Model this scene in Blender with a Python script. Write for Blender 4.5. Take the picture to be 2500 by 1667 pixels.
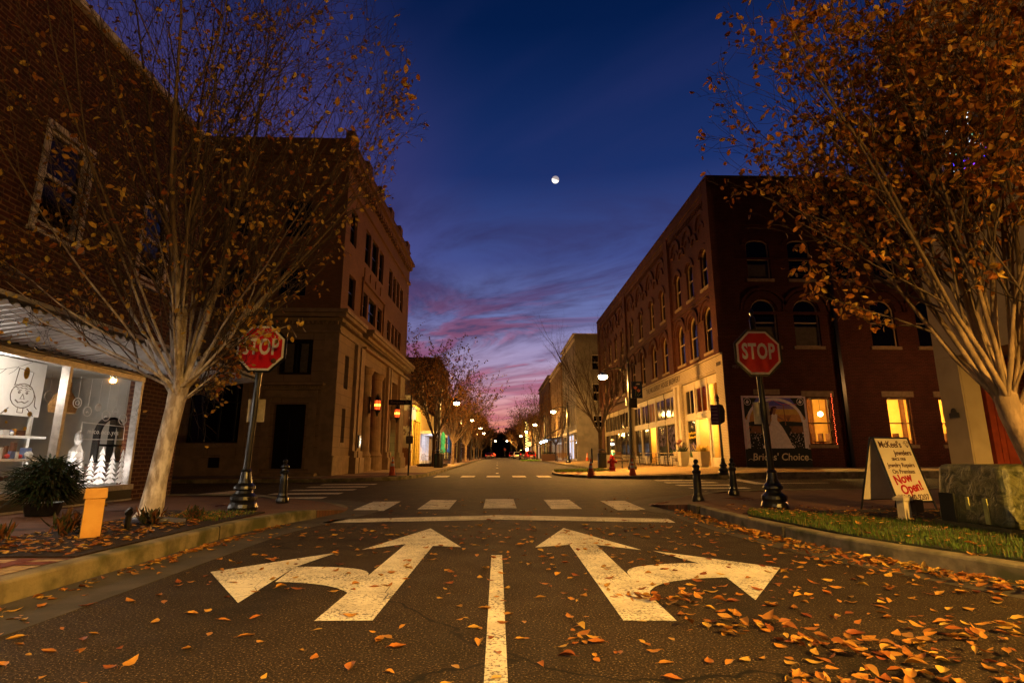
import bpy, bmesh, math, random
from mathutils import Vector, Matrix
R = math.radians
random.seed(7)
SC = bpy.context.scene
COL = SC.collection
for o in list(bpy.data.objects):
    bpy.data.objects.remove(o)

# ------------------------------------------------------------------ camera
F, PW, PH = 1327.0, 2500.0, 1667.0
cam = bpy.data.cameras.new('camera')
cam.sensor_width = 36.0
cam.lens = F / PW * 36.0
cam.clip_start = 0.05
cam.clip_end = 8000
co = bpy.data.objects.new('camera', cam)
COL.objects.link(co)
TH = math.atan(280.5 / F)
YAW = math.atan(36 / F * math.cos(TH))
co.location = (0, 0, 1.0)
co.rotation_euler = (R(90) + TH, 0, -YAW)
SC.camera = co

# ------------------------------------------------------------------ world
W = bpy.data.worlds.new("World")
SC.world = W
W.use_nodes = True


class NT:
    """small wrapper to write node trees briefly"""
    def __init__(s, nt):
        s.nt = nt; s.n = nt.nodes; s.l = nt.links
    def new(s, t, **kw):
        n = s.n.new(t)
        for k, v in kw.items():
            setattr(n, k, v)
        return n
    def put(s, sock, v):
        if isinstance(v, (int, float)):
            sock.default_value = v
        elif isinstance(v, (tuple, list)):
            sock.default_value = tuple(v) + ((1,) if len(v) == 3 and sock.type == 'RGBA' else ())
        else:
            s.l.new(v, sock)
    def math(s, op, a, b=0.0, c=None, clamp=False):
        n = s.new('ShaderNodeMath', operation=op); n.use_clamp = clamp
        s.put(n.inputs[0], a); s.put(n.inputs[1], b)
        if c is not None: s.put(n.inputs[2], c)
        return n.outputs[0]
    def mix(s, f, a, b, op='MIX'):
        n = s.new('ShaderNodeMix', data_type='RGBA', blend_type=op)
        n.clamp_factor = True
        s.put(n.inputs[0], f); s.put(n.inputs[6], a); s.put(n.inputs[7], b)
        return n.outputs[2]
    def ramp(s, f, stops, interp='LINEAR'):
        n = s.new('ShaderNodeValToRGB'); n.color_ramp.interpolation = interp
        e = n.color_ramp.elements
        while len(e) < len(stops): e.new(0.5)
        for el, (p, c) in zip(e, stops):
            el.position = p; el.color = tuple(c) + (1,)
        s.put(n.inputs[0], f)
        return n.outputs[0]
    def noise(s, vec, scale, detail=4, rough=.5, dist=0.0):
        n = s.new('ShaderNodeTexNoise')
        if vec is not None: s.l.new(vec, n.inputs['Vector'])
        n.inputs['Scale'].default_value = scale; n.inputs['Detail'].default_value = detail
        n.inputs['Roughness'].default_value = rough; n.inputs['Distortion'].default_value = dist
        return n.outputs[0]
    def smooth(s, v, a, b):
        n = s.new('ShaderNodeMapRange', interpolation_type='SMOOTHSTEP')
        s.put(n.inputs[0], v); n.inputs[1].default_value = a; n.inputs[2].default_value = b
        n.inputs[3].default_value = 0; n.inputs[4].default_value = 1
        return n.outputs[0]


def lin(r, g, b):
    f = lambda c: (c / 255 / 12.92) if c <= 10 else ((c / 255 + .055) / 1.055) ** 2.4
    return (f(r), f(g), f(b))


wt = NT(W.node_tree)
wt.n.clear()
tc = wt.new('ShaderNodeTexCoord')
sx = wt.new('ShaderNodeSeparateXYZ'); wt.l.new(tc.outputs['Generated'], sx.inputs[0])
dx, dy, dz = sx.outputs
elev = wt.math('MULTIPLY', wt.math('ARCSINE', dz), 180 / math.pi)        # degrees
az = wt.math('MULTIPLY', wt.math('ARCTAN2', dx, dy), 180 / math.pi)       # + right
e01 = wt.math('DIVIDE', wt.math('ADD', elev, 0.0), 60.0, clamp=True)
base = wt.ramp(e01, [(0.0, lin(196, 66, 34)), (0.024, lin(232, 110, 58)), (0.048, lin(230, 142, 114)),
                     (0.085, lin(226, 160, 160)), (0.16, lin(176, 156, 192)), (0.24, lin(112, 122, 178)),
                     (0.34, lin(66, 80, 142)), (0.48, lin(26, 48, 104)), (0.70, lin(4, 28, 72)), (1.0, lin(1, 14, 44))])
# left side of the sky is more mauve than the right
lft = wt.math('MULTIPLY', wt.smooth(az, 0, -26), wt.math('MULTIPLY', wt.smooth(elev, 46, 24), wt.smooth(elev, 4, 16)))
base = wt.mix(wt.math('MULTIPLY', lft, .65), base, lin(92, 74, 132))
# cloud layer on a plane overhead (wispy, stretched)
den = wt.math('ADD', wt.math('MAXIMUM', dz, 0.0), 0.035)
px = wt.math('DIVIDE', wt.math('MULTIPLY', dx, -1), den); py = wt.math('DIVIDE', dy, den)
cb = wt.new('ShaderNodeCombineXYZ')
# diagonal streaks: rotate plane coordinates then squash
u = wt.math('ADD', wt.math('MULTIPLY', px, .80), wt.math('MULTIPLY', py, .30))
v = wt.math('SUBTRACT', wt.math('MULTIPLY', py, .60), wt.math('MULTIPLY', px, .50))
wt.put(cb.inputs[0], wt.math('MULTIPLY', u, .34)); wt.put(cb.inputs[1], wt.math('MULTIPLY', v, .62)); cb.inputs[2].default_value = 5.5
n1 = wt.noise(cb.outputs[0], 2.3, 8, .62, .5)
n2 = wt.noise(cb.outputs[0], .42, 2, .5)
cl = wt.math('ADD', wt.math('ADD', wt.math('MULTIPLY', n1, .80), wt.math('MULTIPLY', n2, .30)), wt.math('MULTIPLY', wt.smooth(az, 4, -16), .045))
cl = wt.smooth(cl, .468, .630)
cl = wt.math('MULTIPLY', cl, wt.smooth(elev, 35, 22))
ccol = wt.ramp(e01, [(0.0, lin(160, 50, 40)), (0.04, lin(172, 76, 66)), (0.10, lin(138, 78, 94)),
                     (0.18, lin(88, 66, 100)), (0.30, lin(56, 50, 92)), (0.5, lin(40, 48, 100)), (1, lin(10, 25, 60))])
sky = wt.mix(wt.math('MULTIPLY', cl, wt.math('ADD', .42, wt.math('MULTIPLY', wt.smooth(elev, 2, 11), .50))), base, ccol)
# pink lit edges
n3 = wt.noise(cb.outputs[0], 2.3, 8, .62, .62)
ed = wt.math('MULTIPLY', wt.smooth(n3, .50, .56), wt.smooth(n3, .66, .58))
ed = wt.math('MULTIPLY', ed, wt.smooth(elev, 20, 7))
sky = wt.mix(wt.math('MULTIPLY', ed, .42), sky, lin(200, 100, 128))
# high thin veils
cb2 = wt.new('ShaderNodeCombineXYZ')
wt.put(cb2.inputs[0], wt.math('MULTIPLY', wt.math('ADD', px, py), .5)); wt.put(cb2.inputs[1], wt.math('MULTIPLY', wt.math('SUBTRACT', py, px), 2.2))
n4 = wt.noise(cb2.outputs[0], .8, 3, .5)
sky = wt.mix(wt.math('MULTIPLY', wt.smooth(n4, .42, .70), wt.math('ADD', .16, wt.math('MULTIPLY', wt.smooth(az, 10, -15), .25))), sky, lin(62, 60, 118))
# glow only towards the end of the street; rest of horizon is dull blue dusk
away = wt.smooth(wt.math('ABSOLUTE', az), 34, 75)
sky = wt.mix(wt.math('MULTIPLY', away, .95), sky, lin(9, 11, 26))
sky = wt.mix(wt.smooth(elev, 0, -2), sky, (0.01, 0.008, 0.008))
bg = wt.new('ShaderNodeBackground'); wt.put(bg.inputs[0], sky); bg.inputs[1].default_value = 1.0
wo = wt.new('ShaderNodeOutputWorld'); wt.l.new(bg.outputs[0], wo.inputs[0])

SC.view_settings.view_transform = 'Standard'
SC.view_settings.look = 'None'
SC.view_settings.exposure = 0.0
SC.view_settings.gamma = 1.0
SC.render.engine = 'CYCLES'
SC.cycles.use_denoising = True
SC.cycles.max_bounces = 6
SC.cycles.diffuse_bounces = 2
SC.cycles.glossy_bounces = 3
SC.cycles.transparent_max_bounces = 8
SC.cycles.sample_clamp_indirect = 3.0
SC.cycles.caustics_reflective = False
SC.cycles.caustics_refractive = False

# ------------------------------------------------------------------ materials
MATS = {}


def mat(name, c1, c2=None, scale=6, rough=.8, metal=0, bump=0, bscale=None, emit=None, es=0, world=False,
        spec=.3, detail=4, stretch=None, lo=.35, hi=.65, c3=None, s3=.7, lo3=.5, hi3=.7, top=None):
    if name in MATS: return MATS[name]
    m = bpy.data.materials.new(name); m.use_nodes = True
    t = NT(m.node_tree); b = t.n['Principled BSDF']
    b.inputs['Roughness'].default_value = rough; b.inputs['Metallic'].default_value = metal
    b.inputs['Specular IOR Level'].default_value = spec
    if world:
        vec = t.new('ShaderNodeNewGeometry').outputs['Position']
    else:
        vec = t.new('ShaderNodeTexCoord').outputs['Object']
    if stretch:
        mp = t.new('ShaderNodeMapping'); t.l.new(vec, mp.inputs[0]); mp.inputs['Scale'].default_value = stretch
        vec = mp.outputs[0]
    if c2 is None: c2 = tuple(x * .72 for x in c1)
    f = t.smooth(t.noise(vec, scale, detail, .6), lo, hi)
    c = t.mix(f, c1, c2)
    if c3: c = t.mix(t.smooth(t.noise(vec, s3, 3, .55), lo3, hi3), c, c3)
    if top:   # bark paler at base; darkened upward, the lamplight's falloff put into the colour: (z from, z to, colour)
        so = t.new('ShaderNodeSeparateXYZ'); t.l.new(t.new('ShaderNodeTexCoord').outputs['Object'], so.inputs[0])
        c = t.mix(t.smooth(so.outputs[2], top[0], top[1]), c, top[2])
    t.put(b.inputs['Base Color'], c)
    if bump:
        bp = t.new('ShaderNodeBump'); bp.inputs['Strength'].default_value = bump; bp.inputs['Distance'].default_value = .01
        t.l.new(t.noise(vec, bscale or scale * 4, 5, .6), bp.inputs['Height']); t.l.new(bp.outputs[0], b.inputs['Normal'])
    if emit:
        b.inputs['Emission Color'].default_value = tuple(emit) + (1,); b.inputs['Emission Strength'].default_value = es
    MATS[name] = m
    return m


def wallvec(t):
    """(along wall, height) coordinates from the place in the world"""
    g = t.new('ShaderNodeNewGeometry')
    s = t.new('ShaderNodeSeparateXYZ'); t.l.new(g.outputs['Position'], s.inputs[0])
    n = t.new('ShaderNodeSeparateXYZ'); t.l.new(g.outputs['Normal'], n.inputs[0])
    k = t.math('GREATER_THAN', t.math('ABSOLUTE', n.outputs[0]), .6)
    u = t.math('ADD', t.math('MULTIPLY', s.outputs[1], k), t.math('MULTIPLY', s.outputs[0], t.math('SUBTRACT', 1, k)))
    c = t.new('ShaderNodeCombineXYZ'); t.put(c.inputs[0], u); t.put(c.inputs[1], s.outputs[2])
    return c.outputs[0], g.outputs['Position']


def brick(name, a, b_, mortar, bw=.22, rh=.075, ms=.008, rough=.85, blotch=.5, bump=.35, floor=False, c3=None, off=.5):
    if name in MATS: return MATS[name]
    m = bpy.data.materials.new(name); m.use_nodes = True
    t = NT(m.node_tree); b = t.n['Principled BSDF']
    b.inputs['Roughness'].default_value = rough; b.inputs['Specular IOR Level'].default_value = .25
    vec, pos = wallvec(t)
    if floor: vec = pos
    br = t.new('ShaderNodeTexBrick'); t.l.new(vec, br.inputs['Vector'])
    br.offset = off
    for k, vv in (('Color1', a), ('Color2', b_), ('Mortar', mortar)): br.inputs[k].default_value = tuple(vv) + (1,)
    br.inputs['Scale'].default_value = 1; br.inputs['Mortar Size'].default_value = ms
    br.inputs['Brick Width'].default_value = bw; br.inputs['Row Height'].default_value = rh
    br.inputs['Mortar Smooth'].default_value = .2
    c = br.outputs['Color']
    n = t.smooth(t.noise(pos, 1.1, 5, .6), .3, .75)
    c = t.mix(t.math('MULTIPLY', n, blotch), c, tuple(x * .45 for x in a))
    if c3:
        c = t.mix(t.smooth(t.noise(pos, .9, 5, .7, .4), .50, .56), c, c3)
    t.put(b.inputs['Base Color'], c)
    bp = t.new('ShaderNodeBump'); bp.inputs['Strength'].default_value = bump; bp.inputs['Distance'].default_value = .012
    hh = t.math('ADD', t.math('MULTIPLY', t.math('SUBTRACT', 1, br.outputs['Fac']), 1.0), t.math('MULTIPLY', t.noise(pos, 30, 3), .4))
    t.put(bp.inputs['Height'], hh); t.l.new(bp.outputs[0], b.inputs['Normal'])
    MATS[name] = m
    return m


def emitmat(name, c, s, base=(.02, .02, .02)):
    return mat(name, base, emit=c, es=s)


def glassmat(name, tint=(1, 1, 1), rough=.02):
    if name in MATS: return MATS[name]
    m = bpy.data.materials.new(name); m.use_nodes = True
    t = NT(m.node_tree); t.n.clear()
    tr = t.new('ShaderNodeBsdfTransparent'); t.put(tr.inputs[0], tint)
    gl = t.new('ShaderNodeBsdfGlossy'); gl.inputs['Roughness'].default_value = rough
    g = t.new('ShaderNodeNewGeometry'); dt = t.new('ShaderNodeVectorMath', operation='DOT_PRODUCT')
    t.l.new(g.outputs['Normal'], dt.inputs[0]); t.l.new(g.outputs['Incoming'], dt.inputs[1])
    fr = t.math('ADD', .04, t.math('MULTIPLY', .9, t.math('POWER', t.math('SUBTRACT', 1, t.math('ABSOLUTE', dt.outputs['Value'])), 5)))
    mx = t.new('ShaderNodeMixShader'); t.l.new(fr, mx.inputs[0]); t.l.new(tr.outputs[0], mx.inputs[1]); t.l.new(gl.outputs[0], mx.inputs[2])
    o = t.new('ShaderNodeOutputMaterial'); t.l.new(mx.outputs[0], o.inputs[0])
    MATS[name] = m
    return m


def leafmat(name, stops, trans=.35, rough=.6):
    """per-leaf colour from the 'rnd' face attribute, a little translucent"""
    m = bpy.data.materials.new(name); m.use_nodes = True
    t = NT(m.node_tree); b = t.n['Principled BSDF']
    at = t.new('ShaderNodeAttribute'); at.attribute_name = 'rnd'
    oi = t.new('ShaderNodeObjectInfo')
    f = t.math('FRACT', t.math('ADD', at.outputs['Fac'], oi.outputs['Random']))
    c = t.ramp(f, stops)
    vec = t.new('ShaderNodeTexCoord').outputs['Object']
    c = t.mix(t.math('MULTIPLY', t.smooth(t.noise(vec, 45, 3), .45, .7), .45), c, (.12, .035, .01))
    t.put(b.inputs['Base Color'], c); b.inputs['Roughness'].default_value = rough
    b.inputs['Specular IOR Level'].default_value = .35
    td = t.new('ShaderNodeBsdfTranslucent'); t.put(td.inputs[0], c)
    mx = t.new('ShaderNodeMixShader'); mx.inputs[0].default_value = trans
    t.l.new(b.outputs[0], mx.inputs[1]); t.l.new(td.outputs[0], mx.inputs[2])
    t.l.new(mx.outputs[0], t.n['Material Output'].inputs[0])
    MATS[name] = m
    return m


# road materials
def asphalt():
    m = bpy.data.materials.new('asphalt'); m.use_nodes = True
    t = NT(m.node_tree); b = t.n['Principled BSDF']
    pos = t.new('ShaderNodeNewGeometry').outputs['Position']
    sp = t.noise(pos, 80, 3, .75)
    c = t.ramp(sp, [(0.36, (.006, .0035, .0015)), (.5, (.026, .016, .007)), (.60, (.068, .043, .019)), (.68, (.50, .38, .20))])
    c = t.mix(t.math('MULTIPLY', t.smooth(t.noise(pos, .55, 5, .6), .38, .68), .45), c, (.013, .011, .009))
    c = t.mix(t.math('MULTIPLY', t.smooth(t.noise(pos, 6.5, 3, .6), .63, .70), .6), c, (.02, .018, .015))
    # cracks
    vo = t.new('ShaderNodeTexVoronoi', feature='DISTANCE_TO_EDGE'); vo.inputs['Scale'].default_value = .17
    mp = t.new('ShaderNodeVectorMath', operation='ADD'); t.l.new(pos, mp.inputs[0])
    nn = t.new('ShaderNodeTexNoise'); nn.inputs['Scale'].default_value = .9; nn.inputs['Detail'].default_value = 5; t.l.new(pos, nn.inputs['Vector'])
    sc = t.new('ShaderNodeVectorMath', operation='SCALE'); t.l.new(nn.outputs['Color'], sc.inputs[0]); sc.inputs['Scale'].default_value = 1.6
    t.l.new(sc.outputs[0], mp.inputs[1]); t.l.new(mp.outputs[0], vo.inputs['Vector'])
    ck = t.smooth(vo.outputs['Distance'], .0042, .0010)
    c = t.mix(t.math('MULTIPLY', ck, t.smooth(t.noise(pos, .35, 2), .42, .50)), c, (.003, .003, .002))
    # tyre polished wheel tracks and oil down the lanes
    sx_ = t.new('ShaderNodeSeparateXYZ'); t.l.new(pos, sx_.inputs[0])
    wx = t.math('ABSOLUTE', t.math('SUBTRACT', t.math('ABSOLUTE', sx_.outputs[0]), 1.75))
    oil = t.math('MULTIPLY', t.smooth(wx, .42, .05), t.smooth(t.noise(pos, 1.6, 4), .45, .62))
    c = t.mix(t.math('MULTIPLY', oil, .55), c, (.006, .005, .004))
    t.put(b.inputs['Base Color'], c)
    t.put(b.inputs['Roughness'], t.math('ADD', .62, t.math('MULTIPLY', t.noise(pos, 3, 3), .35)))
    b.inputs['Specular IOR Level'].default_value = .18
    bp = t.new('ShaderNodeBump'); bp.inputs['Strength'].default_value = .7; bp.inputs['Distance'].default_value = .008
    t.l.new(t.noise(pos, 110, 3, .7), bp.inputs['Height']); t.l.new(bp.outputs[0], b.inputs['Normal'])
    MATS['asphalt'] = m
    return m


def roadpaint():
    m = bpy.data.materials.new('road_paint'); m.use_nodes = True
    t = NT(m.node_tree); b = t.n['Principled BSDF']
    pos = t.new('ShaderNodeNewGeometry').outputs['Position']
    c = t.mix(t.smooth(t.noise(pos, 2.2, 5, .65), .35, .7), (.80, .74, .58), (.52, .47, .35))
    c = t.mix(t.math('MULTIPLY', t.smooth(t.math('ADD', t.noise(pos, 42, 5, .78), t.math('MULTIPLY', t.noise(pos, 2.3, 3), .36)), .70, .78), .9), c, (.06, .05, .04))
    c = t.mix(t.math('MULTIPLY', t.smooth(t.noise(pos, 9, 4, .6), .66, .73), .7), c, (.07, .06, .05))
    vo = t.new('ShaderNodeTexVoronoi', feature='DISTANCE_TO_EDGE'); vo.inputs['Scale'].default_value = 1.3
    t.l.new(pos, vo.inputs['Vector'])
    c = t.mix(t.math('MULTIPLY', t.smooth(vo.outputs['Distance'], .006, .001), t.smooth(t.noise(pos, .9, 3), .45, .6)), c, (.05, .045, .04))
    t.put(b.inputs['Base Color'], c); b.inputs['Roughness'].default_value = .75
    bp = t.new('ShaderNodeBump'); bp.inputs['Strength'].default_value = .35; bp.inputs['Distance'].default_value = .006
    t.l.new(t.noise(pos, 90, 3, .7), bp.inputs['Height']); t.l.new(bp.outputs[0], b.inputs['Normal'])
    MATS['road_paint'] = m
    return m


ASPH = asphalt(); PAINT = roadpaint()
CONC = mat('concrete', (.25, .21, .13), (.13, .11, .07), 3.5, .9, bump=.7, bscale=34, world=True, c3=(.08, .08, .035), s3=2.6, lo3=.46, hi3=.70, spec=.15)
GUT = mat('gutter_concrete', (.075, .062, .046), (.045, .038, .028), 2.2, .85, bump=.4, bscale=60, world=True)
PAVE = brick('paver_brick', (.17, .075, .04), (.12, .05, .03), (.06, .045, .03), .2, .1, .006, floor=True, bump=.25)
PAVE2 = brick('paver_yellow', (.52, .36, .16), (.43, .28, .12), (.12, .08, .05), .2, .1, .006, floor=True, bump=.25)
PAVER = brick('paver_red', (.22, .05, .025), (.17, .04, .02), (.06, .03, .02), .2, .1, .006, floor=True)
MULCH = mat('mulch', (.026, .012, .007), (.010, .005, .003), 30, .95, bump=1, bscale=60, world=True)
SOIL = mat('soil', (.05, .045, .03), (.03, .028, .02), 4, .95, world=True)
BRK = brick('red_brick', (.085, .020, .011), (.05, .013, .007), (.12, .062, .036), blotch=.55)
BRKS = brick('shop_brick', (.07, .016, .009), (.045, .011, .007), (.16, .085, .045), .24, .085, .012, blotch=.35)
BRKD = brick('dark_brick', (.09, .035, .022), (.07, .028, .02), (.08, .055, .04), blotch=.5)
BRKC = brick('cream_painted_brick', (.50, .43, .31), (.45, .38, .27), (.24, .20, .14), .22, .078, .009, blotch=.18, bump=.6)
BANKB = brick('tan_brick', (.19, .088, .042), (.15, .07, .033), (.15, .085, .05), .2, .066, .008, blotch=.35)
STONE = brick('ashlar_stone', (.27, .185, .115), (.23, .16, .10), (.10, .065, .042), 1.15, .46, .010, blotch=.45, bump=.3)
STONP = mat('smooth_stone', (.28, .195, .12), (.20, .14, .085), 2.5, .8, bump=.2, world=True)
PATCH = brick('peeling_stucco_brick', (.26, .11, .06), (.20, .085, .045), (.30, .22, .13), .22, .08, .01, blotch=.3, c3=(.62, .50, .32))
WPLAST = mat('white_plaster', (.22, .20, .18), (.15, .135, .12), .8, .8, world=True)
CREAM = mat('cream_plaster', (.44, .35, .22), (.36, .28, .17), 1.2, .8, bump=.15, world=True)
TRIMC = mat('cream_paint', (.62, .55, .40), (.54, .47, .34), 3, .55, world=True)
TRIMD = mat('dark_brown_paint', (.07, .045, .03), None, 4, .5)
WHITE = mat('white_paint', (.75, .73, .70), (.60, .58, .54), 8, .5)
PINKW = mat('weathered_white_paint', (.62, .56, .52), (.42, .37, .34), 9, .6)
BLACK = mat('black_metal', (.006, .006, .006), (.010, .009, .008), 20, .3, .0, spec=.45)
DGLASS = mat('dark_glass', (.003, .003, .003), None, 2, .06, 0, spec=.35)
GLASS = glassmat('clear_glass')
DARK = mat('unlit_interior', (.012, .010, .009), None, 3, .9)
LSTONE = mat('pale_lintel_stone', (.30, .22, .13), (.22, .16, .09), 6, .85, bump=.3, world=True)
ALU = mat('aluminium_frame', (.36, .33, .31), None, 12, .4, .3)
CORR = mat('corrugated_metal', (.56, .54, .54), (.46, .44, .44), 2.0, .5, .1, world=True)
WOOD = mat('wood', (.25, .13, .06), (.15, .07, .03), 6, .6, stretch=(1, 1, 9))
REDP = mat('red_paint', (.30, .012, .012), (.20, .01, .01), 8, .4)
SIGNR = mat('stop_sign_red', (.68, .012, .020), (.52, .01, .014), 4, .35, lo=.4, hi=.75)
SIGNW = mat('sign_white', (.90, .87, .80), (.80, .76, .68), 5, .4)
ORANGE = mat('cone_orange', (.75, .13, .02), (.55, .08, .015), 12, .5)
REFL = mat('reflective_collar', (.75, .72, .68), None, 20, .4)
NAVY = mat('navy_cloth', (.008, .018, .06), None, 6, .7)
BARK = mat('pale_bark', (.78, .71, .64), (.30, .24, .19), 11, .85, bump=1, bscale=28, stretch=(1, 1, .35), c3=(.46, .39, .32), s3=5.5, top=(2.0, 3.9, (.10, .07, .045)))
BARKD = mat('brown_bark', (.09, .058, .032), (.04, .026, .015), 9, .85, bump=1, bscale=30, stretch=(1, 1, .3))
LAMPW = emitmat('lamp_glow', (1, .80, .46), 60)
LEAFR = leafmat('autumn_leaf', [(0, (.34, .10, .012)), (.3, (.46, .20, .02)), (.55, (.14, .035, .008)), (.8, (.62, .38, .05)), (.9, (.22, .06, .01)), (1, (.36, .13, .014))])
LEAFL = leafmat('yellowing_leaf', [(0, (.50, .30, .04)), (.3, (.34, .13, .02)), (.5, (.20, .05, .012)), (.8, (.66, .48, .08)), (1, (.42, .20, .03))])
LEAFG = leafmat('fallen_leaf', [(0, (.34, .12, .018)), (.3, (.52, .26, .035)), (.45, (.20, .045, .010)), (.7, (.60, .38, .06)), (.85, (.16, .04, .01)), (1, (.40, .14, .02))], trans=.12, rough=.5)
LEAFD = leafmat('street_tree_leaf', [(0, (.12, .055, .012)), (.5, (.20, .09, .014)), (1, (.08, .026, .008))])
GREENL = leafmat('conifer_green', [(0, (.010, .028, .010)), (.5, (.018, .045, .014)), (1, (.008, .018, .007))])
GRASSM = leafmat('grass_blade', [(0, (.045, .10, .012)), (.45, (.09, .17, .02)), (.7, (.05, .07, .012)), (.85, (.18, .14, .03)), (1, (.05, .09, .012))])


# ------------------------------------------------------------------ mesh builder
class MB:
    def __init__(s): s.v = []; s.f = []; s.m = []; s.a = []; s.cur = 0; s.rnd = 0.0
    def face(s, pts):
        i = len(s.v); s.v += [tuple(p) for p in pts]; s.f.append(tuple(range(i, i + len(pts)))); s.m.append(s.cur); s.a.append(s.rnd)
    def faces(s, pts, fs):
        i = len(s.v); s.v += [tuple(p) for p in pts]
        for f in fs: s.f.append(tuple(i + k for k in f)); s.m.append(s.cur); s.a.append(s.rnd)
    def box(s, x0, x1, y0, y1, z0, z1):
        p = [(x0, y0, z0), (x1, y0, z0), (x1, y1, z0), (x0, y1, z0), (x0, y0, z1), (x1, y0, z1), (x1, y1, z1), (x0, y1, z1)]
        s.faces(p, [(0, 3, 2, 1), (4, 5, 6, 7), (0, 1, 5, 4), (1, 2, 6, 5), (2, 3, 7, 6), (3, 0, 4, 7)])
        return s
    def hexa(s, p):
        s.faces(p, [(0, 3, 2, 1), (4, 5, 6, 7), (0, 1, 5, 4), (1, 2, 6, 5), (2, 3, 7, 6), (3, 0, 4, 7)]); return s
    def prism(s, poly, mp, d0, d1):
        """poly [(a,b)], mp(a,b,d)->3D"""
        n = len(poly)
        p = [mp(a, b, d0) for a, b in poly] + [mp(a, b, d1) for a, b in poly]
        fs = [tuple(range(n - 1, -1, -1)), tuple(range(n, 2 * n))]
        for i in range(n): j = (i + 1) % n; fs.append((i, j, n + j, n + i))
        s.faces(p, fs); return s
    def tube(s, pts, rad, n=6, cap=True):
        pts = [Vector(p) for p in pts]
        if isinstance(rad, (int, float)): rad = [rad] * len(pts)
        rings = []; ref = None
        for i, p in enumerate(pts):
            d = (pts[min(i + 1, len(pts) - 1)] - pts[max(i - 1, 0)])
            if d.length < 1e-9: d = Vector((0, 0, 1))
            d.normalize()
            if ref is None:
                ref = d.cross(Vector((0.31, .95, .02)))
                if ref.length < .1: ref = d.cross(Vector((1, 0, 0)))
            ref = (ref - d * ref.dot(d)).normalized(); w = d.cross(ref)
            rings.append([p + (ref * math.cos(2 * math.pi * k / n) + w * math.sin(2 * math.pi * k / n)) * rad[i] for k in range(n)])
        p = [q for r in rings for q in r]; fs = []
        for i in range(len(pts) - 1):
            for k in range(n):
                a = i * n + k; b = i * n + (k + 1) % n; fs.append((a, b, b + n, a + n))
        if cap:
            fs.append(tuple(range(n - 1, -1, -1))); fs.append(tuple(range((len(pts) - 1) * n, len(pts) * n)))
        s.faces(p, fs); return s
    def lathe(s, prof, n=16, c=(0, 0, 0), sq=(1, 1)):
        p = []; fs = []
        for r, z in prof:
            for k in range(n):
                a = 2 * math.pi * k / n; p.append((c[0] + r * math.cos(a) * sq[0], c[1] + r * math.sin(a) * sq[1], c[2] + z))
        for i in range(len(prof) - 1):
            for k in range(n):
                a = i * n + k; b = i * n + (k + 1) % n; fs.append((a, b, b + n, a + n))
        fs.append(tuple(range(n - 1, -1, -1))); fs.append(tuple(range((len(prof) - 1) * n, len(prof) * n)))
        s.faces(p, fs); return s
    def ball(s, c, r, n=10, sq=(1, 1, 1)):
        prof = [(max(.001, r * math.sin(math.pi * i / n)), -r * math.cos(math.pi * i / n) * sq[2]) for i in range(n + 1)]
        return s.lathe(prof, n + 2, c, (sq[0], sq[1]))
    def leaf(s, p, d, up, L, w, fold=.25, curl=.2):
        """pointed leaf: 2 halves folded on the midrib, bent along its length"""
        d = d.normalized(); side = d.cross(up)
        if side.length < .05: side = d.cross(Vector((1, .1, 0)))
        side.normalize(); nn = side.cross(d)
        st = [(0, 0), (.28, .8), (.6, .95), (.86, .5), (1, 0)]
        mid = [p + d * L * a + nn * L * curl * (a * a) for a, _ in st]
        l = [m + side * w * .5 * b + nn * w * fold * b for m, (_, b) in zip(mid, st)]
        r = [m - side * w * .5 * b + nn * w * fold * b for m, (_, b) in zip(mid, st)]
        pts = mid + l[1:4] + r[1:4]
        s.faces(pts, [(0, 1, 5), (1, 2, 6, 5), (2, 3, 7, 6), (3, 4, 7), (1, 0, 8), (2, 1, 8, 9), (3, 2, 9, 10), (4, 3, 10)])
    def build(s, name, mats, parent=None, w=False, smooth=False, merge=False):
        me = bpy.data.meshes.new(name); me.from_pydata(s.v, [], s.f)
        mats = mats if isinstance(mats, (list, tuple)) else [mats]
        for m in mats: me.materials.append(m)
        if any(s.m): me.polygons.foreach_set('material_index', s.m)
        if any(s.a):
            at = me.attributes.new('rnd', 'FLOAT', 'FACE'); at.data.foreach_set('value', s.a)
        if smooth: me.polygons.foreach_set('use_smooth', [True] * len(s.f))
        bm = bmesh.new(); bm.from_mesh(me)
        if merge: bmesh.ops.remove_doubles(bm, verts=bm.verts, dist=.0005)
        if len(s.f) < 6000: bmesh.ops.recalc_face_normals(bm, faces=bm.faces)
        bm.to_mesh(me); bm.free()
        me.update()
        o = bpy.data.objects.new(name, me); COL.objects.link(o)
        if parent:
            o.parent = parent
            if w: o.location = -parent.location
        return o


def tag(o, label, cat, group=None, kind=None):
    if label: o['label'] = label
    if cat: o['category'] = cat
    if group: o['group'] = group
    if kind: o['kind'] = kind
    return o


def thing(name, label, cat, loc=(0, 0, 0), rotz=0, group=None):
    o = bpy.data.objects.new(name, None); COL.objects.link(o)
    o.empty_display_size = .2
    o.location = loc; o.rotation_euler = (0, 0, rotz)
    return tag(o, label, cat, group)


def struct(name, b, m, **k):
    o = b.build(name, m, **k); o['kind'] = 'structure'; return o


def dup(root, loc=None, rotz=None, label=None, group=None, scale=None):
    def cp(o, parent):
        c = o.copy(); COL.objects.link(c); c.parent = parent
        for ch in list(o.children): cp(ch, c)
        return c
    r = cp(root, None)
    if loc is not None: r.location = loc
    if rotz is not None: r.rotation_euler = (0, 0, rotz)
    if label: r['label'] = label
    if group: r['group'] = group
    if scale: r.scale = (scale,) * 3 if isinstance(scale, (int, float)) else scale
    return r


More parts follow.
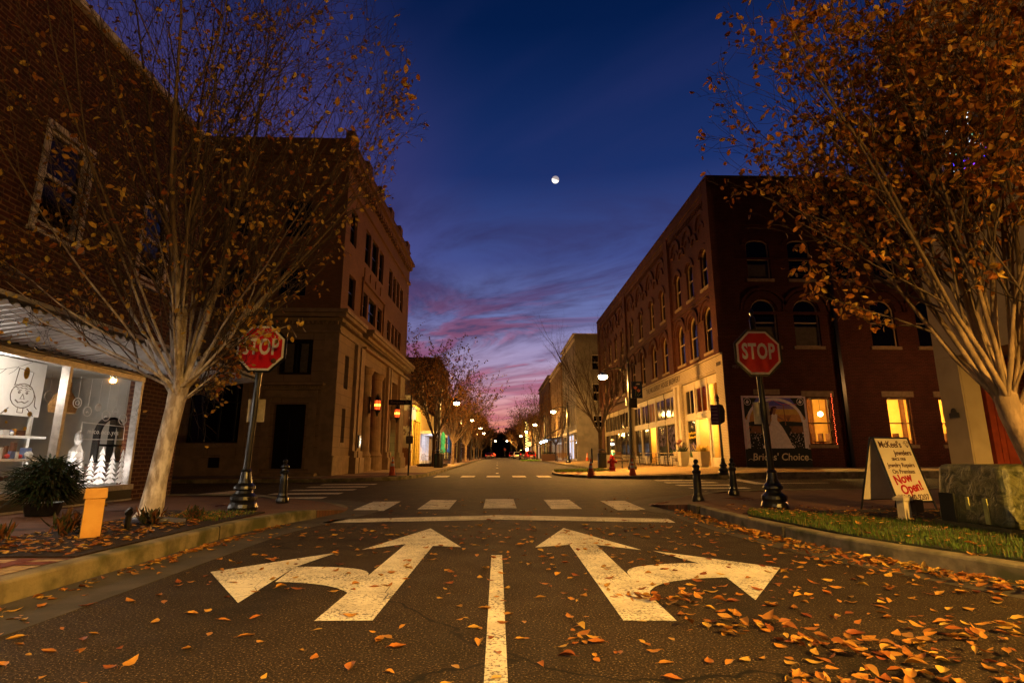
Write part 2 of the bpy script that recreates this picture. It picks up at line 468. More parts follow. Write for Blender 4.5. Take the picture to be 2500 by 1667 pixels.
def light(name, kind, loc, power, col, parent=None, size=.15, spot=None):
    l = bpy.data.lights.new(name, kind); l.energy = power; l.color = col
    if kind in ('POINT', 'SPOT'): l.shadow_soft_size = size
    if kind == 'AREA': l.size = size
    if spot: l.spot_size = spot[0]; l.spot_blend = spot[1]
    o = bpy.data.objects.new(name, l); COL.objects.link(o); o.location = loc
    if parent: o.parent = parent
    return o


def textmesh(s, size, depth=.004, bold=0.0, sx=1.0, space=1.0, align='CENTER', shear=0.0):
    cu = bpy.data.curves.new('txt', 'FONT'); cu.body = s; cu.size = size; cu.extrude = depth / 2
    cu.offset = bold; cu.align_x = align; cu.align_y = 'CENTER'; cu.space_character = space; cu.resolution_u = 3; cu.shear = shear
    o = bpy.data.objects.new('txt', cu); COL.objects.link(o)
    dg = bpy.context.evaluated_depsgraph_get(); dg.update()
    me = bpy.data.meshes.new_from_object(o.evaluated_get(dg))
    v = [(p.co.x * sx, p.co.y, p.co.z) for p in me.vertices]; f = [tuple(p.vertices) for p in me.polygons]
    bpy.data.objects.remove(o); bpy.data.curves.remove(cu); bpy.data.meshes.remove(me)
    return v, f


def addtext(b, s, size, mp, **k):
    """mp(a, b, d) maps text plane coordinates to 3D"""
    v, f = textmesh(s, size, **k)
    b.faces([mp(*p) for p in v], f)
    return b


# ------------------------------------------------------------------ ground heights
ZP = [(-100, 0), (12, 0), (25, .10), (42, .15), (54, .19), (66, .25), (110, .35), (300, .75), (2000, .75)]


def zr(y):
    for (a, za), (b, zb) in zip(ZP, ZP[1:]):
        if y <= b: return za + (zb - za) * (y - a) / (b - a)
    return ZP[-1][1]


def cl(x, a=0., b=1.): return max(a, min(b, x))


def h_nl(x, y): return .15 - .14 * cl((y - 9.2) / 1.6) * cl((x + 5.6) / 1.4)
def h_nr(x, y): return .15 - .14 * cl((y - 10.2) / 1.4) * cl((5.4 - x) / 1.3)
def h_fl(x, y): return zr(y) + .13
def h_fr(x, y): return zr(y) + .10 + .05 * cl((x - 5) / 2) + .25 * cl((x - 6.5) / 4.5) * cl((y - 21) / 5)


def poly_sheet(name, poly, hf, m, dz=0.0, skirt=.3, step=2.5, kind='structure', parent=None):
    bm = bmesh.new()
    vs = [bm.verts.new((x, y, 0)) for x, y in poly]
    bm.faces.new(vs)
    xs = [p[0] for p in poly]; ys = [p[1] for p in poly]
    def cut(co_, no):
        bmesh.ops.bisect_plane(bm, geom=bm.verts[:] + bm.edges[:] + bm.faces[:], plane_co=co_, plane_no=no)
    y = math.ceil(min(ys) / step) * step
    k = 0
    while y < max(ys) and k < 60:
        cut((0, y + .001, 0), (0, 1, 0)); y += step if y < 60 else step * 6; k += 1
    x = math.ceil(min(xs) / step) * step
    while x < max(xs): cut((x + .001, 0, 0), (1, 0, 0)); x += step
    if skirt:
        be = [e for e in bm.edges if e.is_boundary]
        r = bmesh.ops.extrude_edge_only(bm, edges=be)
        low = {v for v in r['geom'] if isinstance(v, bmesh.types.BMVert)}
    else: low = set()
    for v_ in bm.verts:
        v_.co.z = hf(v_.co.x, v_.co.y) + dz - (skirt if v_ in low else 0)
    bmesh.ops.recalc_face_normals(bm, faces=bm.faces)
    me = bpy.data.meshes.new(name); bm.to_mesh(me); bm.free(); me.materials.append(m)
    o = bpy.data.objects.new(name, me); COL.objects.link(o)
    if kind: o['kind'] = kind
    if parent: o.parent = parent
    return o


def ribbon(path, w0, w1, hf, dz0, dz1, b, sub=1.0):
    """band along a path between side offsets w0,w1 (left of travel +), as solid from dz0 to dz1"""
    pts = []
    for (a, c) in zip(path, path[1:]):
        L = math.dist(a, c); n = max(1, int(L / sub))
        for i in range(n): pts.append((a[0] + (c[0] - a[0]) * i / n, a[1] + (c[1] - a[1]) * i / n))
    pts.append(path[-1])
    L_ = []; R_ = []
    for i, p in enumerate(pts):
        a = pts[max(i - 1, 0)]; c = pts[min(i + 1, len(pts) - 1)]
        d = Vector((c[0] - a[0], c[1] - a[1])).normalized(); n = Vector((-d.y, d.x))
        L_.append((p[0] + n.x * w1, p[1] + n.y * w1)); R_.append((p[0] + n.x * w0, p[1] + n.y * w0))
    vs = []; fs = []
    for l, r in zip(L_, R_):
        vs += [(r[0], r[1], hf(*r) + dz0), (l[0], l[1], hf(*l) + dz0), (l[0], l[1], hf(*l) + dz1), (r[0], r[1], hf(*r) + dz1)]
    n = len(L_)
    for i in range(n - 1):
        a = i * 4; c = a + 4
        for k in range(4): fs.append((a + k, a + (k + 1) % 4, c + (k + 1) % 4, c + k))
    fs.append((0, 1, 2, 3)); fs.append(((n - 1) * 4 + 3, (n - 1) * 4 + 2, (n - 1) * 4 + 1, (n - 1) * 4))
    b.faces(vs, fs)
    return b


def spath(pts, it=2):
    for _ in range(it):
        q = [pts[0]]
        for a, c in zip(pts, pts[1:]):
            q += [(a[0] * .75 + c[0] * .25, a[1] * .75 + c[1] * .25), (a[0] * .25 + c[0] * .75, a[1] * .25 + c[1] * .75)]
        q.append(pts[-1]); pts = q
    return pts


Z0 = lambda x, y: zr(y)
# ground sheet to the horizon + asphalt
b = MB()
ys = [-80, -20, 0, 12, 25, 42, 54, 66, 110, 300, 2000]
for a, c in zip(ys, ys[1:]):
    b.face([(-1500, a, zr(a) - .06), (1500, a, zr(a) - .06), (1500, c, zr(c) - .06), (-1500, c, zr(c) - .06)])
struct('ground', b, SOIL)
b = MB()
for a, c in zip(ys[1:-1], ys[2:-1]):
    b.face([(-12, a, zr(a)), (12, a, zr(a)), (12, c, zr(c)), (-12, c, zr(c))])
struct('road', b, ASPH)
b = MB()
b.face([(-60, 8, zr(14) - .004), (-12, 10, zr(14)), (-12, 25, zr(25)), (-60, 22, zr(22) - .004)])
b.face([(12, 10, zr(14)), (60, 14, zr(14)), (60, 29, zr(25)), (12, 25, zr(25))])
struct('side_road', b, ASPH)

# kerb lines
KL = [(-3.42, -14), (-3.42, 7.6)] + spath([(-3.42, 7.6), (-3.2, 8.8), (-3.0, 9.5)], 1)[1:]
KR = spath([(4.9, -14), (4.85, 2.2), (4.15, 4.5), (3.62, 6.0), (3.45, 8.0), (3.5, 10.3)], 2)
CNL = spath([(-3.0, 9.5), (-2.75, 10.6), (-3.2, 12.2), (-4.6, 13.1), (-7, 13.3), (-16, 12.4), (-40, 9.6)], 2)
CNR = spath([(3.5, 10.3), (3.15, 11.3), (3.8, 12.9), (5.4, 14.3), (8.5, 14.9), (20, 16.2), (45, 19)], 2)
poly_sheet('sidewalk', [(-16, -14)] + KL + CNL[1:] + [(-40, -14)], h_nl, PAVE)
poly_sheet('sidewalk', KR + CNR[1:] + [(45, -14)], h_nr, PAVE)
CFL = spath([(-45, 18.2), (-9, 20.4), (-5.6, 20.9), (-4.0, 22.2), (-3.3, 24.5), (-3.1, 28), (-3.1, 60)], 2) + [(-3.1, 300)]
CFR = spath([(45, 26.5), (10, 22.9), (6.2, 22.9), (4.3, 23.6), (3.2, 25.0), (2.8, 26.6), (2.85, 29), (3.1, 31.5), (4.6, 33.2), (6.2, 36), (6.2, 50)], 2) + \
      [(6.2, 76)] + spath([(6.2, 76), (3.5, 79), (3.4, 83), (3.5, 87), (6.2, 90)], 1)[1:] + [(6.2, 300)]
poly_sheet('sidewalk', [(-45, 300)] + CFL, h_fl, PAVE)
poly_sheet('sidewalk', CFR + [(45, 300)], h_fr, PAVE2, skirt=.4)

for nm, path, hf, side in (('kerb', KL, h_nl, 1), ('kerb', KR, h_nr, -1), ('kerb', CFL, h_fl, 1), ('kerb', CFR, h_fr, -1)):
    b = MB()
    w = (-.015, .17) if side == 1 else (-.17, .015)
    ribbon(path, w[0], w[1], hf, -.3, .012, b, .6)
    o = struct(nm, b, CONC)
    md = o.modifiers.new('bevel', 'BEVEL'); md.width = .025; md.segments = 2; md.limit_method = 'ANGLE'; md.angle_limit = R(50)
# kerb joints
b = MB()
for y in (-2, 1, 4.05, 7.1): b.box(-3.60, -3.399, y, y + .012, .0, .1645)
for (x, y) in ((4.34, 3.9), (3.52, 6.9), (3.45, 9.6)): b.box(x - .03, x + .19, y, y + .012, .0, .1645)
struct('kerb_joint', b, mat('dark_joint', (.03, .025, .02)))  # thin dark strips laid across the kerb
# gutters and concrete corner aprons
b = MB()
ribbon(KL, -.62, -.016, Z0, .0, .004, b, .8); ribbon(KR, .016, .48, Z0, 0, .004, b, .8)
ribbon(CNL[:-2], -.6, .012, Z0, 0, .0045, b, .5)
ribbon(CNR[:-2], .012, .6, Z0, 0, .0045, b, .5)
struct('gutter', b, GUT)
b = MB()
ribbon(CNL[2:], .02, .45, h_nl, 0, .006, b, .6); ribbon(CNR[2:], -.45, -.02, h_nr, 0, .006, b, .6)
struct('concrete_edging', b, CONC)

# brick detectable patches by the bollards
def dome_patch(name, cx, cy, r, a0, a1, hf):
    b = MB(); N = 24
    pts = [(cx, cy)] + [(cx + r * math.cos(R(a0 + (a1 - a0) * i / N)), cy + r * .8 * math.sin(R(a0 + (a1 - a0) * i / N))) for i in range(N + 1)]
    b.face([(x, y, hf(x, y) + .007) for x, y in pts])
    for q in range(3, 13):
        rr = r * q / 13
        for i in range(int(10 * q)):
            a = R(a0 + (a1 - a0) * (i + .5) / (10 * q)); x = cx + rr * math.cos(a); y = cy + rr * .8 * math.sin(a)
            b.lathe([(.018, 0), (.012, .012)], 5, (x, y, hf(x, y) + .006))
    return struct(name, b, mat('dark_red_paver', (.10, .025, .018), (.07, .018, .012), 9, .7))
dome_patch('tactile_paving', -4.15, 10.6, 1.05, -20, 200, h_nl)
dome_patch('tactile_paving', 4.25, 11.6, 1.1, -20, 200, h_nr)
b = MB()
for i in range(46):
    for j in range(5):
        x = 4.6 + i * .085; y = 23.75 + j * .11 - i * .012
        b.lathe([(.022, 0), (.012, .014)], 4, (x, y, h_fr(x, y)))
b.face([(4.5, 23.65, h_fr(4.5, 23.65) + .004), (8.6, 23.05, h_fr(8.6, 23.05) + .004), (8.6, 23.7, h_fr(8.6, 23.7) + .004), (4.5, 24.3, h_fr(4.5, 24.3) + .004)])
struct('tactile_paving', b, mat('brown_tactile', (.14, .07, .03), None, 9))

# pattern bands (near left pavers, far corners)
def flat(name, polys, hf, m, dz):
    b = MB()
    for p in polys: b.face([(x, y, hf(x, y) + dz) for x, y in p])
    return struct(name, b, m)
flat('paving_panel', [[(-6.2, 1.2), (-3.62, 1.2), (-3.62, 4.95), (-6.2, 4.95)]], h_nl, PAVE2, .004)
P = []
for k in range(6):
    y = 1.3 + k * .75; P.append([(-6.2, y), (-3.62, y + .4), (-3.62, y + .56), (-6.2, y + .16)])
for k in range(4):
    x = -5.9 + k * .75; P.append([(x, 1.2), (x + .14, 1.2), (x - .2, 4.95), (x - .34, 4.95)])
flat('paving_band', P[:6], h_nl, PAVER, .008)
flat('paving_band', P[6:], h_nl, PAVER, .012)
flat('paving_band', [[(-7.3, 6.5), (-5.4, 6.9), (-5.4, 7.05), (-7.3, 6.65)], [(-7.3, 9.2), (-4.2, 9.6), (-4.2, 9.75), (-7.3, 9.35)]], h_nl, mat('dark_paver', (.05, .02, .015)), .006)
P = [[(x, y), (x + .25, y), (x + 1.0, y + 2.2), (x + .75, y + 2.2)] for x, y in ((-4.6, 23.9), (-4.1, 24.3), (-5.2, 23.6), (-5.8, 23.3))]
flat('paving_band', P, h_fl, PAVER, .006)
flat('concrete_walk', [[(-6.9, 23.9), (-3.5, 23.9), (-3.3, 60), (-6.6, 60)]], h_fl, PAVE2, .003)
flat('concrete_walk', [[(-16, 21.1), (-6.9, 21.9), (-6.9, 23.4), (-16, 23.4)]], h_fl, mat('plain_walk', (.22, .18, .12), None, 2, world=True), .003)
flat('concrete_walk', [[(10.2, 24.2), (40, 27.4), (40, 26.4), (24, 26.35), (11, 26.3)][::-1]], h_fr, mat('plain_walk', (.2, .2, .2)), .003)
P = [[(x, y), (x + .18, y - .02), (x + .75, y + 2.6), (x + .55, y + 2.65)] for x, y in ((3.5, 25.2), (4.1, 24.9), (2.95, 26.5))]
flat('paving_band', P, h_fr, PAVER, .006)

# planting beds, verge
NB = [(-5.15, 5.05), (-3.62, 5.05), (-3.60, 8.9), (-5.2, 9.15)]
poly_sheet('planting_bed', NB, h_nl, MULCH, dz=.015, skirt=.03)
MBED = [(3.72, 8.5), (5.1, 7.3), (5.1, 3.0), (7.4, 3.0), (7.4, 9.2), (5.6, 9.0)]
poly_sheet('planting_bed', MBED, h_nr, MULCH, dz=.012, skirt=.03)
GV = [(5.06, 1.0), (4.42, 4.45), (3.86, 5.95), (3.67, 8.2), (4.0, 8.9), (5.2, 7.6), (6.9, 6.6), (6.9, 1.0)]
poly_sheet('verge', GV, h_nr, mat('verge_soil', (.03, .045, .012), (.02, .02, .01), 12, world=True), dz=.02, skirt=.03)
GFR = [(2.98, 28.6), (3.2, 31.4), (4.7, 32.9), (6.1, 33.6), (6.3, 30.2), (4.2, 28.4)]
poly_sheet('verge', GFR, h_fr, mat('verge_soil', (.03, .05, .012)), dz=.02, skirt=.03)
GFR2 = [(3.6, 79.5), (3.55, 86.5), (6.1, 89.5), (6.1, 76.5)]
poly_sheet('verge', GFR2, h_fr, mat('verge_soil', (.03, .05, .012)), dz=.02, skirt=.03)


def inpoly(x, y, p):
    c = False; j = len(p) - 1
    for i in range(len(p)):
        if (p[i][1] > y) != (p[j][1] > y) and x < (p[j][0] - p[i][0]) * (y - p[i][1]) / (p[j][1] - p[i][1]) + p[i][0]: c = not c
        j = i
    return c


def grass(poly, hf, n, hmin, hmax, w=.006, lean=.5):
    b = MB(); xs = [p[0] for p in poly]; ys_ = [p[1] for p in poly]; k = 0
    while k < n:
        x = random.uniform(min(xs), max(xs)); y = random.uniform(min(ys_), max(ys_))
        if not inpoly(x, y, poly): continue
        k += 1
        h = random.uniform(hmin, hmax); a = random.uniform(0, 6.28); l = random.uniform(.1, lean) * h
        z = hf(x, y) + .01; c, s_ = math.cos(a) * w, math.sin(a) * w; dx_, dy_ = math.cos(a + 1.4) * l, math.sin(a + 1.4) * l
        b.rnd = random.random() * .98 + .01
        b.faces([(x - c, y - s_, z), (x + c, y + s_, z), (x + c * .7 + dx_ * .4, y + s_ * .7 + dy_ * .4, z + h * .6), (x - c * .7 + dx_ * .4, y - s_ * .7 + dy_ * .4, z + h * .6), (x + dx_, y + dy_, z + h)],
                [(0, 1, 2, 3), (3, 2, 4)])
    return b
tag(grass(GV, h_nr, 26000, .03, .075).build('grass', GRASSM), 'short green grass on the right verge strewn with yellow leaves', 'grass', kind='stuff')
tag(grass(GFR, h_fr, 5000, .04, .1, .02).build('grass', GRASSM), 'grass on the far corner island beside the hydrant', 'grass', kind='stuff')
tag(grass(GFR2, h_fr, 3000, .06, .14, .03).build('grass', mat('bright_grass', (.22, .42, .03))), 'bright green grass island before the parked red car', 'grass', kind='stuff')
tag(grass([(-4.6, 7.9), (-3.7, 7.6), (-3.65, 8.85), (-4.7, 8.9)], h_nl, 500, .03, .07).build('grass', GRASSM), 'sparse grass tufts in the left planting bed by the tree', 'grass', kind='stuff')

# ------------------------------------------------------------------ painted road markings
def mark(name, polys, dz=.004, hf=Z0):
    b = MB()
    for p in polys: b.face([(x, y, hf(x, y) + dz) for x, y in p])
    return struct(name, b, PAINT)
mark('centre_line', [[(-.055, -6), (.05, -6), (.055, 5.96), (-.055, 5.96)]])
for y in (29.6, 41.5, 53.5, 65.5, 77.5): mark('centre_line', [[(-.07, y), (.08, y), (.08, y + 1.2), (-.07, y + 1.2)]])
mark('stop_line', [[(-2.72, 8.8), (.05, 9.2), (.05, 9.9), (-2.6, 9.3)], [(.05, 9.2), (2.76, 8.72), (2.8, 9.25), (.05, 9.9)]])
for x0, x1, y0, y1, sk in ((-2.74, -2.13, 10.7, 12.8, -.04), (-1.54, -.93, 11.0, 13.2, 0), (-.27, .39, 11.17, 13.43, 0), (1.06, 1.66, 11.0, 13.2, .03), (2.29, 2.86, 10.7, 12.87, .07)):
    mark('crossing_bar', [[(x0, y0), (x1, y0), (x1 + sk, y1), (x0 + sk, y1)]])
for x in (-2.55, -1.36, -.2, .98, 2.12): mark('crossing_bar', [[(x - .28, 24.9), (x + .33, 24.9), (x + .33, 26.6), (x - .28, 26.6)]])
for i, y in enumerate((13.5, 14.95, 16.4, 17.85, 19.25)):
    mark('crossing_bar', [[(-6.0, y - .1), (-4.2, y + .08), (-4.2, y + .62), (-6.0, y + .44)]])
for i, y in enumerate((15.4, 16.95, 18.5, 20.05, 21.6)):
    mark('crossing_bar', [[(5.9 + .08 * i, y), (7.7 + .12 * i, y + .1), (7.7 + .12 * i, y + .62), (5.9 + .08 * i, y + .52)]])
mark('stop_line', [[(-8.4, 13.6), (-7.2, 13.9), (-7.0, 16.6), (-7.5, 16.6)]])
mark('stop_line', [[(9.0, 19.3), (9.5, 19.3), (10.0, 23.0), (9.5, 23.0)]])
mark('lane_line', [[(10.0, 19.8), (30, 22.0), (30, 22.15), (10.0, 19.95)]])
LA = [(-1.11, 3.69), (-.76, 3.69), (-.62, 6.62), (-.38, 6.48), (-.94, 8.13), (-1.5, 6.36), (-1.10, 6.62), (-1.10, 5.34)]
def arrow(pts, head, curve):
    b = MB()
    return pts
def arc(p0, p1, p2, n=8):
    return [((1 - t) ** 2 * p0[0] + 2 * t * (1 - t) * p1[0] + t * t * p2[0], (1 - t) ** 2 * p0[1] + 2 * t * (1 - t) * p1[1] + t * t * p2[1]) for t in [i / n for i in range(n + 1)]]
# left arrow
up = arc((-1.10, 5.0), (-1.13, 5.42), (-1.86, 5.40), 8); lo_ = arc((-.98, 4.02), (-1.10, 4.72), (-1.80, 4.78), 8)
mark('turn_arrow', [
    [(-1.13, 3.69), (-.77, 3.69), (-.73, 6.58), (-1.06, 6.72)],
    [(-1.06, 6.72), (-.73, 6.58), (-.40, 6.48), (-.94, 8.13), (-1.48, 6.33)],
    [(-1.86, 5.40), (-1.69, 6.17), (-2.53, 5.19), (-1.80, 4.13), (-1.83, 4.78)]])
mark('turn_arrow', [[up[i], up[i + 1], lo_[i + 1], lo_[i]] for i in range(8)], dz=.0045)
up = arc((1.14, 5.0), (1.16, 5.46), (1.93, 5.48), 8); lo_ = arc((1.10, 4.1), (1.15, 4.80), (1.94, 4.85), 8)
mark('turn_arrow', [
    [(.79, 3.65), (1.12, 3.63), (1.15, 6.62), (.84, 6.62)],
    [(.84, 6.62), (1.15, 6.60), (1.58, 6.24), (.95, 8.11), (.43, 6.44)],
    [(1.94, 4.85), (1.84, 4.11), (2.60, 5.24), (1.69, 6.18), (1.93, 5.48)]])
mark('turn_arrow', [[up[i], up[i + 1], lo_[i + 1], lo_[i]] for i in range(8)], dz=.0045)

# ================================================================== BUILDINGS
class Fac:
    def __init__(s, o, d, n):
        s.o = o; L = math.hypot(*d); s.d = (d[0] / L, d[1] / L); L = math.hypot(*n); s.n = (n[0] / L, n[1] / L)
    def P(s, u, z, dd=0.0):
        return (s.o[0] + s.d[0] * u + s.n[0] * dd, s.o[1] + s.d[1] * u + s.n[1] * dd, z)
    def box(s, b, u0, u1, z0, z1, d0, d1):
        b.hexa([s.P(u0, z0, d0), s.P(u1, z0, d0), s.P(u1, z0, d1), s.P(u0, z0, d1),
                s.P(u0, z1, d0), s.P(u1, z1, d0), s.P(u1, z1, d1), s.P(u0, z1, d1)])


def arcz(op, u, ins=0.0):
    ua, ub, za, zb, r = op
    h = (ub - ua) / 2 - ins; x = (u - (ua + ub) / 2) / max(h, 1e-6)
    rr = max(r - ins, .01)
    return zb - ins - rr + rr * math.sqrt(max(0, 1 - x * x))


def wall(b, fac, u0, u1, z0, z1, ops=(), depth=.25, dd=0.0):
    ops = [tuple(o) + (0,) if len(o) == 4 else o for o in ops]
    us = sorted({u0, u1} | {round(x, 4) for o in ops for x in o[:2]}); zs = sorted({z0, z1} | {round(x, 4) for o in ops for x in o[2:4]})
    us = [u for u in us if u0 <= u <= u1]; zs = [z for z in zs if z0 <= z <= z1]
    for a, c in zip(us, us[1:]):
        for e, f in zip(zs, zs[1:]):
            m = ((a + c) / 2, (e + f) / 2)
            if any(o[0] < m[0] < o[1] and o[2] < m[1] < o[3] for o in ops): continue
            b.face([fac.P(a, e, dd), fac.P(c, e, dd), fac.P(c, f, dd), fac.P(a, f, dd)])
    for o in ops:
        ua, ub, za, zb, r = o; D = dd - depth
        b.face([fac.P(ua, za, dd), fac.P(ub, za, dd), fac.P(ub, za, D), fac.P(ua, za, D)])
        b.face([fac.P(ua, za, dd), fac.P(ua, zb - r, dd), fac.P(ua, zb - r, D), fac.P(ua, za, D)])
        b.face([fac.P(ub, za, dd), fac.P(ub, zb - r, dd), fac.P(ub, zb - r, D), fac.P(ub, za, D)])
        if r == 0: b.face([fac.P(ua, zb, dd), fac.P(ub, zb, dd), fac.P(ub, zb, D), fac.P(ua, zb, D)])
        else:
            N = 10
            for i in range(N):
                x0 = (ua + ub) / 2 - (ub - ua) / 2 * math.cos(math.pi * i / N); x1 = (ua + ub) / 2 - (ub - ua) / 2 * math.cos(math.pi * (i + 1) / N)
                a0, a1 = arcz(o, x0), arcz(o, x1)
                b.face([fac.P(x0, a0, dd), fac.P(x1, a1, dd), fac.P(x1, zb, dd), fac.P(x0, zb, dd)])
                b.face([fac.P(x0, a0, dd), fac.P(x1, a1, dd), fac.P(x1, a1, D), fac.P(x0, a0, D)])
    return b


def outline(op, ins, N=10):
    ua, ub, za, zb, r = op
    p = [(ua + ins, za + ins), (ub - ins, za + ins)]
    if r == 0: return p + [(ub - ins, zb - ins), (ua + ins, zb - ins)]
    h = (ub - ua) / 2 - ins; c = (ua + ub) / 2
    return p + [(c + h * math.cos(math.pi * i / N), arcz(op, c + h * math.cos(math.pi * i / N), ins)) for i in range(N + 1)]


def window(fac, op, parent, fm, gm, d=-.12, t=.07, rail=.5, mull=(), name='window', sill=None, blind=None, dd=.0, fdep=.06):
    op = tuple(op) + (0,) if len(op) == 4 else op
    b = MB(); o = outline(op, 0.003); i = outline(op, t); n = len(o)
    for k in range(n):
        j = (k + 1) % n
        A, B_, C_, D = fac.P(*o[k], d), fac.P(*o[j], d), fac.P(*i[j], d), fac.P(*i[k], d)
        b.face([A, B_, C_, D])
        b.face([fac.P(*i[k], d), fac.P(*i[j], d), fac.P(*i[j], d - fdep), fac.P(*i[k], d - fdep)])
    ua, ub, za, zb, r = op
    if rail: z = za + (zb - za) * rail; fac.box(b, ua + t, ub - t, z - .03, z + .03, d - fdep, d - .004)
    for m_ in mull: u = ua + (ub - ua) * m_; fac.box(b, u - .03, u + .03, za + t, zb - t - r * .3, d - fdep, d - .002)
    w = b.build(name, fm, parent, w=1)
    g = MB(); g.face([fac.P(*p, d - fdep + .005) for p in i]); go = g.build('pane', gm, w)
    if blind:
        k = MB(); fac.box(k, ua + t, ub - t, za + t, za + (zb - za) * blind, d - fdep + .007, d - fdep + .012)
        k.build('blind', mat('dim_blind', (.10, .085, .055)), w)
    if sill:
        k = MB(); fac.box(k, ua - .12, ub + .12, za - .16, za - .002, -.1, .07); k.build('sill', sill, w)
    return w


def archring(b, fac, op, t, out, ext=0.0):
    """raised arch moulding around the head of an opening"""
    ua, ub, za, zb, r = op; N = 12; c = (ua + ub) / 2; h = (ub - ua) / 2; r = max(r, .12)
    for i in range(N):
        q = []
        for a in (math.pi * i / N, math.pi * (i + 1) / N):
            q.append(((c + (h + ext) * math.cos(a), zb - r + (r + ext) * math.sin(a)), (c + (h + ext + t) * math.cos(a), zb - r + (r + ext + t) * math.sin(a))))
        (a0, b0), (a1, b1) = q
        b.hexa([fac.P(*a0, 0), fac.P(*b0, 0), fac.P(*b1, 0), fac.P(*a1, 0), fac.P(*a0, out), fac.P(*b0, out), fac.P(*b1, out), fac.P(*a1, out)])


def room(b, x0, x1, y0, y1, z0, z1, open_='x0'):
    p = {(i, j, k): ((x0, x1)[i], (y0, y1)[j], (z0, z1)[k]) for i in (0, 1) for j in (0, 1) for k in (0, 1)}
    F_ = {'z0': [(0, 0, 0), (1, 0, 0), (1, 1, 0), (0, 1, 0)], 'z1': [(0, 0, 1), (1, 0, 1), (1, 1, 1), (0, 1, 1)],
          'x0': [(0, 0, 0), (0, 1, 0), (0, 1, 1), (0, 0, 1)], 'x1': [(1, 0, 0), (1, 1, 0), (1, 1, 1), (1, 0, 1)],
          'y0': [(0, 0, 0), (1, 0, 0), (1, 0, 1), (0, 0, 1)], 'y1': [(0, 1, 0), (1, 1, 0), (1, 1, 1), (0, 1, 1)]}
    for k, q in F_.items():
        if k != open_: b.face([p[i] for i in q])


WARMW = mat('warm_wall', (.70, .42, .12), (.62, .36, .10), 2, .8)

# ------------------------------------------------------------------ brewery (right, beyond the side street)
BR = thing('brick_building', 'three storey red brick corner building with cream painted shopfront and round arched windows', 'building', (11.2, 26.4, .3))
S = Fac((11.2, 0), (0, 1), (-1, 0)); N_ = Fac((0, 26.4), (1, 0), (0, -1))
ZT = 15.55
cols1 = [27.87, 30.12, 32.24]; cols2 = [35.5, 38.1, 41.2, 44.2]; cols3 = [47.7, 50.4, 53.0, 55.9]
w3 = [(c - .5, c + .5, 9.95, 12.1, .4) for c in cols1 + cols2] + [(c - .45, c + .45, 9.95, 12.1, .4) for c in cols3]
w2 = [(c - .6, c + .6, 6.42, 8.85, .6) for c in cols1 + cols2] + [(c - .55, c + .55, 6.42, 8.85, .5) for c in cols3]
b = MB(); wall(b, S, 26.4, 58.8, 6.06, ZT, w3 + w2, .28)
f3 = [(c - .6, c + .6, 9.95, 12.12, .3) for c in (13.5, 15.68, 17.9, 20.1, 22.3)]
f2 = [(c - .66, c + .66, 6.42, 8.88, .66) for c in (13.5, 15.68, 19.6, 22.0)]
f1 = [(15.2, 16.38, 1.56, 3.82), (19.23, 20.4, 1.56, 3.82), (21.85, 23.0, 1.56, 3.82)]
wall(b, N_, 11.2, 30, 0.0, ZT, f3 + f2 + f1, .28)
b.face([(11.2, 58.8, 0), (11.2, 58.8, ZT), (30, 58.8, ZT), (30, 58.8, 0)])
b.face([(11.2, 26.4, ZT - .4), (30, 26.4, ZT - .4), (30, 58.8, ZT - .4), (11.2, 58.8, ZT - .4)])
b.build('wall', BRK, BR, w=1)
# relief: pilasters, string courses, arches, corbelled cornice
for u0, u1 in ((26.4, 27.05), (33.45, 34.15), (45.7, 46.4), (58.2, 58.8)):
    b = MB(); S.box(b, u0, u1, 6.08, ZT, -.02, .16); b.build('pilaster', BRK, BR, w=1)
for u0, u1 in ((11.02, 12.3), (16.9, 17.5)):
    b = MB(); N_.box(b, u0, u1, .1 if u0 > 12 else 6.9, ZT, -.02, .10); b.build('pilaster', BRK, BR, w=1)
b = MB()
for (a, c) in ((27.06, 33.44), (34.16, 45.69), (46.41, 58.19)):
    S.box(b, a, c, ZT - .55, ZT - .003, -.02, .17); S.box(b, a, c, ZT - .85, ZT - .56, -.02, .11); S.box(b, a, c, 9.45, 9.62, -.02, .07); S.box(b, a, c, 9.25, 9.36, -.02, .05)
    n = int((c - a) / .24)
    for k in range(n): S.box(b, a + .05 + k * (c - a - .1) / n, a + .15 + k * (c - a - .1) / n, ZT - 1.1, ZT - .86, -.02, .09)
S.box(b, 26.36, 58.8, ZT, ZT + .10, -.4, .22)
N_.box(b, 12.31, 16.89, ZT - .55, ZT - .003, -.02, .12); N_.box(b, 17.51, 30, ZT - .55, ZT - .003, -.02, .12); N_.box(b, 11.0, 30, ZT, ZT + .12, -.3, .16)
N_.box(b, 12.31, 16.89, 12.9, 13.0, -.02, .06); N_.box(b, 12.31, 16.89, 11.0, 11.1, -.02, .03)
N_.box(b, 12.31, 16.89, 8.05, 8.2, -.02, .04)
b.build('cornice', BRK, BR, w=1)
b = MB()
for o in w3 + w2: archring(b, S, o, .24, .07, .05)
for o in w2: archring(b, S, o, .12, .12, .36)
for o in f3: archring(b, N_, o, .26, .05, .02)
for o in f2: archring(b, N_, o, .34, .07, .05); archring(b, N_, o, .14, .13, .45)
for cs, w_ in ((cols1, 1.08), (cols2, 1.45), (cols3, 1.35)):
    for c in cs:
        archring(b, S, (c - w_ * .62, c + w_ * .62, 0, 14.15, w_ * .62), .22, .10)
        archring(b, S, (c - w_ * .3, c + w_ * .3, 0, 13.55, w_ * .3), .16, .06)
    for a, c in zip(cs, cs[1:]):
        m_ = (a + c) / 2; archring(b, S, (m_ - w_ * .28, m_ + w_ * .28, 0, 13.2, w_ * .28), .2, .09)
b.build('arch_moulding', BRK, BR, w=1)
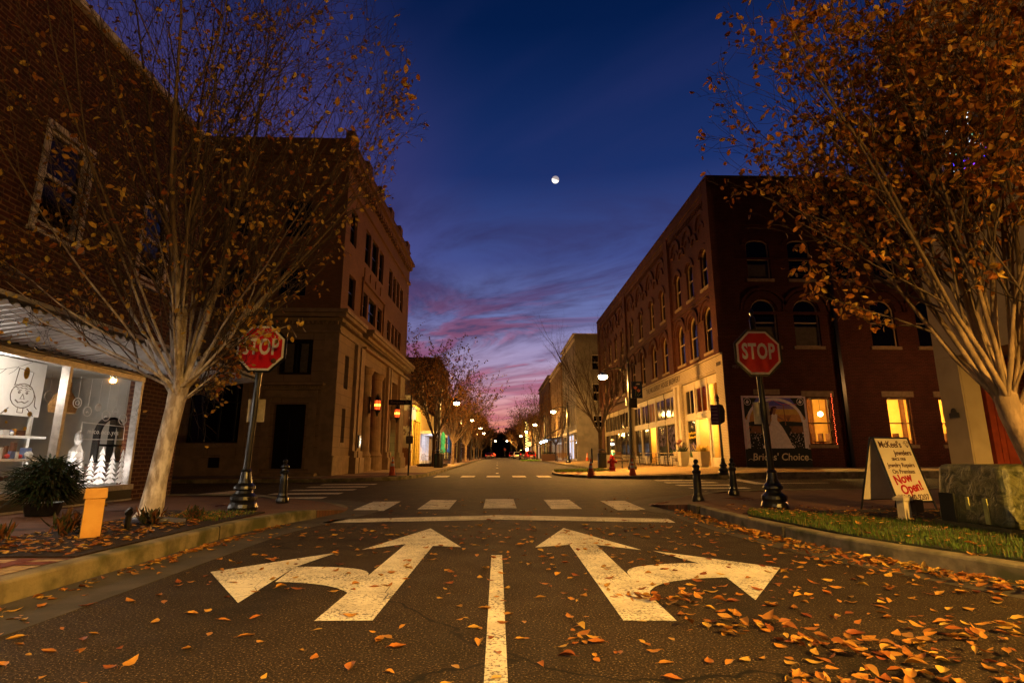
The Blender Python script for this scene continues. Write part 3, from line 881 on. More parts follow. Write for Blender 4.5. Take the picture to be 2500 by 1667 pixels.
FRM = mat('tan_window_paint', (.46, .34, .18), (.38, .28, .15), 8, .6)
for i, o in enumerate(w3 + w2): window(S, o, BR, FRM, DGLASS, t=.08, rail=.5, sill=LSTONE)
for i, o in enumerate(f3 + f2): window(N_, o, BR, FRM, DGLASS, t=.06, rail=.5, sill=LSTONE, blind=(.38 if i in (0,) else .42 if i in (5, 6) else None))
for o in f1:
    w_ = window(N_, o, BR, mat('brown_sash', (.10, .045, .02)), GLASS, t=.06, rail=.46, sill=LSTONE)
    k = MB(); N_.box(k, o[0] - .22, o[1] + .22, o[3] + .06, o[3] + .34, -.05, .03); k.build('lintel', LSTONE, w_)
k = MB(); N_.box(k, 12.6, 13.9, 3.98, 4.24, -.05, .03); k.build('lintel', LSTONE, BR, w=1)
b = MB(); N_.box(b, 16.95, 17.12, .3, ZT, .101, .22); b.build('downpipe', BLACK, BR, w=1)
# string of red lights by the lit window
b = MB()
for k in range(26): b.ball(N_.P(16.46 + .02 * math.sin(k * 2), 1.5 + k * .1, .03), .018, 4)
b.build('string_light', emitmat('red_bulb', (1, .12, .03), 5), BR, w=1)
# cream painted ground floor
sf1 = (27.3, 32.72, .3, 5.22); sf2 = (34.35, 45.3, .3, 5.15)
b = MB(); wall(b, S, 26.4, 46.0, .0, 6.0, [sf1, sf2], .35, .03)
b.face([(11.17, 26.4, 0), (11.17, 26.4, 6.0), (11.2, 26.4, 6.0), (11.2, 26.4, 0)])
S.box(b, 26.4, 46, 6.0, 6.1, -.02, .12); S.box(b, 27.5, 46, 5.3, 5.36, .03, .07)
b.build('painted_ground_floor', BRKC, BR, w=1)
for u0, u1 in ((32.95, 33.3), (33.75, 34.1)):
    b = MB(); S.box(b, u0, u1, .3, 5.2, .031, .09); b.build('painted_pier', TRIMC, BR, w=1)
b = MB(); S.box(b, 32.8, 34.3, 5.2, 5.3, .031, .13); b.build('painted_pier_cap', TRIMC, BR, w=1)


def shopfront(op, posts, doors, kick=.55, r0=3.05, r1=3.4, head=4.85, pm=TRIMC, glass=None, parent=BR, dark_posts=()):
    """op (u0,u1,z0,z1); posts = list of u; doors = indices of bays left open as recess"""
    u0, u1, z0, z1 = op; d = -.18; b = MB()
    us = [u0] + posts + [u1]
    for i, u in enumerate(us):
        if i in dark_posts: continue
        S.box(b, u - (.10 if 0 < i < len(us) - 1 else 0 if i == 0 else .14), u + (.10 if 0 < i < len(us) - 1 else .14 if i == 0 else 0), z0, z1, d - .08, d + .07)
    S.box(b, u0 + .15, u1 - .15, head, z1, d - .06, d + .05); S.box(b, u0 + .15, u1 - .15, r0, r1, d - .05, d + .055)
    S.box(b, u0 + .15, u1 - .15, r0 + .06, r0 + .09, d + .055, d + .075); S.box(b, u0 + .15, u1 - .15, r1 - .05, r1 - .01, d + .055, d + .075)
    for i, (a, c) in enumerate(zip(us, us[1:])):
        if i not in doors:
            S.box(b, a + .12, c - .12, z0, z0 + kick, d - .06, d + .05)
            S.box(b, a + .3, c - .3, z0 + .18, z0 + kick - .1, d + .05, d + .065)
    b.build('shopfront', pm, parent, w=1)
    if dark_posts:
      for i in dark_posts:
        k = MB(); k.tube([S.P(us[i], z0, d), S.P(us[i], z1, d)], .075, 8)
        k.build('iron_column', mat('dark_iron', (.06, .045, .03)), parent, w=1)
    for i, (a, c) in enumerate(zip(us, us[1:])):
        gm = glass[i] if glass else DGLASS
        wname = 'transom_window'
        wb = MB(); m_ = (a + c) / 2
        for (x0, x1) in ((a + .12, a + .2), (m_ - .03, m_ + .03), (c - .2, c - .12)): S.box(wb, x0, x1, r1, head, d - .04, d + .01)
        for (y0, y1) in ((r1, r1 + .06), (head - .06, head)): S.box(wb, a + .2, c - .2, y0, y1, d - .04, d + .008)
        w_ = wb.build(wname, pm, parent, w=1)
        g = MB(); g.face([S.P(a + .12, r1, d - .02), S.P(c - .12, r1, d - .02), S.P(c - .12, head, d - .02), S.P(a + .12, head, d - .02)]); g.build('pane', gm[0], w_)
        if i not in doors:
            wb = MB()
            for (x0, x1) in ((a + .12, a + .18), (c - .18, c - .12)): S.box(wb, x0, x1, z0 + kick, r0, d - .04, d + .01)
            w_ = wb.build('display_window', pm, parent, w=1)
            g = MB(); g.face([S.P(a + .12, z0 + kick, d - .02), S.P(c - .12, z0 + kick, d - .02), S.P(c - .12, r0, d - .02), S.P(a + .12, r0, d - .02)]); g.build('pane', gm[1], w_)


G2 = (GLASS, GLASS); D2 = (DGLASS, DGLASS)
shopfront((27.3, 32.72, .4, 5.22), [29.05, 31.0], [1], glass=[G2, (GLASS, GLASS), D2])
shopfront((34.35, 45.3, .5, 5.15), [36.75, 38.95, 40.9, 42.9], [2], glass=[D2, D2, (GLASS, GLASS), D2, D2], dark_posts=(1, 3))
# lit entrance recess, lit corner room
b = MB()
room(b, 11.45, 12.75, 29.17, 30.88, .45, 3.05, 'x0'); b.build('entrance_recess', mat('recess_panel', (.62, .40, .16), (.55, .34, .13), 3, .6), BR, w=1)
b = MB(); room(b, 11.46, 13.4, 27.35, 29.0, .45, 5.1, 'x0'); b.build('lit_room', WARMW, BR, w=1)
b = MB(); room(b, 11.46, 12.6, 29.17, 30.88, 3.42, 5.1, 'x0'); b.build('lit_room', mat('orange_wall', (.5, .17, .04)), BR, w=1)
b = MB()
for u in (27.75, 28.2, 28.62): S.box(b, u, u + .12, 1.0, 4.8, -.9, -.8)
for u in (29.5, 30.0, 30.5): S.box(b, u, u + .2, 3.45, 4.9, -.8, -.7)
b.build('curtain', mat('brown_curtain', (.28, .08, .02)), BR, w=1)
b = MB(); room(b, 11.45, 12.6, 39.07, 40.78, .5, 3.05, 'x0'); room(b, 11.46, 12.5, 39.1, 40.75, 3.42, 5.0, 'x0'); b.build('entrance_recess', WARMW, BR, w=1)
AMB = (1.0, .60, .14)
light('room_light', 'POINT', (12.4, 28.2, 4.6), 420, AMB, None, .1)
light('room_light', 'POINT', (12.3, 28.2, 2.4), 300, AMB, None, .1)
light('room_light', 'POINT', (12.0, 30.0, 2.85), 170, AMB, None, .06)
light('room_light', 'POINT', (12.1, 30.0, 4.7), 20, (1, .5, .12), None, .06)
light('room_light', 'POINT', (12.0, 39.9, 2.8), 260, AMB, None, .06)
for o in [o for o in bpy.data.objects if o.type == 'LIGHT' and o.parent is None]:
    o.parent = BR; o.location = o.location - BR.location
# lettering on the painted band and transom
SL = lambda a, c, d: S.P(36.6 - a, c + 5.68, .036 + d)
b = MB(); addtext(b, 'THE MULBERRY HOUSE BREWERY', .50, SL, bold=.012, sx=.92, space=1.12)
b.build('lettering', mat('faded_sign_paint', (.05, .035, .02), (.10, .07, .04), 9), BR, w=1)
b = MB(); addtext(b, '1893', .26, lambda a, c, d: S.P(30.02 - a, c + 3.225, -.115 + d), bold=.006, sx=.8)
for (x0, x1) in ((29.3, 29.65), (30.4, 30.8)): S.box(b, x0, x1, 3.30, 3.315, -.13, -.11)
b.build('lettering', BLACK, BR, w=1)
b = MB(); addtext(b, 'RESPESS ST', .20, lambda a, c, d: N_.P(12.05 + a, c + 5.35, .105 + d), sx=.9)
b.build('lettering', mat('faded_white_letters', (.30, .26, .22)), BR, w=1)
b = MB(); S.box(b, 26.6, 27.1, 5.5, 5.68, .031, .06); b.build('street_plate', mat('old_plate', (.08, .06, .045)), BR, w=1)
# flowers painted on the shop glass
def wist(b, u0, u1, z0, z1, n, L=.3):
    for _ in range(n):
        u = random.uniform(u0, u1); z = random.uniform(z0, z1)
        if z > z1 - .2 - (u1 - u) * .15 or True:
            b.leaf(Vector(S.P(u, z, -.185)), Vector(S.d[:] + (0,)) * random.uniform(-.3, .3) + Vector((0, 0, -1)), Vector((-1, 0, 0)), L * random.uniform(.5, 1), .06, 0, 0)
b = MB(); wist(b, 34.6, 36.5, 1.9, 3.0, 150); wist(b, 35.0, 36.5, 1.3, 2.0, 40); wist(b, 37.0, 38.8, 1.9, 3.0, 110, .35)
wist(b, 31.3, 32.5, 1.1, 1.9, 40, .3)
b.build('painted_flowers', mat('lilac_paint', (.30, .24, .42), (.20, .14, .34), 20), BR, w=1)
b = MB()
for k in range(14): b.leaf(Vector(S.P(31.3 + k * .09, .98, -.183)), Vector((0, random.uniform(-.3, .3), 1)), Vector((-1, 0, 0)), .4, .06, 0, 0)
for k in range(26): b.leaf(Vector(S.P(35.0 + random.random() * 1.2, 1.15, -.183)), Vector((0, random.uniform(-.5, .5), 1)), Vector((-1, 0, 0)), .3, .05, 0, 0)
b.build('painted_leaves', mat('green_paint', (.05, .22, .05)), BR, w=1)
b = MB()
for r_, z_ in enumerate((2.32, 2.08)):
    b.tube([S.P(31.35 + k * .05, z_ + .06 * math.sin(k * 1.7 + r_) + .02 * math.sin(k * .6), -.178) for k in range(24)], .022, 4)
for k in range(6): b.leaf(Vector(S.P(32.45, 2.2, -.183)), Vector((0, math.cos(k * 1.05), math.sin(k * 1.05))), Vector((-1, 0, 0)), .16, .09, 0, 0)
b.build('painted_lettering', mat('yellow_paint', (.75, .50, .05)), BR, w=1)
# dark third bay
b = MB(); wall(b, S, 46.0, 58.8, .0, 6.06, [(46.5, 57.6, .4, 5.2)], .35, .01)
S.box(b, 46.0, 58.8, 5.72, 5.80, .011, .25); b.build('dark_ground_floor', BRKD, BR, w=1)
shopfront((46.5, 57.6, .6, 5.2), [48.6, 50.8, 53.0, 55.2], [], glass=[D2] * 5, pm=mat('greige_paint', (.30, .25, .17)), dark_posts=(1, 2, 3))
b = MB()
for (u, z, r, q) in ((54.4, 2.2, .13, 0), (54.3, 1.5, .12, 1), (54.2, 1.2, .16, 2), (54.4, 2.6, .08, 3)):
    b.cur = q; b.ball(S.P(u, z, -.12), r, 6)
b.build('beer_sign', [emitmat('neon_white', (1, .9, .7), 7), emitmat('neon_amber', (1, .5, .1), 6), emitmat('neon_green', (.2, 1, .25), 4), emitmat('neon_orange', (1, .45, .1), 5)], BR, w=1)
# lit tap room behind the front windows
b = MB(); room(b, 14.6, 25, 26.72, 31.5, .7, 4.6, 'y0'); b.build('taproom', mat('taproom_wall', (.78, .48, .14), (.70, .40, .10), 2), BR, w=1)
b = MB()
for k in range(9): b.box(14.8 + k * 1.1, 15.0 + k * 1.1, 31.3, 31.45, .72, 4.5)
b.box(15.0, 18.4, 29.7, 30.1, .71, 1.75); b.box(19, 23.4, 29.8, 30.2, .71, 1.9); b.box(19.6, 19.9, 28.2, 31, .72, 4.5)
for x in (15.5, 16.1, 16.5, 20.0, 22.5):
    b.tube([(x, 27.6, .75), (x, 27.6, 1.7)], .03, 5); b.box(x - .25, x + .25, 27.4, 27.8, 1.7, 1.75); b.box(x + .3, x + .35, 27.4, 27.8, 1.2, 2.15)
b.build('taproom_furniture', mat('dark_wood', (.12, .05, .02)), BR, w=1)
TL = []
for k, (x, y, z, r) in enumerate(((16.72, 27.9, 3.15, .13), (15.4, 27.6, 3.1, .08), (15.47, 27.5, 2.86, .08), (19.55, 27.6, 2.85, .09), (20.3, 28.4, 3.05, .06), (22.8, 27.8, 3.2, .1))):
    b = MB(); b.tube([(x, y, z), (x, y, 4.55)], .008, 4); b.build('pendant_cord', BLACK, BR, w=1)
    b = MB(); b.ball((x, y, z), r, 8); b.build('pendant_bulb', emitmat('amber_bulb', (1, .62, .2), 28), BR, w=1)
light('room_light', 'POINT', Vector((16.0, 28.6, 3.6)) - BR.location, 900, (1, .58, .13), BR, .15)
light('room_light', 'POINT', Vector((20.6, 28.8, 3.6)) - BR.location, 900, (1, .58, .13), BR, .15)
light('room_light', 'POINT', Vector((23.2, 28.8, 3.6)) - BR.location, 620, (1, .58, .13), BR, .15)

# mural
MU = thing('wall_mural', 'painted mural of a bride in a white gown under an arch, lettered band below', 'mural', (13.55, 26.4, 0))
def mq(s_, t_, d=.01): return N_.P(11.95 + 3.2 * s_, 3.92 - 3.42 * t_, d)
def mpoly(pts, d, b): b.prism(pts, lambda a, c, e: mq(a, c, e), d - .002, d)
def mm(name, c):
    c = tuple(min(.85, x * 2.0) for x in c)
    return mat('mural_' + name, c, tuple(x * .85 for x in c), 9, .8)
b = MB(); N_.box(b, 11.95, 15.15, .5, 3.92, 0.001, .02); b.build('panel', mm('pink_white', (.40, .34, .36)), MU, w=1)
b = MB()
for i, (t0, t1) in enumerate(((.03, .14), (.14, .19), (.19, .27), (.27, .40))):
    b.cur = i; mpoly([(.04, t0), (.96, t0), (.96, t1), (.04, t1)], .024, b)
b.build('painted_sky', [mm('blue', (.06, .06, .28)), mm('violet', (.16, .12, .26)), mm('ochre', (.36, .24, .06)), mm('orange', (.34, .17, .05))], MU, w=1)
b = MB(); mpoly([(.04, .38), (.2, .36), (.35, .37), (.5, .385), (.62, .36), (.8, .37), (.96, .38), (.96, .75), (.04, .75)], .028, b)
mpoly([(.03, .03), (.24, .03), (.03, .33)], .028, b); mpoly([(.97, .03), (.76, .03), (.97, .33)], .028, b)
mpoly([(0, .75), (1, .75), (1, 1), (0, 1)], .030, b)
b.build('painted_dark', mm('dark', (.012, .016, .012)), MU, w=1)
b = MB()
for i in range(16):
    a0, a1 = math.pi * i / 16, math.pi * (i + 1) / 16
    mpoly([(.5 + .44 * math.cos(a0), .36 - .33 * math.sin(a0)), (.5 + .40 * math.cos(a0), .36 - .29 * math.sin(a0)), (.5 + .40 * math.cos(a1), .36 - .29 * math.sin(a1)), (.5 + .44 * math.cos(a1), .36 - .33 * math.sin(a1))], .034, b)
for s0 in (.035, .915): mpoly([(s0, .36), (s0 + .05, .36), (s0 + .05, .74), (s0, .74)], .034, b); mpoly([(s0 - .015, .34), (s0 + .065, .34), (s0 + .065, .375), (s0 - .015, .375)], .037, b)
for cx in (.09, .91):
    for i in range(14):
        a0, a1 = 2 * math.pi * i / 14, 2 * math.pi * (i + 1) / 14
        mpoly([(cx + .055 * math.cos(a0), .085 + .052 * math.sin(a0)), (cx + .047 * math.cos(a0), .085 + .044 * math.sin(a0)), (cx + .047 * math.cos(a1), .085 + .044 * math.sin(a1)), (cx + .055 * math.cos(a1), .085 + .052 * math.sin(a1))], .034, b)
    mpoly([(cx - .03, .10), (cx, .05), (cx + .012, .08), (cx + .03, .075), (cx + .008, .115)], .034, b)
mpoly([(.27, .70), (.74, .70), (.74, .74), (.27, .74)], .034, b)
b.build('painted_arch', mm('white', (.46, .40, .40)), MU, w=1)
b = MB()
for k in range(11):
    for s0, s1 in ((.08, .26), (.70, .90)):
        a = s0 + (s1 - s0) * k / 10
        mpoly([(a, .43), (a + .01, .43), (min(a + .09, s1), .53), (min(a + .08, s1 - .01), .53)], .032, b)
        mpoly([(a, .53), (a + .01, .53), (min(a + .09, s1), .43), (min(a + .08, s1 - .01), .43)], .0325, b)
mpoly([(.635, .12), (.65, .12), (.66, .42), (.645, .42)], .0315, b)
for k in range(5): mpoly([(.66 + k * .02, .28), (.668 + k * .02, .28), (.70, .37), (.69, .37)], .0317, b)
b.build('painted_lattice', mm('brown', (.16, .08, .04)), MU, w=1)
b = MB()
for k in range(150):
    a = random.uniform(.08, .92); c = random.uniform(.52, .74)
    if .28 < a < .70: continue
    r = random.uniform(.004, .009); mpoly([(a - r, c), (a, c - r), (a + r, c), (a, c + r)], .0335, b)
b.build('painted_blossom', mm('petal', (.42, .38, .36)), MU, w=1)
b = MB(); mpoly([(.435, .27), (.46, .255), (.485, .275), (.51, .255), (.535, .27), (.525, .35), (.60, .45), (.69, .62), (.72, .70), (.50, .715), (.30, .70), (.33, .55), (.40, .42), (.44, .35)], .040, b)
b.build('painted_gown', mm('gown', (.50, .40, .38)), MU, w=1)
b = MB(); mpoly([(.44, .27), (.46, .225), (.46, .19), (.48, .165), (.51, .17), (.525, .20), (.51, .23), (.50, .26), (.485, .275), (.46, .255)], .043, b)
mpoly([(.435, .27), (.445, .29), (.415, .36), (.405, .43), (.39, .43), (.40, .35)], .043, b); mpoly([(.535, .28), (.63, .34), (.62, .35), (.53, .31)], .043, b)
b.build('painted_skin', mm('skin', (.20, .10, .06)), MU, w=1)
b = MB(); mpoly([(.445, .17), (.48, .15), (.525, .155), (.54, .18), (.52, .175), (.48, .18), (.47, .22), (.45, .27), (.41, .285), (.40, .25), (.43, .22)], .046, b)
b.build('painted_hair', mm('hair', (.04, .015, .01)), MU, w=1)
b = MB()
for a, c in (((.15, .13), (.40, .10)), ((.40, .10), (.47, .06)), ((.49, .06), (.62, .12)), ((.62, .12), (.85, .12)), ((.06, .48), (.10, .42)), ((.05, .68), (.09, .60)), ((.92, .50), (.95, .60))):
    mpoly([a, (a[0], a[1] + .008), (c[0], c[1] + .008), c], .037, b)
b.build('painted_ribbon', mm('ribbon', (.40, .08, .10)), MU, w=1)
b = MB(); addtext(b, "Brides' Choice", .47, lambda a, c, d: N_.P(13.62 + a, .97 + c, .034 + d), bold=.006, sx=.98, shear=.12)
for x, s_ in ((12.15, 1), (15.05, -1)):
    b.tube([N_.P(x + s_ * (-.1 + .07 * k), .97 - .15 + .07 * math.sin(k * .9), .034) for k in range(5)], .012, 4)
b.build('lettering', mm('cream', (.50, .38, .24)), MU, w=1)

# ------------------------------------------------------------------ bank (left, beyond the side street)
BK = thing('bank_building', 'three storey stone and tan brick bank with portico, heavy cornice and battlement blocks', 'building', (-7.0, 23.5, .2))
BS = Fac((-7.0, 23.5), (.027, 1), (1, -.027)); BN = Fac((0, 23.5), (1, 0), (0, -1))
ZB = 15.8; UE = 15.2
bw3 = [(.75, 1.75, 10.9, 12.65), (3.35, 4.35, 10.85, 12.7), (4.7, 6.0, 10.85, 12.7), (6.35, 7.35, 10.85, 12.7), (8.85, 9.75, 10.7, 12.5), (10.1, 10.9, 10.7, 12.4), (11.2, 12.0, 10.7, 12.4), (12.3, 13.2, 10.7, 12.3)]
bw2 = [(1.0, 2.05, 7.85, 9.4), (3.35, 4.3, 8.0, 9.3), (4.6, 6.1, 8.0, 9.3), (6.5, 7.5, 8.0, 9.3), (9.0, 9.8, 8.0, 9.2), (10.2, 10.9, 8.0, 9.2), (11.2, 11.9, 8.0, 9.2), (12.2, 13.0, 8.0, 9.2)]
b = MB(); wall(b, BS, 0, UE, 7.05, ZB, bw3 + bw2, .3)
bf = [(-15.5, -14.3, 10.8, 12.6), (-12.6, -11.4, 10.8, 12.6), (-9.8, -8.6, 10.8, 12.6), (-15.5, -14.3, 8.0, 9.3), (-12.6, -11.4, 8.0, 9.3), (-9.8, -8.6, 8.0, 9.3)]
wall(b, BN, -20, -7.0, 7.05, ZB, bf, .3)
b.face([BS.P(UE, 0), BS.P(UE, ZB), (-20, 38.7, ZB), (-20, 38.7, 0)]); b.face([(-20, 23.5, 0), (-20, 38.7, 0), (-20, 38.7, ZB), (-20, 23.5, ZB)])
b.face([BS.P(0, ZB - .5), BS.P(UE, ZB - .5), (-20, 38.7, ZB - .5), (-20, 23.5, ZB - .5)])
b.build('wall', BANKB, BK, w=1)
for o in bw3 + bw2: window(BS, o, BK, BLACK, DGLASS, t=.05, rail=.5)
for o in bf: window(BN, o, BK, BLACK, DGLASS, t=.05, rail=.5)
b = MB()
BS.box(b, 3.1, 3.22, 7.9, 9.75, 0, .08); BS.box(b, 7.75, 7.87, 7.9, 9.75, 0, .08); BS.box(b, 3.1, 7.87, 9.76, 9.95, 0, .12)
for k in range(4): BS.box(b, 3.4 + k * 1.15, 4.2 + k * 1.15, 9.98, 10.55, 0, .05)
BS.box(b, 3.0, 8.0, 7.5, 7.7, 0, .1)
b.build('window_surround', BANKB, BK, w=1)
b = MB()
for z0, z1, o in ((13.35, 13.55, .12), (14.5, 14.75, .22), (14.76, 14.95, .38)):
    BS.box(b, -o, UE, z0, z1, -.02, o); BN.box(b, -20, -7.0 - .002, z0, z1, -.02, o)
BS.box(b, 0, UE, ZB, ZB + .08, -.3, .04)
n = 34
for k in range(n): BS.box(b, .1 + k * (UE - .3) / n, .3 + k * (UE - .3) / n, 14.28, 14.49, 0, .2)
b.build('cornice', BANKB, BK, w=1)
for k in range(6):
    u = .2 + k * 2.75
    b = MB(); BS.box(b, u, u + .8, ZB + .085, ZB + .55, -.35, .05); b.build('battlement_block', BANKB, BK, w=1)
# stone base storey, side with portico recess
por = (3.35, 9.55, .1, 5.75); sw = (10.35, 12.4, .3, 5.6)
sl1 = (.95, 1.55, 4.0, 5.5); sl2 = (1.0, 1.5, 1.6, 3.1)
b = MB(); wall(b, BS, 0, UE - 1, .0, 7.05, [sl1, sl2, (3.9, 8.9, .0, 5.6), sw], .9, .06)
dr = (-9.5, -8.15, .5, 3.18); bw = (-13.1, -10.85, 1.55, 4.1); uw = (-9.5, -8.05, 4.45, 6.0)
wall(b, BN, -20, -6.94, .0, 7.05, [dr, bw, uw, (-17.2, -14.6, 1.55, 4.1)], .35, .06)
b.build('stone_storey', STONE, BK, w=1)
b = MB()
BN.box(b, -20, -12.9, .0, .95, .061, .14); BN.box(b, -12.9, -9.9, .0, .95, .061, .14); BN.box(b, -7.85, -6.88, .0, .95, .061, .14)
BN.box(b, -20, -9.9, .96, 1.03, .061, .17); BN.box(b, -7.85, -6.87, .96, 1.03, .061, .17)
BS.box(b, -.11, 2.2, 0, .95, .061, .14); BS.box(b, -.12, 2.2, .96, 1.03, .061, .17)
BN.box(b, -20, -10.7, 1.36, 1.52, .061, .13)
BN.box(b, -9.95, -9.62, .5, 3.45, .061, .13); BN.box(b, -8.03, -7.7, .5, 3.45, .061, .13); BN.box(b, -9.95, -7.7, 3.46, 3.78, .061, .12)
BN.box(b, -10.1, -7.55, 3.79, 3.95, .061, .2); BN.box(b, -10.25, -7.4, 3.96, 4.08, .061, .42)
for k in range(22): BN.box(b, -10.0 + k * .11, -9.95 + k * .11, 3.87, 3.955, .2, .26)
BN.box(b, -10.3, -7.4, .0, .33, .061, .75)
BN.box(b, -10.85, -10.6, 1.03, 6.3, .061, .14); BN.box(b, -7.55, -6.93, 1.03, 6.3, .061, .09)
b.build('stone_trim', STONP, BK, w=1)
b = MB()
for z0, z1, o in ((6.3, 6.42, .14), (6.8, 6.95, .2), (6.96, 7.12, .42), (7.13, 7.3, .5)):
    BS.box(b, -o, 2.9, z0, z1, .061, o); BS.box(b, 3.6, UE + .1, z0, z1, .061, o + .15); BN.box(b, -20, -6.94, z0, z1, .061, o)
for k in range(70): BS.box(b, .1 + k * .21, .2 + k * .21, 6.68, 6.8, .06, .26)
for k in range(60): BN.box(b, -19.5 + k * .21, -19.4 + k * .21, 6.68, 6.8, .06, .17)
b.build('entablature', STONP, BK, w=1)
for u0, u1 in ((2.3, 2.85), (2.98, 3.8), (9.0, 9.6), (9.75, 10.2), (12.55, 14.15)):
    b = MB(); BS.box(b, u0, u1, .0, .95, .061, .42); BS.box(b, u0 + .04, u1 - .04, .951, 1.25, .061, .33); BS.box(b, u0 + .08, u1 - .08, 1.251, 6.25, .061, .22); b.build('pilaster', STONP, BK, w=1)
for u in (5.25, 7.65):
    b = MB(); c = BS.P(u, 0, -.15); b.lathe([(.52, .1), (.52, .95), (.46, .951), (.5, 1.05), (.42, 1.2), (.40, 1.25), (.34, 5.2), (.38, 5.25), (.46, 5.45), (.46, 5.58)], 20, (c[0], c[1], 0)); b.build('column', STONP, BK, w=1, smooth=False)
b = MB(); BS.box(b, 3.91, 8.89, .0, .32, -.8, .05); BS.box(b, 3.95, 8.85, .32, .47, -.8, -.3); b.build('step', STONP, BK, w=1)
b = MB(); BS.box(b, 3.91, 8.89, .47, 5.6, -.88, -.84); b.build('portico_door', BLACK, BK, w=1)
window(BS, sl1, BK, BLACK, DGLASS, d=-.1, rail=0); window(BS, sl2, BK, BLACK, DGLASS, d=-.1, rail=0, sill=STONP)
w_ = window(BS, sw, BK, BLACK, DGLASS, d=-.3, rail=.55, mull=(.5,))
b = MB()
for k in range(130): b.ball(BS.P(random.choice((10.55, 10.75, 11.9, 12.1)) + random.uniform(-.08, .08), random.uniform(.45, 2.6), -.27), .028, 4)
b.build('string_light', emitmat('yellow_green_bulb', (.85, .9, .25), 4), BK, w=1)
w_ = window(BN, bw, BK, BLACK, DGLASS, rail=.68, mull=(.28, .56, .85)); window(BN, (-17.2, -14.6, 1.55, 4.1), BK, BLACK, DGLASS, rail=.68, mull=(.33, .66))
w_ = window(BN, uw, BK, BLACK, DGLASS, rail=0, mull=(.12, .5, .88), t=.12)
b = MB(); BN.box(b, -9.28, -8.92, 4.58, 5.85, -.17, -.155); BN.box(b, -8.62, -8.3, 4.58, 5.85, -.17, -.155); b.build('blind', mat('dim_blind', (.2, .17, .12)), BK, w=1)
b = MB(); BN.box(b, dr[0], dr[1], .5, 3.18, -.25, -.2)
for x in (-9.42, -8.78): BN.box(b, x, x + .55, .6, 2.6, -.2, -.17)
b.build('door', mat('black_door', (.008, .008, .008), None, 3, .3), BK, w=1)
b = MB(); BN.box(b, -11.95, -11.5, .55, 1.05, .142, .16); b.build('vent_grille', BLACK, BK, w=1)
b = MB(); addtext(b, 'SAVINGS & TRUST', .42, lambda a, c, d: BS.P(6.3 + a, 6.16 + .40 + c, .064 + d), space=1.1, depth=.02)
b.build('lettering', mat('carved_letters', (.18, .13, .08)), BK, w=1)

def lantern(u, z, lab):
    p = BS.P(u, z, .62); t = thing('wall_lantern', lab, 'lantern', p, 0, 'red lanterns on the bank portico')
    b = MB()
    for k in range(6):
        a = math.pi * k / 3; b.tube([(.15 * math.cos(a), .15 * math.sin(a), -.28), (.17 * math.cos(a), .17 * math.sin(a), .22), (.10 * math.cos(a), .10 * math.sin(a), .4), (.14 * math.cos(a), .14 * math.sin(a), .62)], [.016, .016, .012, .004], 4)
    b.lathe([(.19, .2), (.17, .26), (.06, .4), (.02, .55)], 6); b.lathe([(.18, -.28), (.16, -.34), (.08, -.45), (.05, -.55), (.015, -.62)], 6)
    b.tube([(-.4, 0, -.3), (-.15, 0, -.3)], .02, 5); b.tube([(-.4, 0, .25), (-.15, 0, .25), (-.08, 0, .5)], .018, 5); b.lathe([(.05, -.45), (.05, .4)], 6, (-.4, 0, 0))
    b.build('cage', BLACK, t)
    b = MB(); b.lathe([(.14, -.27), (.145, 0), (.15, .2)], 6); b.build('red_glass', emitmat('red_glow', (1, .10, .015), 1.6, (.3, .02, .01)), t)
    b = MB(); b.ball((0, 0, -.06), .06, 6, (1, 1, 1.5)); b.lathe([(.155, -.10), (.155, .02)], 6); b.build('flame_bulb', emitmat('orange_glow', (1, .30, .03), 9), t)
    light('lantern_light', 'POINT', (.27, 0, 0), 16, (1, .12, .02), t, .1)
lantern(5.05, 3.65, 'nearer red glass lantern left of the bank column')
lantern(10.0, 3.60, 'farther red glass lantern beside the bank shop window')
t = thing('display_case', 'small lit notice case on the bank pilaster under the near lantern', 'notice case', BS.P(3.35, 1.35, .22))
b = MB(); b.box(0, .06, -.2, .2, .05, .65); b.build('case', BLACK, t)
b = MB(); b.box(.061, .07, -.15, .15, .10, .60); b.build('lit_notice', emitmat('notice_glow', (1, .75, .45), .5, (.4, .35, .3)), t)
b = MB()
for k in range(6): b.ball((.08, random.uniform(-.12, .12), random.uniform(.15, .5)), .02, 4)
b.build('glowing_reflection', emitmat('reflection_glow', (1, .85, .6), 5), t)  # small glowing beads added as reflections on the case front

# ------------------------------------------------------------------ near left shop
SH = thing('brick_shop', 'tall dark red brick shop with metal canopy and decorated lit window on the left', 'building', (-7.4, 6, .15))
LS = Fac((-7.4, 0), (0, 1), (1, 0))
u1 = (8.27, 9.15, 4.66, 6.34); u2 = (10.80, 11.62, 4.62, 6.36)
uo = [(3.2, 4.1, 4.66, 6.34), (5.7, 6.6, 4.66, 6.34)]
sg = (3.0, 11.55, .42, 2.62)
b = MB(); wall(b, LS, -12, 12.95, 0, 8.72, [u1, u2, sg] + uo, .3)
b.face([(-7.4, 12.95, 0), (-7.4, 12.95, 8.72), (-18, 12.95, 8.72), (-18, 12.95, 0)])
b.face([(-7.4, -12, 8.7), (-7.4, 12.95, 8.7), (-18, 12.95, 8.7), (-18, -12, 8.7)])
b.build('wall', BRKS, SH, w=1)
b = MB(); LS.box(b, -12, 13.05, 8.72, 8.84, -.35, .12); b.build('coping', PINKW, SH, w=1)
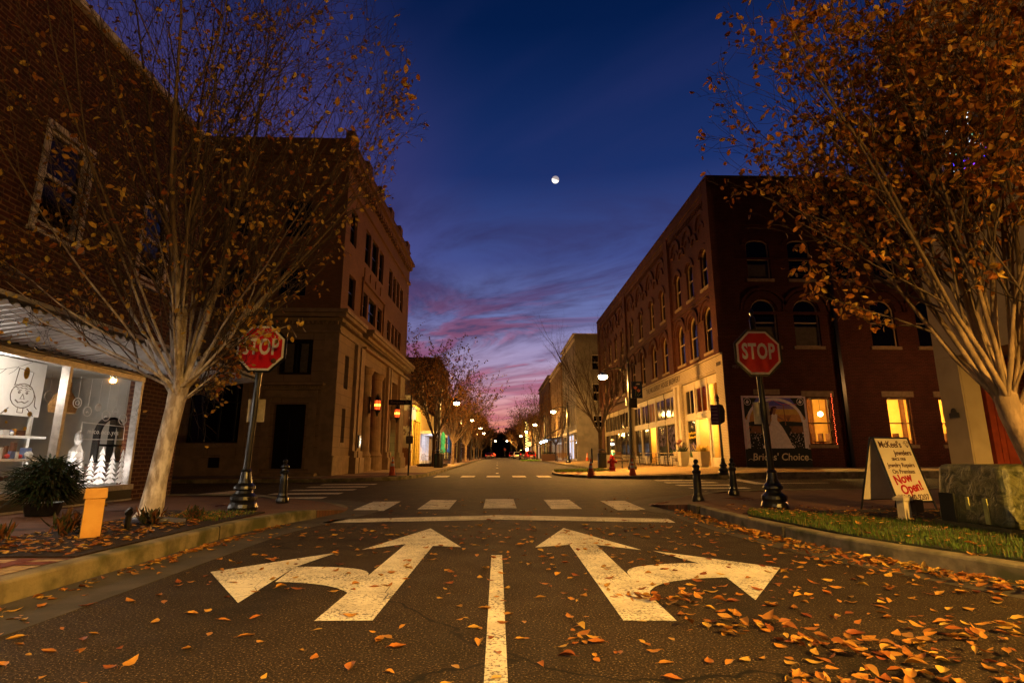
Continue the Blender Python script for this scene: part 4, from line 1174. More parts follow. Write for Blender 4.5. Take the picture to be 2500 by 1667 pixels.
for o in [u1, u2] + uo:
    w_ = window(LS, o, SH, PINKW, DGLASS, d=-.02, t=.075, rail=.52)
    b = MB(); LS.box(b, o[0] - .09, o[0] - .001, o[2] - .1, o[3] + .1, -.05, .035); LS.box(b, o[1] + .001, o[1] + .09, o[2] - .1, o[3] + .1, -.05, .035)
    LS.box(b, o[0] - .001, o[1] + .001, o[3] + .001, o[3] + .1, -.05, .035); LS.box(b, o[0] - .12, o[1] + .12, o[2] - .17, o[2] - .101, -.05, .09)
    b.build('casing', PINKW, w_)
# canopy of corrugated decking, rising outward
b = MB(); y0, y1, n = -12.0, 13.9, 620
def cz(x): return 2.70 + (x + 7.4) / 1.32 * .19
for i in range(n):
    ya = y0 + (y1 - y0) * i / n; yb = y0 + (y1 - y0) * (i + 1) / n
    za = .022 * (1 if (i // 2) % 2 else -1); zb = .022 * (1 if ((i + 1) // 2) % 2 else -1)
    b.face([(-7.38, ya, cz(-7.38) + za), (-6.1, ya, cz(-6.1) + za), (-6.1, yb, cz(-6.1) + zb), (-7.38, yb, cz(-7.38) + zb)])
b.build('canopy_deck', CORR, SH, w=1)
b = MB(); b.hexa([(-7.4, y0, 2.78), (-6.05, y0, 2.94), (-6.05, y1, 2.94), (-7.4, y1, 2.78), (-7.4, y0, 2.86), (-6.05, y0, 3.0), (-6.05, y1, 3.0), (-7.4, y1, 2.86)]); b.build('canopy_top', mat('canopy_edge_metal', (.42, .41, .42)), SH, w=1)
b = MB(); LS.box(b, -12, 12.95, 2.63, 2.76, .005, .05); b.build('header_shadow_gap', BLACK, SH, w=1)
b = MB()
LS.box(b, 3.0, 11.55, 2.52, 2.62, -.12, -.0); LS.box(b, 3.0, 11.55, .36, .46, -.12, .05); LS.box(b, 3.0, 11.55, .15, .18, .001, .05)
for u in (3.02, 6.2, 9.52, 11.46): LS.box(b, u - .035, u + .035, .46, 2.52, -.12, .02)
b.build('window_frame', ALU, SH, w=1)
b = MB(); LS.box(b, 3.0, 11.55, .18, .36, .001, .03); b.build('kick_plate', BLACK, SH, w=1)
for a, c in ((3.05, 6.16), (6.24, 9.48), (9.56, 11.42)):
    b = MB(); b.face([LS.P(a, .46, -.06), LS.P(c, .46, -.06), LS.P(c, 2.52, -.06), LS.P(a, 2.52, -.06)]); b.build('shop_window_pane', GLASS, SH, w=1)
b = MB(); room(b, -11.4, -7.52, 2.6, 12.6, .25, 2.75, 'x1'); b.build('shop_interior', mat('shop_wall', (.66, .63, .58), (.56, .53, .48), 2), SH, w=1)
b = MB(); b.box(-8.75, -8.65, 3.0, 10.55, 1.72, 2.72); b.build('white_valance', mat('cream_board', (.80, .78, .74), (.76, .74, .70)), SH, w=1)
# shelves and goods
b = MB()
b.box(-8.7, -8.4, 4.0, 10.5, 1.32, 1.36)
b.box(-8.4, -7.95, 4.0, 10.2, .92, .96)
for y in (4.1, 6.0, 7.8, 9.0, 10.1): b.box(-8.4, -8.36, y, y + .05, .27, .92); b.box(-8.0, -7.95, y, y + .05, .27, .92)
for y in (6.1, 8.2, 10.4): b.box(-8.7, -8.66, y, y + .06, .27, 1.72)
b.box(-8.4, -7.9, 10.4, 11.4, .56, .60)
b.build('shelf', WHITE, SH, w=1)
b = MB(); cs = [mat('goods_' + n_, c) for n_, c in (('red', (.35, .03, .02)), ('amber', (.55, .25, .04)), ('blue', (.10, .13, .25)), ('brown', (.10, .04, .02)), ('pink', (.5, .15, .22)), ('white', (.6, .6, .58)))]
for k in range(150):
    b.cur = random.choice((0, 1, 2, 3, 4, 5, 5, 5, 3)); y = random.uniform(6.1, 10.1); z = random.choice((.965, 1.365, .60)); x = (-8.2 if z < 1 else -8.55) + random.uniform(-.08, .08)
    w_ = random.uniform(.04, .14); h = random.uniform(.05, .28)
    if random.random() < .5: b.box(x - w_ / 2, x + w_ / 2, y, y + w_, z, z + h)
    else: b.ball((x, y, z + w_ / 2), w_ / 2, 5)
b.build('shop_goods', cs, SH, w=1)
b = MB(); b.lathe([(.05, 0), (.34, .02), (.37, .15), (.30, .30), (.16, .42), (.14, .6)], 12, (-8.15, 10.45, 1.78), (.5, .75)); b.build('wicker_basket', mat('wicker', (.22, .11, .03), (.14, .07, .02), 30), SH, w=1)
b = MB()
N = 12
for i in range(N):
    a0, a1 = math.pi * i / N, math.pi * (i + 1) / N
    for r0, r1 in ((.40, .46),):
        f = lambda r, a: (-7.85, 11.45 + r * .8 * math.cos(a), 1.42 + r * .8 * math.sin(a))
        b.hexa([f(r0, a0), f(r1, a0), f(r1, a1), f(r0, a1)] + [(p[0] - .12, p[1], p[2]) for p in (f(r0, a0), f(r1, a0), f(r1, a1), f(r0, a1))])
b.box(-7.97, -7.85, 11.08, 11.13, .9, 1.42); b.box(-7.97, -7.85, 11.77, 11.82, .9, 1.42); b.box(-7.97, -7.85, 11.08, 11.82, .88, .93); b.box(-7.97, -7.85, 11.5, 11.54, .93, 1.74); b.box(-7.97, -7.85, 11.13, 11.77, 1.2, 1.24)
b.build('arched_shelf', BLACK, SH, w=1)
b = MB(); b.lathe([(.12, 0), (.20, .1), (.18, .5), (.06, .62), (.1, .7), (.09, .82), (.02, .9)], 12, (-8.1, 10.9, .60), (.7, .7)); b.build('mannequin', mat('mannequin_grey', (.42, .40, .38)), SH, w=1)
b = MB(); b.box(-8.2, -8.0, 11.3, 11.7, .5, .86); b.build('folded_clothes', mat('dusty_pink', (.42, .24, .22), (.2, .22, .2), 9, stretch=(1, 1, 5)), SH, w=1)
light('shop_light', 'POINT', Vector((-8.1, 6.2, 2.2)) - SH.location, 72, (1, .88, .74), SH, .25)
light('shop_light', 'POINT', Vector((-8.1, 8.9, 2.2)) - SH.location, 72, (1, .88, .74), SH, .25)
light('shop_light', 'POINT', Vector((-7.9, 10.6, .8)) - SH.location, 34, (1, .90, .80), SH, .2)
b = MB(); b.ball((-8.3, 11.15, 1.3), .035, 6); b.ball((-8.6, 9.8, .95), .02, 5); b.build('small_bulb', emitmat('warm_bulb', (1, .7, .25), 14), SH, w=1)
# drawings on the glass
def chalk():
    m = bpy.data.materials.new('window_chalk'); m.use_nodes = True; t_ = NT(m.node_tree); bb = t_.n['Principled BSDF']; bb.inputs['Base Color'].default_value = (.8, .76, .72, 1)
    td = t_.new('ShaderNodeBsdfTranslucent'); t_.put(td.inputs[0], (.85, .82, .78)); mx = t_.new('ShaderNodeMixShader'); mx.inputs[0].default_value = .6
    t_.l.new(bb.outputs[0], mx.inputs[1]); t_.l.new(td.outputs[0], mx.inputs[2]); t_.l.new(mx.outputs[0], t_.n['Material Output'].inputs[0]); return m
DW = chalk(); DG = mat('window_grey_line', (.28, .23, .19)); DY = mat('window_gold', (.50, .30, .02), (.3, .2, .03), 12)
def gl(pts, r=.008, b=None): b.tube([LS.P(u, z, -.05) for u, z in pts], r, 4)
def circ(c, r, n=16, sx=1.0): return [(c[0] + sx * r * math.cos(2 * math.pi * k / n), c[1] + r * math.sin(2 * math.pi * k / n)) for k in range(n + 1)]
b = MB()
cx, czz = 8.72, 1.93
gl(circ((cx, czz), .19, sx=1.15), .007, b)
gl([(cx - .17, czz + .16), (cx - .14, czz + .42), (cx - .02, czz + .40), (cx + .13, czz + .39), (cx + .10, czz + .15)], .007, b)
gl([(cx - .18 + .04 * k, czz + .15 + (.012 if k % 2 else 0)) for k in range(9)], .007, b)
gl([(cx - .18 + .04 * k, czz + .115 + (.012 if k % 2 else 0)) for k in range(9)], .007, b)
gl([(cx + .18, czz + .1), (cx + .24, czz + .0), (cx + .25, czz - .14), (cx + .3, czz - .18)], .007, b)
gl([(cx - .21, czz - .2), (cx - .32, czz - .3)], .007, b); gl([(cx + .12, czz - .19), (cx + .25, czz - .3)], .007, b)
gl([(cx, czz + .03), (cx - .04, czz - .05), (cx + .04, czz - .05), (cx, czz + .03)], .006, b)
gl([(cx - .12, czz - .07), (cx - .06, czz - .11), (cx, czz - .09), (cx + .06, czz - .11), (cx + .12, czz - .07)], .009, b)
for s_ in (-.07, .07): gl(circ((cx + s_, czz + .05), .016, 8), .008, b); gl([(cx + s_ - .04, czz + .09), (cx + s_ + .04, czz + .085)], .006, b)
gl([(cx - .05, czz - .19), (cx - .05, czz - .26), (cx + .05, czz - .26), (cx + .05, czz - .19)], .006, b)
gl(circ((9.22, 1.98), .085), .007, b); gl([(9.22, 2.07), (9.22, 2.4)], .003, b)
b.build('window_drawing', DG, SH, w=1)
b = MB()
for (u, z, r) in ((cx - .0, czz + .36, .07), (cx + .19, czz - .27, .06), (cx - .25, czz - .25, .04), (cx + .15, czz - .5, .045), (cx - .2, czz - .42, .03)):
    b.face([LS.P(u + r * .8 * math.cos(a), z + r * math.sin(a) * (1.4 if r > .065 else .7), -.048) for a in [2 * math.pi * k / 12 for k in range(12)]])
b.build('window_gold_patch', DY, SH, w=1)
b = MB()
for (u, z, r, fill) in ((9.86, 1.93, .085, 2), (10.13, 1.80, .085, 1), (10.38, 1.89, .065, 3), (10.62, 1.76, .095, 1), (10.86, 1.86, .065, 1), (11.1, 1.72, .10, 1)):
    gl(circ((u, z), r, 14, 1.15), .008, b); gl([(u, z + r), (u, 2.4)], .003, b)
    if fill == 3:
        for k in range(5): gl([(u - .06, z - .04 + k * .022), (u + .06, z - .04 + k * .022)], .007, b)
    if fill == 2: gl(circ((u, z), r * .5, 8), .008, b)
    if fill == 1: gl([(u - r * .4, z - r * .3), (u, z), (u + r * .3, z - r * .3)], .009, b)
gl([(10.05, 1.30), (11.2, 1.33), (11.18, 1.58), (10.05, 1.60), (10.05, 1.30)], .007, b)
gl([(7.9, .75 + .02 * math.sin(k)) if 0 else (7.2 + k * .1, .93 + .025 * (k % 2)) for k in range(18)], .008, b)
gl([(7.7, .5), (7.75, .85), (7.9, .95), (8.0, .85), (8.0, .5)], .009, b)
addtext(b, 'mico.oco.yes', .13, lambda a, c, d: LS.P(10.62 + a, 1.45 + c + a * -.0, -.05 + d), space=1.2)
# white fir trees
for (u, w_, h) in ((9.72, .13, .42), (10.08, .27, .72), (10.42, .16, .5), (10.68, .22, .66), (10.98, .2, .55), (11.25, .16, .62)):
    L_ = []; n = 6
    for k in range(n):
        z1 = .5 + h * (1 - k / n); ww = w_ * (.25 + .75 * (k + 1) / n); z0 = .5 + h * (1 - (k + 1.25) / n)
        b.face([LS.P(u, z1 + .03, -.049 + .0005 * k), LS.P(u + ww * .6, (z0 + z1) / 2, -.049 + .0005 * k), LS.P(u + ww, max(z0, .49), -.049 + .0005 * k), LS.P(u + ww * .3, max(z0 + .03, .5), -.049 + .0005 * k), LS.P(u, max(z0, .48), -.049 + .0005 * k),
                LS.P(u - ww * .35, max(z0 + .03, .5), -.049 + .0005 * k), LS.P(u - ww, max(z0, .49), -.049 + .0005 * k), LS.P(u - ww * .6, (z0 + z1) / 2, -.049 + .0005 * k)])
b.build('window_painting', DW, SH, w=1)

# ------------------------------------------------------------------ near right building with recessed porch
RB = thing('stucco_building', 'cream stucco corner building on the right with red framed porch and stained glass', 'building', (8, 6, .15))
RS = Fac((8.0, 0), (0, 1), (-1, 0)); RN = Fac((0, 9.12), (1, 0), (0, -1))
sgw = (7.85, 8.75, 5.7, 7.2, .45)
b = MB(); wall(b, RS, -8, 9.6, 2.72, 9.3, [sgw], .3)
RS.box(b, 9.13, 9.6, .1, 2.715, -.25, .004); b.face([(8, 9.6, 0), (8, 9.6, 9.3), (20, 9.6, 9.3), (20, 9.6, 0)])
b.face([(8, -8, 2.72), (8, 9.12, 2.72), (12, 9.12, 2.72), (12, -8, 2.72)]); b.face([(8, -8, 9.3), (8, 9.6, 9.3), (20, 9.6, 9.3), (20, -8, 9.3)])
RN.box(b, 8.02, 8.32, .1, 2.71, -.3, 0)
b.build('wall', CREAM, RB, w=1)
b = MB(); RS.box(b, -8, 9.68, 9.3, 9.45, -.3, .1); b.build('coping', CREAM, RB, w=1)
b = MB(); RN.box(b, 8.36, 8.42, .1, 2.6, -.1, .04); RN.box(b, 8.86, 8.95, .1, 2.6, -.1, .04); RN.box(b, 8.36, 8.95, 2.55, 2.68, -.1, .05); RN.box(b, 8.42, 8.86, .1, 2.55, -.12, -.06)
RN.box(b, 8.56, 8.60, .9, 2.5, -.06, -.045); RN.box(b, 8.66, 8.69, .3, 2.5, -.06, -.045)
b.build('red_door', mat('red_brown_paint', (.24, .04, .018), (.16, .025, .012), 4, .5), RB, w=1)
b = MB(); b.face([RN.P(8.95, .0), RN.P(12, .0), RN.P(12, 2.72), RN.P(8.95, 2.72)]); b.face([(12, -8, 0), (12, 9.12, 0), (12, 9.12, 2.72), (12, -8, 2.72)])
b.build('porch_wall', brick('bright_brick', (.34, .085, .035), (.27, .06, .025), (.42, .27, .13), .2, .068, .009, blotch=.2), RB, w=1)
b = MB(); RN.box(b, 9.02, 9.32, 1.72, 1.95, 0, .05); b.build('mailbox', BLACK, RB, w=1)
b = MB(); P_ = [(9.26, 1.66), (9.46, 1.66), (9.46, 1.74)] + [(9.36 + .055 * math.cos(math.pi * k / 8), 1.755 + .075 * math.sin(math.pi * k / 8)) for k in range(9)] + [(9.26, 1.74)]
b.prism(P_, lambda a, c, d: RS.P(a, c, d), 0, .02); b.build('house_plaque', mat('dark_plaque', (.02, .016, .014), (.05, .04, .03), 60), RB, w=1)
b = MB(); b.face([RS.P(*p, -.15) for p in outline(sgw, .02)]); b.build('window_dark_glass', DGLASS, RB, w=1)
b = MB(); cols = [emitmat('stained_' + n_, c, s_) for n_, c, s_ in (('blue', (.06, .03, 1), 6), ('violet', (.22, .03, 1), 6), ('white', (.75, .85, 1), 4), ('green', (.4, .9, .5), 1.0), ('pale', (1, .9, .8), 1.2))]
for k in range(60):
    u = random.uniform(7.92, 8.68); z = random.uniform(5.8, 6.95)
    b.cur = random.choice((2, 2, 3, 4, 2) if z > 6.2 else (0, 1, 2, 0, 1)); r = random.uniform(.03, .07); a = random.random()
    b.face([RS.P(u + r * math.cos(a + q) * (1 if q % 2 < 1 else .6), z + r * 1.6 * math.sin(a + q), -.14 + .0006 * (k % 20)) for q in (0, 1.4, 3.0, 4.6)])
b.build('stained_glass', cols, RB, w=1)
b = MB()
for u in (8.1, 8.3, 8.5): RS.box(b, u - .02, u + .02, 5.72, 6.95, -.13, -.1)
for z in (6.0, 6.35, 6.7): RS.box(b, 7.87, 8.73, z - .015, z + .015, -.125, -.1)
b.build('leading', BLACK, RB, w=1)

# ------------------------------------------------------------------ farther buildings
def bldg(label, X, side, y0, y1, zt, wm, rows, ncol, ground=None, endwin=(), ww=1.0, depth=10, gm=None, trim=TRIMC, name='row_building', zg=.3):
    t = thing(name, label, 'building', (X, y0, zg)); sg_ = -1 if side == 'R' else 1
    Sd = Fac((X, 0), (0, 1), (sg_, 0)); En = Fac((0, y0), (1, 0), (0, -1)); xb = X - sg_ * depth
    cw = (y1 - y0) / ncol; ops = []
    for (za, zb, r) in rows:
        for k in range(ncol): c = y0 + cw * (k + .5); ops.append((c - ww / 2, c + ww / 2, za, zb, r))
    go = (y0 + .6, y1 - .6, zg, 3.5)
    b = MB(); wall(b, Sd, y0, y1, 0, zt, ops + ([go] if ground else []), .25)
    e0, e1 = sorted((X, xb)); wall(b, En, e0, e1, 0, zt, endwin, .25)
    b.face([(X, y1, 0), (X, y1, zt), (xb, y1, zt), (xb, y1, 0)]); b.face([(X, y0, zt - .3), (X, y1, zt - .3), (xb, y1, zt - .3), (xb, y0, zt - .3)])
    b.build('wall', wm, t, w=1)
    b = MB(); Sd.box(b, y0, y1, zt, zt + .15, -.3, .25); Sd.box(b, y0, y1, zt - .7, zt - .5, 0, .2); Sd.box(b, y0, y1, 3.7, 3.95, 0, .15); En.box(b, e0, e1, zt, zt + .12, -.2, .05)
    b.build('cornice', trim, t, w=1)
    for o in ops: window(Sd, o, t, trim, DGLASS, t=.08)
    for o in endwin: window(En, o, t, trim, DGLASS, t=.08)
    if ground:
        b = MB(); n = max(2, int((y1 - y0) / 2.2))
        for k in range(n + 1): u = go[0] + (go[1] - go[0]) * k / n; Sd.box(b, u - .08, u + .08, zg, 3.5, -.2, -.02)
        Sd.box(b, go[0], go[1], zg, zg + .45, -.2, -.05); Sd.box(b, go[0], go[1], 2.75, 2.9, -.2, -.05); b.build('shopfront', trim, t, w=1)
        for k in range(n):
            u = go[0] + (go[1] - go[0]) * k / n; v_ = go[0] + (go[1] - go[0]) * (k + 1) / n
            b = MB(); b.face([Sd.P(u + .08, zg + .45, -.15), Sd.P(v_ - .08, zg + .45, -.15), Sd.P(v_ - .08, 3.5, -.15), Sd.P(u + .08, 3.5, -.15)])
            b.build('lit_window' if ground[k % len(ground)] else 'dark_window', ground[k % len(ground)] or DGLASS, t, w=1)
    return t, Sd, En
GLW = emitmat('cool_shop_glow', (.75, .80, 1), 1.0); GLY = emitmat('yellow_shop_glow', (1, .62, .12), .9); GLO = emitmat('dim_orange_glow', (1, .40, .10), .25)
rw = [(4.6, 6.7, .0), (7.9, 10.0, .0), (11.0, 13.0, .0)]
bldg('pale four storey building beyond the brick corner building', 9.0, 'R', 62, 75, 15.0, WPLAST, rw, 5, [None, GLW, GLW, None], [(10.9, 12.3, 10.8, 12.6), (10.9, 12.3, 7.2, 9.2), (10.9, 12.3, 4.2, 5.6)], trim=PINKW)
t, Sd, En = bldg('tan building with lit metal awning, second past the brick corner', 8.8, 'R', 75.05, 90, 13.8, brick('tan_far_brick', (.30, .20, .12), (.26, .17, .10), (.2, .15, .1), .24, .09, .01), rw[:2] + [(10.6, 12.2, 0)], 5, [None, None, GLO, GLW], trim=TRIMC)
b = MB(); b.hexa([Sd.P(75.3, 3.55, 0), Sd.P(89.5, 3.55, 0), Sd.P(89.5, 3.2, 2.4), Sd.P(75.3, 3.2, 2.4), Sd.P(75.3, 3.65, 0), Sd.P(89.5, 3.65, 0), Sd.P(89.5, 3.4, 2.4), Sd.P(75.3, 3.4, 2.4)])
for u in (75.5, 80, 85, 89.2): b.tube([Sd.P(u, 4.9, 0), Sd.P(u, 3.45, 2.3)], .04, 5)
b.build('awning', mat('awning_metal', (.05, .05, .06)), t, w=1)
for u in (77, 81, 86):
    b = MB(); b.ball(Sd.P(u, 3.12, 2.0), .14, 6); b.build('awning_light', emitmat('cool_lamp', (.62, .75, 1), 30), t, w=1)
    light('awning_lamp', 'POINT', Vector(Sd.P(u, 2.9, 1.8)) - t.location, 60, (.7, .8, 1), t, .1)
bldg('dark brown brick building, third past the brick corner', 8.6, 'R', 90.05, 112, 14.2, BRKD, rw[:2] + [(10.4, 12.2, .4)], 7, [None, GLO, None, GLY], trim=mat('brown_trim', (.16, .11, .07)))
bldg('low far shop row at the end of the right side', 8.8, 'R', 112.05, 150, 7.2, mat('far_wall', (.26, .22, .17)), [(4.6, 6.2, 0)], 10, [GLY, None, GLW, None, GLO, None], trim=TRIMC)
# left side
PL = brick('far_dark_brick', (.05, .02, .013), (.04, .016, .01), (.04, .025, .018), .22, .08, .01)
t = thing('low_building', 'low patched stucco and brick building with yellow shopfront after the bank', 'building', (-6.9, 44.6, .3))
En = Fac((0, 44.6), (1, 0), (0, -1)); Sd = Fac((-6.9, 0), (0, 1), (1, 0))
b = MB(); wall(b, En, -14, -6.9, 0, 5.9, (), .2); b.face([(-6.9, 44.6, 5.6), (-6.9, 61, 5.2), (-14, 61, 5.2), (-14, 44.6, 5.6)]); b.build('end_wall', PATCH, t, w=1)
b = MB(); wall(b, Sd, 44.6, 61, 0, 5.2, [(45.2, 49.0, .25, 3.9), (49.6, 60.6, .25, 3.0)], .4); b.build('wall', mat('yellow_plaster', (.55, .42, .14), (.5, .36, .1), 2), t, w=1)
b = MB()
for u in (45.25, 46.4, 47.7, 48.9): Sd.box(b, u, u + .22, .25, 3.9, -.3, .04)
Sd.box(b, 45.2, 49.0, 3.9, 4.1, 0, .1); b.build('yellow_pilaster', mat('yellow_trim', (.62, .45, .08)), t, w=1)
b = MB(); Sd.box(b, 49.4, 60.8, 3.0, 3.25, 0, 1.4); b.build('white_canopy', WHITE, t, w=1)
b = MB(); b.face([Sd.P(45.2, .25, -.3), Sd.P(49, .25, -.3), Sd.P(49, 3.9, -.3), Sd.P(45.2, 3.9, -.3)]); b.build('dark_window', DGLASS, t, w=1)
for a, c in ((49.65, 51.2), (51.35, 52.9), (53.05, 54.6), (54.75, 56.3)):
    b = MB(); b.face([Sd.P(a, .5, -.3), Sd.P(c, .5, -.3), Sd.P(c, 2.9, -.3), Sd.P(a, 2.9, -.3)]); b.build('lit_window', emitmat('cool_white_shop', (.80, .80, 1), 1.3), t, w=1)
b = MB(); b.face([Sd.P(56.4, .5, -.3), Sd.P(60.6, .5, -.3), Sd.P(60.6, 2.9, -.3), Sd.P(56.4, 2.9, -.3)]); b.build('dim_window', GLO, t, w=1)
b = MB()
for u in (49.6, 51.2, 52.9, 54.6, 56.3, 60.5): Sd.box(b, u, u + .13, .25, 3.0, -.3, -.05)
Sd.box(b, 49.6, 60.6, .25, .6, -.28, -.06); b.build('shopfront', WHITE, t, w=1)
light('shop_light', 'POINT', Vector(Sd.P(52.5, 2.6, .7)) - t.location, 60, (.85, .85, 1), t, .2)
light('wall_light', 'POINT', Vector((-6.4, 43.6, 4.6)) - t.location, 90, (1, .68, .2), t, .1)
b = MB(); b.box(-6.85, -6.6, 44.1, 44.5, 3.9, 4.9); b.build('lit_sign', emitmat('lit_sign_glow', (1, .72, .3), 1.2), t, w=1)
bldg('dark tall brick building behind the first street trees on the left', -6.9, 'L', 61.05, 76, 11.9, PL, [(4.6, 6.4, 0), (8, 10, 0)], 5, [GLO, None, GLY], trim=PL)
bldg('dark mid height building far down the left side', -6.9, 'L', 76.05, 100, 9.4, PL, [(4.8, 6.6, 0)], 8, [GLY, GLO, None, None], trim=PL)
bldg('far low building at the end of the left side', -6.9, 'L', 100.05, 150, 7.5, PL, [(4.6, 6.2, 0)], 9, [None, GLY, None, GLW], trim=PL)
t = thing('dark_building', 'black roofline block rising behind the low stucco building', 'building', (-9, 52, 0))
b = MB(); b.box(-20, -9.2, 52, 61, 0, 9.6); b.box(-9.9, -9.2, 58.9, 60.5, 9.6, 10.2); b.build('wall', PL, t, w=1)
# wooden yard gate
t = thing('wooden_gate', 'brown board gate in front of the peeling stucco wall', 'gate', (-7.0, 43.8, .3))
b = MB()
for k in range(11): b.box(-1.75 + k * .16, -1.61 + k * .16, 0, .05, .08, 1.35 - .02 * (k % 3))
b.box(-1.8, .02, .055, .1, .3, .4); b.box(-1.8, .02, .055, .1, 1.05, 1.15); b.box(-1.85, -1.75, -.02, .1, 0, 1.45); b.box(0, .1, -.02, .1, 0, 1.45)
b.build('boards', WOOD, t)

# ================================================================== STREET LAMPS
def lamp_proto(power, label, head=1.42, banner=False):
    t = thing('street_lamp', label, 'street lamp', (0, 0, 0), 0, 'arm street lamps along the street')
    b = MB(); b.lathe([(.24, 0), (.24, .28), (.20, .32), (.16, .55), (.13, .75), (.105, .8), (.10, 2.2), (.085, 5.6), (.05, 5.9)], 14); b.ball((0, 0, 5.98), .09, 8)
    b.build('pole', BLACK, t)
    b = MB(); b.tube([(0, 0, 5.45), (-.5, 0, 5.62), (-head + .25, 0, 5.52), (-head, 0, 5.40)], .035, 6); b.tube([(0, 0, 5.0), (-.45, 0, 5.55)], .02, 5); b.build('arm', BLACK, t)
    b = MB(); b.lathe([(.05, .16), (.13, .10), (.30, .0), (.31, -.05)], 14, (-head, 0, 5.22)); b.build('lamp_shade', BLACK, t)
    b = MB(); b.ball((-head, 0, 5.10), .25, 10, (1, 1, .55)); b.build('lamp_globe', LAMPW, t)
    if banner:
        light('lamp_light', 'SPOT', (-head, 0, 4.98), power, (1, .47, .09), t, .12, (R(160), .4)); light('lens_spill', 'POINT', (-head, 0, 4.80), power * .36, (1, .42, .07), t, .12)
    else: light('lamp_light', 'POINT', (-head, 0, 4.85), power, (1, .47, .09), t, .12)
    return t
G_L = 'arm street lamps along the street'
L1 = lamp_proto(5500, 'nearest lit street lamp on the right with tulip banner on its pole', banner=True)
L1.location = (7.24, 29.7, .20)
b = MB(); b.box(.14, .74, -.008, .008, 3.95, 4.85); b.build('banner', NAVY, L1)
for z_ in (4.87, 3.93):
    b = MB(); b.tube([(0, 0, z_), (.76, 0, z_)], .012, 5); b.build('banner_rod', BLACK, L1)
b = MB()
for cx, cz_ in ((.36, 4.52), (.53, 4.36)):
    b.prism([(cx - .10, cz_ + .08), (cx - .09, cz_ - .04), (cx, cz_ - .11), (cx + .09, cz_ - .04), (cx + .10, cz_ + .08), (cx + .05, cz_ + .03), (cx, cz_ + .10), (cx - .05, cz_ + .03)], lambda a, c, d: (a, d, c), -.014, -.009)
b.build('tulip_flower', mat('tulip_red', (.75, .10, .03), (.8, .35, .15), 14), L1)
b = MB()
for p in ([(.36, 4.42), (.37, 4.2), (.32, 4.03)], [(.53, 4.26), (.47, 4.15), (.42, 4.03)], [(.66, 4.2), (.55, 4.1), (.50, 4.02)]): b.tube([(x, -.012, z) for x, z in p], .012, 4)
b.build('tulip_stem', mat('stem_green', (.25, .30, .08)), L1)
b = MB(); addtext(b, 'our', .12, lambda a, c, d: (.52 + a, -.011 + d, 4.72 + c), bold=.005); b.tube([(.36, -.011, 4.69), (.6, -.011, 4.69)], .006, 4); b.build('lettering', SIGNW, L1)
b = MB(); b.box(-.2, -.1, -.05, .05, 3.55, 3.95); b.build('meter_box', mat('grey_box', (.5, .45, .38)), L1)
b = MB(); b.box(-.05, .4, -.1, .1, 3.4, 3.92); b.build('junction_box', BLACK, L1)


def lampcopy(x, y, side, lab, power=None):
    c = dup(base_lamp, (x, y, zr(y) + .12), 0 if side == 'R' else math.pi, lab, G_L); return c
base_lamp = lamp_proto(3000, 'second lit street lamp on the right past the bare tree')
base_lamp.location = (7.05, 55, .3)
lampcopy(6.9, 80, 'R', 'third lit street lamp on the right, among leafy trees')
lampcopy(6.9, 104, 'R', 'fourth small street lamp far down the right side')
lampcopy(6.9, 128, 'R', 'fifth tiny street lamp far down the right side')
lampcopy(-4.86, 46, 'L', 'nearest lit street lamp on the left, glowing in the leaves')
lampcopy(-4.68, 70, 'L', 'second street lamp on the left above the trees')
lampcopy(-4.2, 90, 'L', 'third street lamp on the left, smaller and flat looking')
lampcopy(-4.2, 112, 'L', 'fourth street lamp on the left near the arching tree')
lampcopy(-2.0, 172, 'L', 'far starry street lamp left of the street end', )
lampcopy(4.4, 172, 'R', 'far bright street lamp against the orange sky')
SR_ = dup(base_lamp, (22.5, 20.8, .15), 0, 'street lamp on the side street beyond the right edge', G_L)
for ch in list(SR_.children):
    if ch.type == 'LIGHT': ch.data = ch.data.copy(); ch.data.energy = 420; ch.data.color = (1, .40, .08)
# the two lamps behind the photographer that light the foreground
NR = dup(base_lamp, (6.9, -3.2, .15), 0, 'street lamp on the right kerb behind the viewpoint', G_L)
NL = dup(base_lamp, (-5.2, -2.2, .15), math.pi, 'street lamp on the left kerb behind the viewpoint', G_L)
for T_, pw, col in ((NR, 20500, (1, .52, .095)), (NL, 3300, (1, .70, .40))):
    for ch in list(T_.children):
        if ch.type == 'LIGHT': bpy.data.objects.remove(ch)
    light('lamp_light', 'SPOT', (-1.42, 0, 4.98), pw, col, T_, .12, (R(162), .40)); light('lens_spill', 'POINT', (-1.42, 0, 4.80), pw * (.10 if T_ is NR else .02), col, T_, .12)

# ================================================================== SIGNS AND POSTS
def fluted_base(b, r=.06, h=.62, s=1.0):
    b.lathe([(.215 * s, 0), (.225 * s, .05), (.21 * s, .10), (.19 * s, .13), (.205 * s, .17), (.20 * s, .22), (.14 * s, .27), (.125 * s, .31), (.165 * s, .34), (.16 * s, .38), (.11 * s, .43), (.088 * s, .5), (.075 * s, .6), (.085 * s, .62), (r, .65)], 20)


